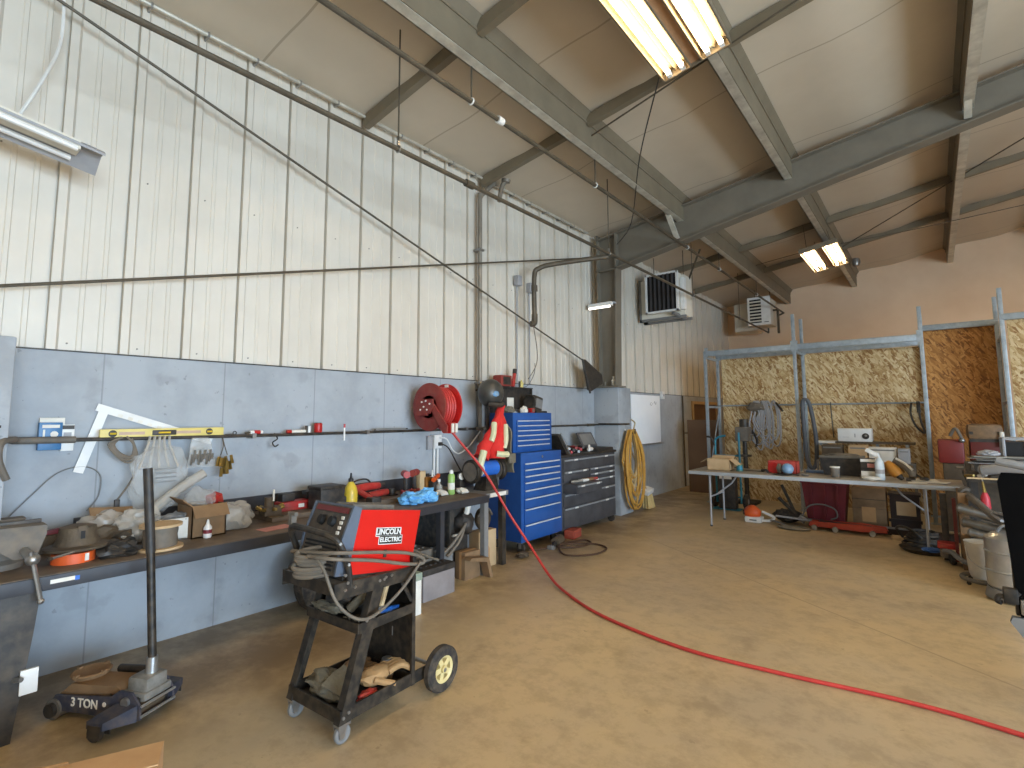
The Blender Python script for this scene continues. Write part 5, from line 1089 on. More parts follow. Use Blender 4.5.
# grey wide tool cabinet with an open drawer
t = T('tool_cabinet', 'long dark grey tool cabinet right of the blue chest', 'tool cabinet', (.3, 6.6, 0))
X1 = .56; t.part('body', t.mb().box((.05, 5.82, .09), (X1, 7.32, 1.04), bev=.01), TOOLG)
t.part('worktop', t.mb().box((.03, 5.80, 1.04), (X1 + .02, 7.34, 1.075), bev=.006), BLACKP)
def dr(y0, y1, z0, z1, out=0.):
    d = t.part('drawer', t.mb().box((X1 + out - (.4 if out else 0), y0, z0), (X1 + .016 + out, y1, z1), bev=.003), TOOLG)
    t.part('handle', t.mb().box((X1 + .016 + out, y0 + .02, z1 - .03), (X1 + .032 + out, y1 - .02, z1 - .008), bev=.003), K('grey trim', '#8e9194', .4), parent=d)
    for q in (.2, .8): t.part('latch', t.mb().box((X1 + .032 + out, y0 + (y1 - y0) * q - .04, z1 - .03), (X1 + .04 + out, y0 + (y1 - y0) * q + .04, z1 - .008), bev=.002), WHITE, parent=d)
dr(5.86, 7.28, .88, 1.02); dr(5.86, 6.5, .72, .86); dr(6.54, 7.28, .80, .86); dr(6.54, 7.28, .72, .785); dr(5.86, 6.52, .58, .70, .2); dr(6.56, 7.28, .58, .70); dr(5.86, 7.28, .40, .56); dr(5.86, 7.28, .13, .38)
for y in (5.9, 7.24):
    c_ = t.part('caster_fork', t.mb().box((.46, y - .03, .06), (.54, y + .03, .09)), DARKST); t.part('caster_wheel', t.mb().cyl((.52, y - .02, .05), (.52, y + .02, .05), .05, seg=18), RUBBER, parent=c_)
    c_ = t.part('caster_fork', t.mb().box((.1, y - .03, .06), (.18, y + .03, .09)), DARKST); t.part('caster_wheel', t.mb().cyl((.14, y - .02, .05), (.14, y + .02, .05), .05, seg=18), RUBBER, parent=c_)
t = T('drawer_clutter', 'white and brown tools heaped in the pulled out grey drawer', 'tools', (.62, 6.3, .7))
for k, (y, m_) in enumerate(((6.05, STEEL), (6.2, WHITE), (6.33, CARDD), (6.44, REDT))): t.part('tool', t.mb().cyl((.6 + .03 * (k % 2), y - .05, .715), (.72, y + .06, .73), .025, .018, 10), m_)
t = T('laptop_case', 'black case with raised lid on the grey cabinet by the pilaster', 'case', (.3, 6.9, 1.075)); t.part('base', t.mb().box((.27, 6.82, 1.075), (.56, 7.28, 1.12), bev=.006), BLACKP); t.part('lid', t.mb().box((.27, 6.84, 1.12), (.29, 7.28, 1.36), rot=(0, -28, 0), piv=(.27, 7, 1.12), bev=.006), TOOLG)
t.part('inner_panel', t.mb().box((.291, 6.88, 1.15), (.293, 7.24, 1.33), rot=(0, -28, 0), piv=(.27, 7, 1.12)), GREYP)
t = T('angle_drill', 'white and steel drill lying on the grey cabinet before the raised lid', 'tool', (.48, 7.05, 1.075)); t.part('body', t.mb().cyl((.53, 6.60, 1.115), (.5, 6.72, 1.115), .03, seg=12), WHITE); t.part('chuck', t.mb().cyl((.5, 6.72, 1.115), (.49, 6.8, 1.115), .018, .01, 10), STEEL); t.part('post', t.mb().cyl((.53, 6.60, 1.1), (.54, 6.59, 1.18), .018, seg=10), WHITE)
for k in range(9):
    y = 6.06 + .062 * k; m_ = (REDT, DARKST, STEEL, REDB, BLACKP, REDT, STEEL, REDB, DARKST)[k]
    nm = ('hammer', 'socket_rail', 'spanner', 'pliers', 'socket_rail', 'screwdriver', 'ratchet', 'screwdriver', 'pliers')[k]
    where = ('leftmost', 'second from left', 'third from left', 'fourth from left', 'middle', 'sixth from left', 'seventh from left', 'eighth from left', 'rightmost')[k]
    t = T(nm, '%s in the heap of hand tools on the grey cabinet, %s' % (nm.replace('_', ' '), where), 'hand tool', (.4, y, 1.075), group='hand tools on the grey cabinet')
    z = 1.095 + .026 * (k % 3); t.part('handle', t.mb().tube([(.5, y - .06, z), (.42, y, z + .01), (.36, y + .02, z + .005)], .02, 8), m_); t.part('head', t.mb().box((.29, y - .005, z - .008), (.36, y + .045, z + .03), bev=.006), STEEL if m_ is not STEEL else DARKST)
t = T('case_cover', 'tilted black lid leaning between the blue chest and grey cabinet', 'panel', (.5, 5.85, 1.075)); t.part('panel', t.mb().prism([(5.76, 1.34), (5.80, 1.36), (6.02, 1.09), (5.97, 1.08)], .2, .56, 'yz'), BLACKP); t.part('rail', t.mb().prism([(5.79, 1.36), (5.81, 1.37), (6.04, 1.09), (6.02, 1.085)], .56, .575, 'yz'), ALU)
t = T('black_pouch', 'black pouch on the wall side behind the tilted lid', 'pouch', (.2, 6.0, 1.075)); t.part('pouch', t.mb().blob((.16, 5.98, 1.18), (.08, .1, .1), .2, 5, 111, 3, 1.077), BLACKP); t.part('strap', t.mb().tube([(.2, 5.92, 1.24), (.24, 5.98, 1.3), (.2, 6.05, 1.24)], .01, 6), BLACK)
# cords on the pilaster
t = T('cord_hank', 'thick hank of yellow and cream extension cords on the pilaster', 'extension cord', (.55, 8.0, .1))
hx = .47; t.part('hook', t.mb().box((.45, 7.96, 1.3), (.6, 8.0, 1.32)).box((.58, 7.96, 1.3), (.6, 8.0, 1.38)), IRON)
b = t.mb(); b2 = t.mb(); rr = random.Random(3)
for i in range(22):
    bot = .06 + .55 * rr.random(); wd = .13 + .2 * rr.random(); x = .5 + .06 * rr.random() + (.03 if i % 2 else 0); yc = 7.93 + .05 * (rr.random() - .5); sk = .15 * (rr.random() - .4)
    pts = [(x, yc - wd * .35, 1.3), (x, yc, 1.36), (x, yc + wd * .35, 1.3), (x + .02, yc + wd + sk * .3, .95), (x + .02, yc + wd * .9 + sk, bot + .25), (x + .03, yc + sk, bot), (x + .02, yc - wd * .9 + sk, bot + .25), (x + .02, yc - wd, .95)]
    (b if i % 2 else b2).tube(pts, .0125, 6, 4, True)
t.part('yellow_cord', b, CORDY); t.part('cream_cord', b2, CORDP)
t.part('plug_tail', t.mb().tube([(.5, 8.05, 1.3), (.5, 8.16, 1.42), (.45, 8.24, 1.5), (.2, 8.3, 1.62), (.04, 8.34, 1.72)], .012, 6), CORDP)
t.part('plug', t.mb().cyl((.03, 8.34, 1.7), (.1, 8.34, 1.62), .025, seg=10), BLACKP)
t = T('wall_lead', 'white lead running down the wall beside the far pilaster', 'cable', (.03, 8.4, 1.5)); t.part('lead', t.mb().tube([(.03, 8.32, 2.03), (.04, 8.32, 1.8), (.05, 8.36, 1.6), (.2, 8.2, 1.42), (.46, 7.9, 1.36)], .012, 6), WHITE)
t.part('socket', t.mb().box((0, 8.28, 1.62), (.05, 8.42, 1.7), bev=.008), BLACKP)
t = T('push_broom', 'upturned straw broom leaning beside the yellow cords', 'broom', (.5, 8.5, 0)); t.part('handle', t.mb().cyl((.25, 8.36, 1.2), (.5, 8.56, .32), .013, seg=8), WOOD); t.part('head', t.mb().box((.44, 8.46, .26), (.58, 8.68, .34), rot=(12, 14, 0), bev=.01), WHITE)
b = t.mb()
for i in range(8):
    for j in range(3): b.cyl((.48 + .03 * j, 8.48 + .026 * i, .27), (.5 + .05 * (j - .5), 8.47 + .034 * i, .015), .011, .013, 5)
t.part('bristles', b, K('straw', '#c8b27c', .9, 0, '#b49c66', 20.))
# on the floor by the blue cabinet
t = T('extension_cord', 'dark extension cord lying in loops on the floor by the blue cabinet', 'extension cord', (.95, 5.6, 0))
t.part('cord', t.mb().tube([(.72, 5.56, .03), (.95, 5.75, .012), (1.0, 6.05, .012), (.86, 6.15, .012), (.8, 5.9, .03), (.82, 5.62, .04), (1.05, 5.4, .012), (1.3, 5.62, .012), (1.28, 5.95, .012), (1.05, 6.05, .012), (.85, 5.8, .03), (.7, 5.5, .012), (.6, 5.3, .012)], .011, 7, 8), K('cord brown', '#4d3524', .7))
t.part('plug', t.mb().box((.72, 5.5, .0), (.8, 5.58, .05), bev=.01), GREYP)
t = T('trouble_light', 'grimy cage light on the floor at the blue cabinet corner', 'lamp', (.72, 5.55, 0)); t.part('cage', t.mb().cyl((.76, 5.42, .065), (.7, 5.62, .065), .055, .06, 14), GREASE); t.part('grip', t.mb().cyl((.76, 5.42, .065), (.79, 5.34, .05), .024, seg=10), BLACKP)
t = T('red_brick', 'small red box on the floor before the grey cabinet', 'box', (.62, 6.0, 0)); t.part('box', t.mb().box((.58, 5.98, 0), (.72, 6.22, .11), rot=(0, 0, 8), bev=.006), K('brick red', '#9c4431', .8)); t.part('lid_line', t.mb().box((.721, 6.0, .07), (.724, 6.2, .075), rot=(0, 0, 8)), MAROON)
t = T('floor_scraps', 'dark oily scraps on the floor in front of the blue cabinet', 'rag', (.72, 4.78, 0)); t.part('scrap', t.mb().blob((.7, 4.8, .03), (.06, .09, .03), .5, 7, 121, 3, .001), GREASE)
# ================================================================ galvanised rack with strand board behind
YF_, YBk = 9.9, 10.62
t = T('pallet_rack', 'tall galvanised rack frames standing before the strand board', 'rack', (3.2, 10.2, 0))
def post_(x, y, z): return t.mb().box((x - .026, y - .026, 0), (x + .026, y + .026, z), bev=.006)
for x, zf, zb_ in ((1.15, 2.80, 2.84), (2.66, 3.32, 3.34), (4.37, 3.22, 3.2), (5.27, 3.36, 3.36)):
    p_ = t.part('upright', post_(x, YF_, zf), GALV); t.part('foot_plate', t.mb().box((x - .06, YF_ - .06, 0), (x + .06, YF_ + .06, .012)), GALV, parent=p_)
    p_ = t.part('upright', post_(x, YBk, zb_), GALV); t.part('foot_plate', t.mb().box((x - .06, YBk - .06, 0), (x + .06, YBk + .06, .012)), GALV, parent=p_)
    for z in (.5, 1.75, 2.68): t.part('tie', t.mb().box((x - .015, YF_, z - .02), (x + .015, YBk, z + .02)), GALV)
    t.part('brace', t.mb().cyl((x, YF_, .5), (x, YBk, 1.75), .012, seg=6), GALV)
for x0, x1 in ((1.15, 2.66), (2.66, 4.37)):
    for y in (YF_, YBk): t.part('beam', t.mb().box((x0 + .035, y - .025, 2.70), (x1 - .035, y + .025, 2.80), bev=.008).box((x0, y - .032, 2.68), (x0 + .05, y + .032, 2.86)).box((x1 - .05, y - .032, 2.68), (x1, y + .032, 2.86)), GALV)
    t.part('rail', t.mb().cyl((x0, YBk - .03, 1.78), (x1, YBk - .03, 1.78), .014, seg=8), GALV)
t.part('beam', t.mb().box((4.37, YBk - .03, 2.93), (5.27, YBk + .03, 3.02), bev=.008), GALV)
t.part('beam', t.mb().box((5.27, YF_ - .03, 2.9), (6.9, YF_ + .03, 2.99), bev=.008), GALV)
p_ = t.part('upright', post_(6.9, YF_, 3.3), GALV)
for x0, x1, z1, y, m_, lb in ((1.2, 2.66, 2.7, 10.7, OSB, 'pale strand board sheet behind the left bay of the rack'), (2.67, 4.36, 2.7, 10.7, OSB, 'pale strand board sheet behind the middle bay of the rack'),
                         (4.38, 5.28, 2.97, 10.7, OSB_SHADE, 'strand board sheet, browned as shade, behind the narrow right bay of the rack'), (5.33, 6.88, 2.92, 10.0, OSB, 'pale strand board sheet right of the last rack post at picture edge')):
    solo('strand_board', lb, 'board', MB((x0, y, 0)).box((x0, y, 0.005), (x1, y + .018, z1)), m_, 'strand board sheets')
solo('door_leaf', 'brown board standing between rack and left wall', 'board', MB((.6, 11.2, 0)).box((.35, 11.0, 0), (1.05, 11.05, 1.5)), BROWND)
# things hanging on the rail
t = T('rope_hank', 'grey hank of straps and cables hanging over the rack rail', 'cables', (2.0, 10.5, 1.0))
b = t.mb(); rr = random.Random(8)
for i in range(14):
    x = 1.78 + .36 * rr.random(); bot = .95 + .4 * rr.random(); w_ = .04 + .06 * rr.random()
    b.tube([(x, 10.5, 1.8), (x + .05, 10.48, 1.84), (x + .05 + w_, 10.46, 1.6), (x + .04 + w_, 10.44, bot + .1), (x + .04, 10.44, bot), (x - w_, 10.45, bot + .2), (x - w_ * .5, 10.47, 1.6)], .013, 6, 5, True)
t.part('cables', b, GREYL); t.part('knot', t.mb().blob((1.85, 10.48, 1.74), (.15, .05, .09), .4, 7, 131, 3), CORDG)
t.part('black_strap', t.mb().tube([(2.2, 10.48, 1.82), (2.28, 10.46, 1.72), (2.32, 10.46, 1.66)], .02, 6), BLACK); t.part('hose', t.mb().tube([(1.72, 10.47, 1.36), (1.8, 10.45, 1.26), (1.86, 10.45, 1.14), (1.84, 10.45, 1.0)], .026, 6), DARKST)
t = T('inner_tube', 'flattened grey inner tube hanging on the second rack upright', 'inner tube', (2.78, 9.8, .75)); t.part('tube', t.mb().tube([(2.76, 9.8, 1.82), (2.82, 9.8, 1.84), (2.87, 9.8, 1.7), (2.92, 9.8, 1.25), (2.91, 9.8, .85), (2.85, 9.8, .72), (2.78, 9.8, .85), (2.76, 9.8, 1.25), (2.75, 9.8, 1.65)], .032, 10, 5, True), K('tube rubber', '#54565a', .6)); t.part('hook', t.mb().cyl((2.8, 9.93, 1.82), (2.8, 9.78, 1.82), .01, seg=8), STEEL)
t = T('ratchet_strap', 'dark strap looped over the rail beside the third rack upright', 'strap', (4.25, 10.5, 1.3)); t.part('strap', t.mb().tube([(4.18, 10.5, 1.78), (4.16, 10.5, 1.6), (4.22, 10.5, 1.4), (4.32, 10.5, 1.3), (4.28, 10.5, 1.5), (4.26, 10.5, 1.76)], .016, 6), DARKST); t.part('ratchet', t.mb().box((4.24, 10.46, 1.62), (4.29, 10.52, 1.8), bev=.006), BLACK)
t = T('pull_rod', 'thin dark rod hanging on the rail right of the inner tube', 'rod', (3.0, 10.5, 1.2)); t.part('rod', t.mb().cyl((3.08, 10.52, 1.2), (3.06, 10.52, 1.78), .01, seg=8), IRON); t.part('hook', t.mb().torus((3.06, 10.54, 1.79), .022, .006, (1, 0, 0), 14, 6), IRON)

# ================================================================ long folding table
t = T('folding_table', 'long grey folding table on steel legs before the rack', 'table', (3.05, 8.1, 0))
t.part('top', t.mb().box((1.56, 7.72, .745), (4.66, 8.48, .788), bev=.012), TABLE); t.part('rim', t.mb().box((1.555, 7.712, .735), (4.665, 7.725, .782), bev=.004), TABLET)
for x, s_ in ((1.84, 1), (4.30, -1)):
    for y in (7.80, 8.40): lg = t.part('leg', t.mb().cyl((x, y, .74), (x, y, .012), .014, seg=10), GREYL); t.part('foot', t.mb().cyl((x, y, .0), (x, y, .02), .018, seg=10), BLACKP, parent=lg)
    t.part('cross_bar', t.mb().cyl((x, 7.8, .42), (x, 8.4, .42), .012, seg=8), GREYL); t.part('brace', t.mb().tube([(x, 8.1, .42), (x + .22 * s_, 8.1, .6), (x + .32 * s_, 8.1, .745)], .012, 8, 1), GREYL)
t = T('open_carton', 'open cardboard box with spread flaps at the table left end', 'box', (1.93, 8.05, .79)); openbox(t, 1.76, 2.08, 7.95, 8.18, .79, .95, CARDL, (('x-', .12, -30), ('x+', .14, -38), ('y+', .08, 25)), name='box')
t = T('green_spool', 'small green spool on the table right of the open box', 'spool', (2.2, 8.02, .79)); t.part('core', t.mb().lathe([(.05, 0), (.05, .012), (.03, .015), (.03, .07), (.05, .075), (.05, .087)], (2.2, 8.02, .79), seg=18), K('dull green', '#5b8a78', .6)); t.part('thread', t.mb().lathe([(.042, .016), (.044, .04), (.042, .07)], (2.2, 8.02, .79), seg=18), TEAL)
t = T('hand_saw', 'dark hand tool lying flat on the table between box and red tin', 'tool', (2.4, 8.05, .79)); t.part('blade', t.mb().box((2.2, 8.1, .79), (2.5, 8.17, .797), rot=(0, 0, -10)), DARKST); t.part('handle', t.mb().tube([(2.48, 8.08, .81), (2.54, 8.06, .82), (2.58, 8.0, .805)], .016, 8), BLACKP)
t = T('red_carton', 'open red topped carton on the table with a round red end', 'box', (2.75, 8.08, .79)); openbox(t, 2.58, 2.94, 8.02, 8.24, .79, .955, K('carton red', '#b8453a', .6)); t.part('disc', t.mb().cyl((2.66, 8.0, .865), (2.66, 8.019, .865), .075, seg=24), REDB)
t = T('blue_ball', 'blue and grey round float standing before the red carton', 'float', (2.84, 7.9, .79)); t.part('ball', t.mb().ell((2.85, 7.92, .865), (.075, .075, .075), 20), K('float blue', '#6f9ac0', .35, 0, '#8b9aa2', 12.)); t.part('collar', t.mb().torus((2.85, 7.92, .80), .05, .012, seg=22), DARKST)
t = T('grey_bulb', 'grey crumpled filter between the red disc and blue float', 'filter', (2.74, 7.92, .79)); t.part('body', t.mb().blob((2.745, 7.95, .86), (.04, .04, .068), .25, 6, 141, 3, .79), GREYD)
t = T('drip_pan', 'dark shallow pan lying on the table under the blue float', 'pan', (2.8, 7.84, .79)); t.part('pan', t.mb().lathe([(.1, 0), (.12, .01), (.125, .012), (.1, .006)], (2.8, 7.86, .788), seg=26), DARKST); t.part('handle', t.mb().cyl((2.92, 7.86, .796), (3.0, 7.85, .796), .007, seg=8), DARKST)
t = T('bearing_ring', 'small steel ring on the table right of the pan', 'ring', (3.06, 7.9, .79)); t.part('outer', t.mb().torus((3.06, 7.9, .805), .035, .014, seg=22), STEEL); t.part('inner', t.mb().cyl((3.06, 7.9, .79), (3.06, 7.9, .815), .02, seg=14), BRASS)
t = T('valve_cover', 'long blue tinted steel bar lying at the back of the table', 'bar', (3.3, 8.3, .79)); t.part('bar', t.mb().box((3.0, 8.32, .79), (3.34, 8.4, .83), bev=.008), K('bar blue', '#5d7594', .45, .3)); t.part('end', t.mb().cyl((2.97, 8.36, .81), (3.0, 8.36, .81), .03, seg=12), STEEL)
t = T('paint_can', 'small lidded can on the front of the table', 'can', (3.4, 7.94, .79)); t.part('can', t.mb().lathe([(.045, 0), (.052, .01), (.055, .12)], (3.4, 7.94, .79), seg=22), GREYD); t.part('lid', t.mb().lathe([(.058, .12), (.058, .135), (.05, .138)], (3.4, 7.94, .79), seg=22), PAPER)
t = T('parts_bin', 'wide black plastic bin at the back of the table', 'bin', (3.5, 8.3, .79)); b = t.mb(); b.frustum((3.24, 8.2), (3.64, 8.44), (3.2, 8.18), (3.68, 8.46), .79, 1.02); t.part('bin', b, BLACKP); t.part('rim', t.mb().box((3.19, 8.17, 1.02), (3.69, 8.47, 1.045), bev=.006), K('bin rim', '#6d675c', .6)); t.part('scraps', t.mb().blob((3.44, 8.32, 1.045), (.2, .11, .03), .4, 9, 151, 3, 1.04), GREYD)
t = T('filter_box', 'white and black carton standing on the table, lower of two', 'box', (3.76, 8.05, .79)); t.part('box', t.mb().box((3.68, 7.98, .79), (3.83, 8.12, .90), bev=.003), PAPER); t.part('band', t.mb().box((3.679, 7.979, .885), (3.831, 8.121, .9005)), BLACKP)
t = T('filter_box', 'black and white carton stacked on the lower white carton', 'box', (3.76, 8.05, .90)); t.part('box', t.mb().box((3.68, 7.98, .902), (3.83, 8.12, 1.04), bev=.003), BLACKP); t.part('band', t.mb().box((3.679, 7.979, 1.0), (3.831, 8.121, 1.035)), PAPER); t.part('label', t.mb().box((3.75, 7.977, .93), (3.83, 7.9795, .98)), PINK)
t = T('spray_bottle', 'tall white spray bottle with trigger on the table front', 'bottle', (3.88, 7.92, .79)); t.part('body', t.mb().lathe([(.045, 0), (.05, .01), (.05, .2), (.03, .25), (.018, .27)], (3.88, 7.92, .79), seg=20), K('bottle white', '#d6e2e8', .4)); t.part('trigger_head', t.mb().box((3.74, 7.9, 1.1), (3.87, 7.94, 1.15), rot=(0, 32, 0), bev=.01).cyl((3.88, 7.92, 1.05), (3.86, 7.92, 1.12), .02, seg=10), WHITE)
t.part('label', t.mb().lathe([(.0505, .08), (.0505, .13)], (3.88, 7.92, .79), seg=20), GREYL)
t = T('paper_towel', 'white crumpled wipe at the foot of the spray bottle', 'wipe', (3.85, 7.8, .79)); t.part('wipe', t.mb().blob((3.8, 7.86, .81), (.1, .05, .025), .4, 8, 161, 3, .79), PAPER)
t = T('orange_tool', 'orange handled tool lying tilted behind the spray bottle', 'tool', (4.0, 8.08, .79)); t.part('body', t.mb().tube([(3.94, 8.1, 1.0), (4.0, 8.08, .92), (4.06, 8.06, .84)], lambda u: .035 + .03 * math.sin(u * 2.6), 12), K('tool orange', '#c98a36', .5)); t.part('tip', t.mb().cyl((4.06, 8.06, .84), (4.1, 8.05, .80), .04, .02, 12), BLACKP)
t = T('heat_gun', 'grey curved tool lying right of the orange tool', 'tool', (4.15, 8.08, .79)); t.part('body', t.mb().tube([(4.02, 8.12, 1.03), (4.1, 8.1, .98), (4.18, 8.08, .9), (4.2, 8.06, .83)], .04, 12), GREYD); t.part('stripe', t.mb().tube([(4.04, 8.075, 1.05), (4.12, 8.055, 1.0), (4.2, 8.035, .92)], .014, 8), PAPER); t.part('base', t.mb().box((4.13, 8.0, .79), (4.22, 8.12, .82), bev=.008), BLACKP)
for i, (x, y, rz, s_, lb) in enumerate(((4.3, 8.05, 12, .13, 'white paper sheet on the right of the table, uppermost'), (4.42, 7.95, -18, .11, 'white paper sheet at the right table corner, partly under another'), (4.24, 7.86, 5, .09, 'small white paper slip nearest the table front edge'))):
    solo('paper_sheet', lb, 'paper', MB((x, y, .79)).box((x - s_, y - s_ * .7, .79 + .006 * (2 - i)), (x + s_, y + s_ * .7, .793 + .006 * (2 - i)), rot=(1, -2, rz)), PAPER, 'papers on the folding table')
t = T('black_pliers', 'small black tool lying on the white papers', 'tool', (4.33, 7.95, .8)); t.part('jaw', t.mb().blob((4.31, 7.95, .83), (.045, .03, .022), .3, 6, 171, 2), BLACKP)
t.part('grip', t.mb().tube([(4.3, 7.96, .83), (4.24, 8.05, .86), (4.2, 8.12, .89)], .01, 6), BLACKP)
# plank and speaker behind the table
t = T('wall_plank', 'long plank shelf on the rack behind the table', 'shelf', (3.6, 10.2, 1.18)); t.part('plank', t.mb().box((2.86, 10.0, 1.13), (4.2, 10.3, 1.16)), GREASE); t.part('end', t.mb().box((2.86, 9.995, 1.128), (3.16, 10.302, 1.162)), PAPER)
for x in (2.95, 4.1): t.part('bracket', t.mb().box((x - .02, 10.0, 1.09), (x + .02, 10.66, 1.13)), GALV)
t.part('drop', t.mb().box((3.7, 10.1, .0), (3.74, 10.14, 1.13)), GALV)
t = T('white_case', 'white appliance case with one round dark dial on the plank', 'appliance', (3.45, 10.15, 1.23)); t.part('case', t.mb().box((3.2, 10.02, 1.162), (3.66, 10.28, 1.37), bev=.012), WHITE); t.part('dial', t.mb().cyl((3.58, 10.01, 1.25), (3.58, 10.021, 1.25), .048, seg=22), BLACKP); t.part('dial_cap', t.mb().cyl((3.585, 10.0, 1.26), (3.585, 10.01, 1.26), .018, seg=14), STEEL)
t.part('print', t.mb().box((3.43, 10.017, 1.23), (3.445, 10.0195, 1.29)).box((3.27, 10.017, 1.23), (3.36, 10.0195, 1.234)), GREYL)
for i, (x0, x1, z0, z1, y, m_, lb) in enumerate(((3.02, 3.3, .88, 1.12, 9.6, GREASE, 'brown crate behind the black bin, left of the beige carton'), (3.38, 3.62, .88, 1.12, 9.6, CARDL, 'beige carton standing between the brown crate and the white carton'), (3.64, 3.98, .88, 1.1, 9.6, PAPER, 'white carton behind the spray bottle head'), (4.0, 4.14, .88, 1.09, 9.55, GREYL, 'small grey carton at the right behind the heat gun'))):
    t = T('carton', lb, 'box', ((x0 + x1) / 2, y, z0)); t.part('box', t.mb().box((x0, y, z0), (x1, y + .22, z1), bev=.004), m_); t.part('tape', t.mb().box((x0 + .02, y - .001, z1 - .05), (x1 - .02, y, z1 - .03)), GREYP)
t = T('steel_shelf', 'low steel shelf behind the table holding the cartons', 'shelf', (3.6, 9.6, 0)); t.part('board', t.mb().box((2.95, 9.5, .86), (4.2, 9.84, .88)), GREYD)
for x in (2.97, 4.18):
    for y in (9.52, 9.82): t.part('leg', t.mb().box((x - .015, y - .015, 0), (x + .015, y + .015, .86)), GREYD)
# dark figure of a drill press in the left bay
t = T('drill_press', 'dark machine head on a post behind the teal hand truck', 'machine', (1.7, 10.1, 0)); t.part('column', t.mb().cyl((1.72, 10.15, .02), (1.72, 10.15, 1.5), .04, seg=14), DARKST); t.part('foot', t.mb().box((1.55, 10.0, 0), (1.9, 10.35, .05), bev=.008), DARKST); t.part('head', t.mb().box((1.6, 9.96, 1.12), (1.82, 10.3, 1.38), bev=.03), GREYD); t.part('motor', t.mb().cyl((1.72, 10.15, 1.38), (1.72, 10.15, 1.52), .08, seg=18), DARKST); t.part('table_plate', t.mb().lathe([(.13, 0), (.13, .03)], (1.72, 10.05, .85), seg=22), DARKST)
for a in (0, 2.1, 4.2): t.part('feed_lever', t.mb().cyl((1.84, 10.05, 1.24), (1.86, 10.05 + .14 * math.cos(a), 1.24 + .14 * math.sin(a)), .008, seg=6), STEEL)
# teal hand truck
t = T('hand_truck', 'teal two wheeled hand truck standing behind the table left end', 'hand truck', (1.6, 9.4, 0))
b = t.mb().tube([(1.42, 9.42, .1), (1.42, 9.42, 1.05), (1.46, 9.42, 1.2), (1.6, 9.42, 1.24)], .018, 8).tube([(1.82, 9.42, .1), (1.82, 9.42, 1.3)], .018, 8); t.part('frame', b, TEAL)
for z in (.2, .55, .9): t.part('cross_bar', t.mb().cyl((1.42, 9.42, z), (1.82, 9.42, z), .014, seg=8), TEAL)
t.part('toe_plate', t.mb().box((1.4, 9.2, 0.01), (1.84, 9.44, .02)), TEAL)
for x in (1.36, 1.88): w_ = t.part('wheel', t.mb().lathe([(.05, -.03), (.12, -.03), (.13, 0), (.12, .03), (.05, .03)], (x, 9.5, .13), (1, 0, 0), 24), RUBBER); t.part('hub', t.mb().cyl((x - .032, 9.5, .13), (x + .032, 9.5, .13), .045, seg=14), GREYL, parent=w_)
t.part('grip', t.mb().tube([(1.42, 9.42, 1.06), (1.36, 9.4, 1.2), (1.28, 9.4, 1.22)], .018, 8), DARKST)
t = T('black_case', 'black upright case with a white label on the hand truck', 'case', (1.68, 9.3, .02)); t.part('case', t.mb().box((1.5, 9.22, .022), (1.78, 9.39, .72), bev=.02), BLACKP); t.part('label', t.mb().box((1.53, 9.217, .52), (1.73, 9.22, .66), bev=.001), PAPER); t.part('label_print', t.mb().box((1.57, 9.2155, .57), (1.69, 9.217, .62)), PINK)
# ---------------------------------------------------------------- under the table
t = T('storage_bin', 'big maroon plastic bin under the table', 'bin', (3.1, 9.0, 0)); b = t.mb(); b.frustum((2.92, 8.78), (3.36, 9.1), (2.86, 8.74), (3.42, 9.14), .0, .6); t.part('bin', b, MAROON); t.part('lid', t.mb().box((2.84, 8.72, .6), (3.44, 9.16, .635), bev=.01), MAROON)
for x in (2.98, 3.14, 3.3): t.part('rib', t.mb().box((x - .015, 8.735, .02), (x + .015, 8.77, .59), rot=(4, 0, 0)), MAROON)
t = T('carton', 'large brown cardboard box under the table right of the maroon bin', 'box', (3.64, 9.0, 0)); t.part('box', t.mb().box((3.47, 8.8, 0), (3.86, 9.1, .58), bev=.004), CARDD); t.part('seam', t.mb().box((3.47, 8.798, .42), (3.86, 8.8, .43)).box((3.47, 8.798, .3), (3.86, 8.8, .305)), GREASE); t.part('label', t.mb().box((3.58, 8.797, .12), (3.74, 8.8, .32)), CARD)
t = T('cabinet_box', 'dark open box framing a white sheet under the table right', 'box', (4.05, 9.0, 0)); t.part('box', t.mb().box((3.9, 8.85, .0), (4.22, 9.1, .5)), K('dark brown', '#33221c', .6)); t.part('sheet', t.mb().box((3.97, 8.845, .24), (4.18, 8.85, .42)), CARDL); LIPM = K('dark brown lip', '#2a1c17', .6); t.part('lid', t.mb().box((3.88, 8.82, .5), (4.24, 9.12, .53), bev=.004), LIPM); t.part('lower_lip', t.mb().box((3.88, 8.82, .15), (4.24, 8.85, .19)), LIPM)
t = T('low_skid', 'long dark timber lying on the floor under the table boxes', 'timber', (3.6, 8.75, 0)); t.part('timber', t.mb().box((2.98, 8.64, .0), (4.6, 8.74, .09), bev=.004), K('dark timber', '#3a2a1e', .8)); t.part('strip', t.mb().box((2.6, 8.6, .09), (4.2, 8.65, .11)), GREYP)
t = T('shop_jack', 'long low red trolley jack under the table', 'floor jack', (3.4, 8.5, 0)); b = t.mb(); b.prism([(2.98, .05), (3.0, .11), (3.6, .13), (3.86, .11), (3.88, .06), (3.6, .04)], 8.42, 8.44, 'xz'); b.prism([(2.98, .05), (3.0, .11), (3.6, .13), (3.86, .11), (3.88, .06), (3.6, .04)], 8.58, 8.6, 'xz'); t.part('side_plate', b, K('jack red', '#b5432a', .5)); t.part('arm', t.mb().prism([(3.05, .07), (3.1, .12), (3.7, .11), (3.7, .06)], 8.47, 8.55, 'xz'), DARKST); t.part('handle', t.mb().cyl((3.0, 8.51, .1), (2.55, 8.46, .13), .014, seg=8), GREYL)
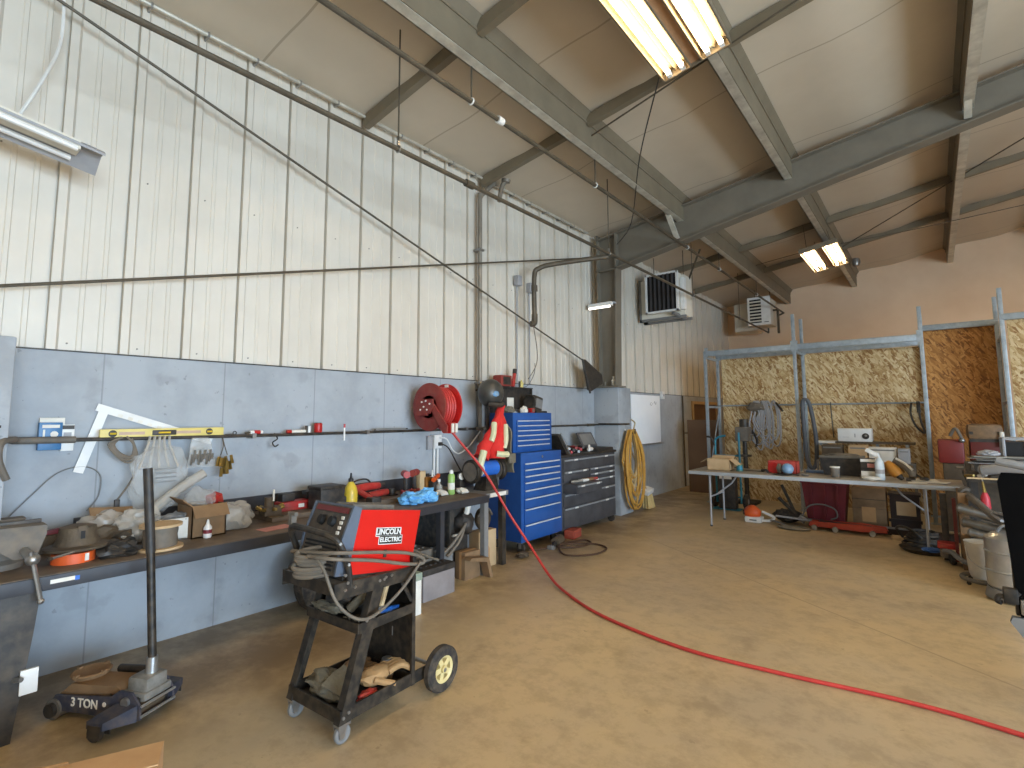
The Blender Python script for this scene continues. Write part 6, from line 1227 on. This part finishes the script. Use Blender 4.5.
for x in (3.05, 3.3, 3.72):
    for y in (8.4, 8.62): t.part('wheel', t.mb().cyl((x, y - .016, .036), (x, y + .016, .036), .036, seg=14), STEEL)
t = T('chainsaw_body', 'orange and white engine tool on the floor under the table', 'power tool', (2.24, 8.5, 0))
t.part('engine_cover', t.mb().blob((2.22, 8.5, .135), (.12, .1, .11), .08, 4, 181, 3, .06), ORANGE); t.part('base', t.mb().box((2.13, 8.4, .0), (2.36, 8.6, .085), bev=.02), WHITE); t.part('rear_handle', t.mb().tube([(2.36, 8.5, .16), (2.44, 8.5, .13), (2.52, 8.5, .09), (2.46, 8.5, .04), (2.36, 8.5, .03)], .02, 8), WHITE)
t.part('starter', t.mb().cyl((2.12, 8.48, .13), (2.1, 8.47, .13), .035, seg=14), BLACKP); t.part('print', t.mb().box((2.2, 8.398, .03), (2.3, 8.4, .05)), GREYP)
t = T('flat_shovel', 'grey shovel blade lying on the floor under the table', 'shovel', (2.75, 8.3, 0)); b = t.mb().blob((2.82, 8.28, .02), (.22, .13, .016), .06, 3, 183, 3); t.part('blade', b, K('shovel steel', '#8b867c', .5, .3)); t.part('shaft', t.mb().tube([(2.68, 8.36, .03), (2.56, 8.44, .05), (2.42, 8.52, .045)], .012, 8), GREYP)
t = T('strut_pair', 'two dark tubes leaning over a black engine part under the table', 'machine part', (2.7, 8.7, 0)); t.part('tube', t.mb().cyl((2.86, 8.66, .06), (2.55, 8.7, .36), .025, seg=10), DARKST); t.part('tube', t.mb().cyl((2.78, 8.72, .1), (2.58, 8.8, .54), .022, seg=10), DARKST); t.part('body', t.mb().blob((2.66, 8.74, .1), (.19, .12, .1), .35, 6, 185, 3, .0), RUBBER); t.part('clamp', t.mb().box((2.82, 8.58, .05), (2.92, 8.68, .14), rot=(0, 30, 0), bev=.01), STEEL)
t = T('bent_hoop', 'thin grey hoop standing on edge before the maroon bin', 'hoop', (3.0, 8.66, .1)); t.part('hoop', t.mb().tube([(2.86, 8.66, .13), (2.95, 8.66, .28), (3.12, 8.66, .32), (3.27, 8.66, .27), (3.3, 8.66, .17), (3.22, 8.66, .12)], .011, 8), GREYP)
t = T('wood_offcut', 'small pale wooden block on the floor right of the red jack', 'block', (4.0, 8.4, 0)); t.part('block', t.mb().box((3.92, 8.38, 0), (4.1, 8.46, .045), bev=.003), WOOD)
t = T('hose_pile', 'dark hoses coiled on the floor at the right table leg', 'hose', (4.22, 8.15, 0)); b = t.mb()
for i in range(5): b.torus((4.22 + .01 * i, 8.2, .025 + .035 * i), .19 - .014 * i, .018, (.05 * (i % 3), .06 * (i % 2), 1), 28, 7, (1, .8))
t.part('coil', b, RUBBER); t.part('loose_end', t.mb().tube([(4.05, 8.1, .1), (4.0, 8.0, .22), (4.1, 7.95, .24), (4.24, 8.0, .12)], .016, 7), DARKST)
t = T('round_pan', 'dark round pan with a blue patch at the right table leg', 'pan', (4.28, 7.86, 0)); t.part('pan', t.mb().lathe([(.2, 0), (.24, .04), (.245, .045), (.2, .012)], (4.26, 7.86, 0), seg=30), DARKST); t.part('blue_rag', t.mb().blob((4.32, 7.78, .045), (.09, .06, .03), .3, 6, 191, 3, .02), K('rag blue', '#4a6fae', .8))
# ---------------------------------------------------------------- right hand clutter
t = T('red_machine', 'dark red machine cabinet standing before the brown strand board', 'machine', (4.85, 9.6, 0)); t.part('base', t.mb().box((4.5, 9.42, 0), (5.2, 9.8, .92), bev=.02), GREASE); t.part('body', t.mb().box((4.46, 9.4, .92), (4.74, 9.8, 1.24), bev=.03), K('machine red', '#7a231c', .5)); t.part('body', t.mb().box((4.8, 9.4, .92), (5.2, 9.8, 1.25), bev=.03), K('machine dark red', '#64201a', .5)); t.part('cap', t.mb().box((4.78, 9.36, 1.25), (5.14, 9.76, 1.46), bev=.06), K('machine cap', '#8a6a48', .6, 0, '#5f4a34', 9.)); t.part('handle', t.mb().cyl((5.12, 9.34, 1.16), (5.12, 9.34, 1.36), .025, seg=10), PAPER); t.part('knob', t.mb().ell((4.72, 9.36, 1.24), .035, 12), STEEL); t.part('lever', t.mb().tube([(4.6, 9.36, 1.3), (4.66, 9.3, 1.4), (4.72, 9.3, 1.26)], .02, 8), GREYD); t.part('grille', t.mb().box((4.8, 9.39, 1.32), (5.1, 9.36, 1.36)).box((4.8, 9.39, 1.22), (5.1, 9.385, 1.26)), DARKST)
t = T('steel_bench', 'rough steel bench crowded with metal at the right edge', 'work bench', (4.9, 7.6, 0)); t.part('top', t.mb().box((4.66, 7.2, .9), (5.9, 8.2, .94)), DARKST)
for x, y in ((4.72, 7.3), (4.72, 8.1), (5.84, 7.3), (5.84, 8.1)): t.part('leg', t.mb().box((x - .03, y - .03, 0), (x + .03, y + .03, .9)), DARKST)
t.part('back_sheet', t.mb().box((4.7, 8.1, .1), (5.86, 8.12, .9)), GREASE)
t = T('machine_vise', 'small grey vise at the left corner of the steel bench', 'vise', (4.72, 7.6, .94)); t.part('base', t.mb().box((4.66, 7.52, .94), (4.8, 7.68, .98), bev=.006), GREYD); t.part('fixed_jaw', t.mb().box((4.67, 7.54, .98), (4.72, 7.66, 1.08), bev=.008), GREYD); t.part('moving_jaw', t.mb().box((4.75, 7.54, .98), (4.79, 7.66, 1.07), bev=.008), GREYL); t.part('screw', t.mb().cyl((4.6, 7.6, 1.01), (4.66, 7.6, 1.01), .014, seg=8), STEEL)
for i in range(5):
    lbs = ('bottom', 'second from bottom', 'middle', 'second from top', 'topmost')
    solo('metal_sheet', 'thin grey metal sheet in the stack on the steel bench, %s' % lbs[i], 'sheet', MB((5.0, 7.5, .94)).box((4.70 + .03 * (i % 3), 7.26 + .02 * i, 1.083 + .016 * i), (5.5 - .05 * i, 7.5 + .04 * (i % 2), 1.09 + .016 * i), rot=(0, 0, 3 * i - 6)), (GREYL, DARKST, ALU, GREYD, K('sheet pale', '#aaa79c', .45, .3))[i], 'metal sheets on the steel bench')
t = T('packing_blocks', 'two dusty blocks carrying the metal sheets on the bench', 'blocks', (5.1, 7.4, .94)); t.part('block', t.mb().box((4.86, 7.3, .94), (4.96, 7.5, 1.08)), GREASE); t.part('block', t.mb().box((5.25, 7.3, .94), (5.35, 7.5, 1.08)), GREASE)
t = T('folded_foil', 'crumpled pale foil on top of the metal sheets', 'foil', (4.8, 7.4, 1.17)); t.part('foil', t.mb().blob((4.86, 7.4, 1.185), (.09, .06, .03), .45, 7, 201, 3, 1.162), GREYL)
t = T('wire_basket', 'dark basket with pale frame on the steel bench at picture edge', 'basket', (5.2, 7.5, 1.1)); b = t.mb()
for a, c in (((5.0, 7.62, .95), (5.0, 7.62, 1.34)), ((5.18, 7.62, .95), (5.18, 7.62, 1.34)), ((5.4, 7.62, .95), (5.4, 7.62, 1.34)), ((5.0, 7.62, 1.33), (5.4, 7.62, 1.33)), ((5.0, 7.9, .95), (5.0, 7.9, 1.34)), ((5.4, 7.9, .95), (5.4, 7.9, 1.34)), ((5.0, 7.9, 1.33), (5.4, 7.9, 1.33)), ((5.0, 7.62, 1.33), (5.0, 7.9, 1.33)), ((5.4, 7.62, 1.33), (5.4, 7.9, 1.33))): b.cyl(a, c, .014, seg=6)
t.part('frame', b, GREYL); t.part('liner', t.mb().box((5.01, 7.63, .96), (5.39, 7.89, 1.3)), DARK)
t = T('grey_duct', 'fat grey pipe slanting off the steel bench to the right edge', 'pipe', (5.1, 7.1, .95)); t.part('pipe', t.mb().tube([(4.78, 7.22, 1.02), (5.0, 7.1, 1.05), (5.3, 6.95, 1.0)], .05, 12), GREYL); t.part('collar', t.mb().torus((4.8, 7.21, 1.02), .05, .012, (.8, -.45, .1), 20, 6), GREYD)
t = T('valve_tools', 'brown clutter of valves and sticks at the bench front edge', 'tools', (4.8, 7.2, .94)); 
for k in range(6): t.part('valve', t.mb().cyl((4.66 + .1 * k, 7.24, .955), (4.72 + .1 * k, 7.16 + .03 * (k % 3), .97 + .01 * (k % 2)), .02, .012, 8), (BRASS, PAPER, GREYD, WOOD, BRASS, GREYL)[k])
t.part('stick', t.mb().box((4.66, 7.12, .94), (5.4, 7.16, .955), rot=(0, 0, 4)), WOOD)
t = T('red_bottle', 'red squeeze bottle with steel nozzle hung below the bench edge', 'bottle', (4.8, 7.15, .6)); t.part('body', t.mb().lathe([(.035, 0), (.04, .02), (.036, .12), (.018, .17)], (4.79, 7.12, .64), seg=18), K('bottle pink red', '#b8323c', .5)); t.part('nozzle', t.mb().cyl((4.79, 7.12, .81), (4.78, 7.12, .92), .016, .008, 10), BRASS); t.part('hanger', t.mb().tube([(4.78, 7.12, .92), (4.78, 7.14, .97), (4.78, 7.2, .96)], .006, 6), STEEL)
t = T('exhaust_pipe', 'long grey bent exhaust pipe sloping down under the bench', 'pipe', (4.8, 7.0, .5)); t.part('pipe', t.mb().tube([(4.64, 7.3, .78), (4.71, 7.12, .72), (4.82, 6.9, .62), (4.95, 6.6, .52)], .034, 10), GREYD); t.part('flange', t.mb().cyl((4.635, 7.31, .785), (4.655, 7.27, .77), .06, seg=14), GREYD)
for i, (a, c, r, m_, lb) in enumerate((((4.6, 7.2, .62), (5.1, 6.7, .56), .05, ALU, 'shiny metal tube in the pile at right, highest'), ((4.62, 7.1, .5), (5.1, 6.6, .48), .045, STEEL, 'shiny metal tube in the pile at right, second down'), ((4.66, 7.0, .42), (5.1, 6.55, .40), .04, ALU, 'shiny metal tube in the pile at right, lowest'))):
    t = T('metal_tube', lb, 'tube', a, group='metal tubes piled at right'); t.part('tube', t.mb().cyl(a, c, r, seg=16), m_); t.part('rim', t.mb().torus(a, r, .008, Vector(c) - Vector(a), 18, 6), GREYD)
t = T('tube_cradle', 'rough brown timber cradle holding the metal tubes', 'cradle', (4.8, 7.1, 0)); t.part('slab', t.mb().box((4.58, 7.2, .0), (4.66, 7.7, .78), bev=.004), CARDD); t.part('block', t.mb().box((4.66, 6.98, .0), (4.8, 7.22, .37)), GREASE); t.part('strip', t.mb().box((4.53, 7.3, .05), (4.56, 7.4, .7)), K('timber red', '#6b2a22', .7))
t = T('white_bucket', 'dusty white bucket under the metal tubes', 'bucket', (4.72, 6.75, 0)); t.part('bucket', t.mb().lathe([(.1, .06), (.115, .1), (.135, .38), (.14, .39), (.125, .385)], (4.72, 6.72, 0), seg=26), K('bucket white', '#c9c3b6', .55)); t.part('bail', t.mb().tube([(4.59, 6.66, .36), (4.62, 6.56, .24), (4.74, 6.52, .18), (4.86, 6.6, .26), (4.86, 6.72, .36)], .005, 6), STEEL); t.part('dolly_ring', t.mb().torus((4.72, 6.72, .05), .17, .02, seg=30, rs=8), GREYD)
for a in range(4): t.part('dolly_caster', t.mb().cyl((4.72 + .16 * math.cos(a * 1.57 + .7), 6.72 + .16 * math.sin(a * 1.57 + .7) - .01, .018), (4.72 + .16 * math.cos(a * 1.57 + .7), 6.72 + .16 * math.sin(a * 1.57 + .7) + .01, .018), .018, seg=10), DARKST)
t = T('steel_canister', 'shiny steel canister with hoops beside the white bucket', 'canister', (4.88, 6.1, 0)); t.part('drum', t.mb().lathe([(.15, 0), (.17, .02), (.17, .14), (.18, .15), (.17, .16), (.17, .30), (.18, .31), (.17, .32), (.17, .42), (.12, .46), (.05, .47)], (4.88, 6.3, .10), seg=32), ALU); t.part('base', t.mb().lathe([(.15, 0), (.19, .02), (.17, .10)], (4.88, 6.3, 0), seg=28), GREYP); t.part('lid_handle', t.mb().tube([(4.8, 6.3, .56), (4.84, 6.3, .62), (4.92, 6.3, .62), (4.96, 6.3, .56)], .012, 6), GREYP)
t = T('sheet_bundle', 'thin folded pale sheets on top of the steel canister', 'sheets', (4.95, 6.3, .6)); t.part('sheet', t.mb().box((4.82, 6.52, .62), (5.12, 6.8, .64), rot=(4, 6, 10)), GREYL); t.part('fold', t.mb().box((4.84, 6.5, .65), (5.12, 6.76, .665), rot=(0, 10, 16)), ALU)
t.part('stand', t.mb().cyl((5.0, 6.66, 0), (5.0, 6.66, .63), .02, seg=10), DARKST)
t = T('wheeled_frame', 'grey wheeled frame with a red cap right of the table leg', 'frame', (4.5, 7.5, 0)); t.part('post', t.mb().box((4.43, 7.55, .0), (4.49, 7.61, .72), bev=.004), DARKST); t.part('red_cap', t.mb().box((4.38, 7.4, .15), (4.54, 7.56, .21), bev=.012), REDT); t.part('arm', t.mb().tube([(4.42, 7.46, .12), (4.5, 7.3, .14), (4.6, 7.1, .1), (4.9, 6.9, .08)], .025, 8), GREYP); t.part('block', t.mb().box((4.40, 7.42, .05), (4.5, 7.54, .15), bev=.01), GREYD)
t.part('wheel', t.mb().lathe([(.03, -.02), (.06, -.022), (.07, 0), (.06, .022), (.03, .02)], (4.5, 7.36, .07), (1, .2, 0), 20), RUBBER)
# black steel ramp at the picture edge
RAMPB = K('ramp black', '#0a0909', .9, 0, '#0d0c0c'); RAMPB.node_tree.nodes['Principled BSDF'].inputs['Specular IOR Level'].default_value = .05
t = T('steel_ramp', 'black steel ramp gate standing close by at the right picture edge', 'ramp', (5.3, 4.0, 0))
t.part('plate', t.mb().prism([(4.735, .5), (4.69, 1.22), (4.71, 1.27), (6.1, 1.27), (6.1, .5)], 4.0, 4.03, 'xz'), RAMPB); b = t.mb().tube([(4.69, 4.01, 1.335), (4.76, 4.01, 1.32), (4.9, 4.02, 1.30), (5.4, 4.03, 1.285), (6.1, 4.03, 1.285)], .022, 10); t.part('top_tube', b, GREYP)
t.part('frame_bar', t.mb().box((4.72, 4.03, .5), (4.76, 4.08, 1.2)).box((5.4, 4.03, .0), (5.45, 4.08, 1.2)).box((6.05, 4.03, .0), (6.1, 4.08, 1.2)).box((4.75, 4.03, .5), (6.1, 4.08, .55)), BLACK)
t.part('latch_hook', t.mb().tube([(4.735, 4.0, .63), (4.70, 3.99, .60), (4.655, 3.99, .60), (4.645, 3.99, .575), (4.66, 3.98, .57)], .014, 8).box((4.67, 3.97, .57), (4.73, 4.02, .65), bev=.006), BLACK)
t.part('foot_bracket', t.mb().prism([(4.70, .50), (4.69, .47), (4.76, .36), (4.80, .36), (4.75, .46), (6.0, .46), (6.0, .50)], 3.98, 4.02, 'xz'), GREYP); t.part('chain_plate', t.mb().box((4.735, 3.97, .52), (4.8, 4.0, .6), bev=.008), STEEL)
t.part('stay', t.mb().box((5.4, 4.05, .0), (5.45, 4.6, .03)).box((6.05, 4.05, .0), (6.1, 4.6, .03)), BLACK)
# ---------------------------------------------------------------- settle the small things on the bench
MOVES = {'square black case standing on the bench': (0, -.17, .04), 'red charger with a black battery': (0, -.13, -.035), 'short red battery charger': (0, -.15, -.035), 'yellow squeeze bottle with': (.06, -.24, -.04),
  'yellow spring clip': (0, -.3, -.0), 'flat lying red power tool': (0, -.27, .04), 'second flat red power tool': (0, -.35, -.035), 'low black tool bag': (0, -.2, -.035), 'standing cordless drill with red': (-.03, -.3, .04),
  'standing cordless drill with darker': (-.03, -.3, .04), 'red angle grinder': (0, -.25, 0), 'narrow upright wooden': (0, -.24, -.035), 'amber brown square': (0, -.28, -.035), 'orange tipped applicator': (0, -.22, .04),
  'crumpled sky blue': (0, -.05, 0), 'small round gauge': (0, -.09, .04), 'flat bobbin of cord': (.02, -.06, 0), 'grimy cardboard sheet': (0, -.2, -.075), 'pale bubble wrap': (0, -.17, -.075), 'low off white carton': (0, -.12, 0),
  'open brown cardboard box on the bench': (.02, -.2, 0), 'small clear bag bulging': (.02, -.2, 0), 'wide clear bag slumped': (0, -.25, 0), 'brass and iron carburettor': (0, -.15, .04), 'pinkish leaflet': (0, -.1, 0),
  'long foil tube': (0, -.15, 0), 'small white squeeze bottle before': (0, -.17, 0), 'short black rubber sleeve': (0, -.08, 0), 'small red capped tip': (0, -.13, 0), 'dull crumpled plastic wrap': (0, -.12, -.075)}
MOVES.update({'dark tyre standing': (0, .14, 0), 'big red steel hose reel': (0, .05, .01), 'long red air hose': (0, .05, 0), 'dark extension cord lying': (0, -.25, 0), 'small red box on the floor before': (-.02, -.12, 0), 'grimy cage light': (0, -.05, 0)})
done = set()
for o in C.objects:
    lb = o.get('label') if o.parent is None else None
    if lb:
        for k_, d in MOVES.items():
            if lb.startswith(k_): o.location += Vector(d); done.add(k_)
assert len(done) == len(MOVES), set(MOVES) - done
# the cart and all it carries stand a few degrees askew
for o in C.objects:
    if o.parent is None and o.name.startswith('welding_cart'): o.scale = (.93, 1, 1); o.location.x += .017
    if o.parent is None and o.name == 'welder': o.scale = (.84, 1, 1); o.location.x += .033
    if o.parent is None and o.name == 'torch_cable': o.location += Vector((.02, 0, 0))
piv = Vector((2.05, 1.58, 0)); ra = R(3)
for o in C.objects:
    if o.parent is None and o.get('label') and o.name.split('.')[0] in ('welding_cart', 'welder', 'torch_cable', 'wire_spool_guard', 'wire_brush', 'blue_gloves', 'tray_rag', 'chain_pile', 'canvas_bag', 'leather_glove', 'brown_glove', 'red_rag', 'tin_can'):
        d = o.location - piv; o.location = piv + Vector((d.x * math.cos(ra) - d.y * math.sin(ra), d.x * math.sin(ra) + d.y * math.cos(ra), d.z)); o.rotation_euler.z += ra
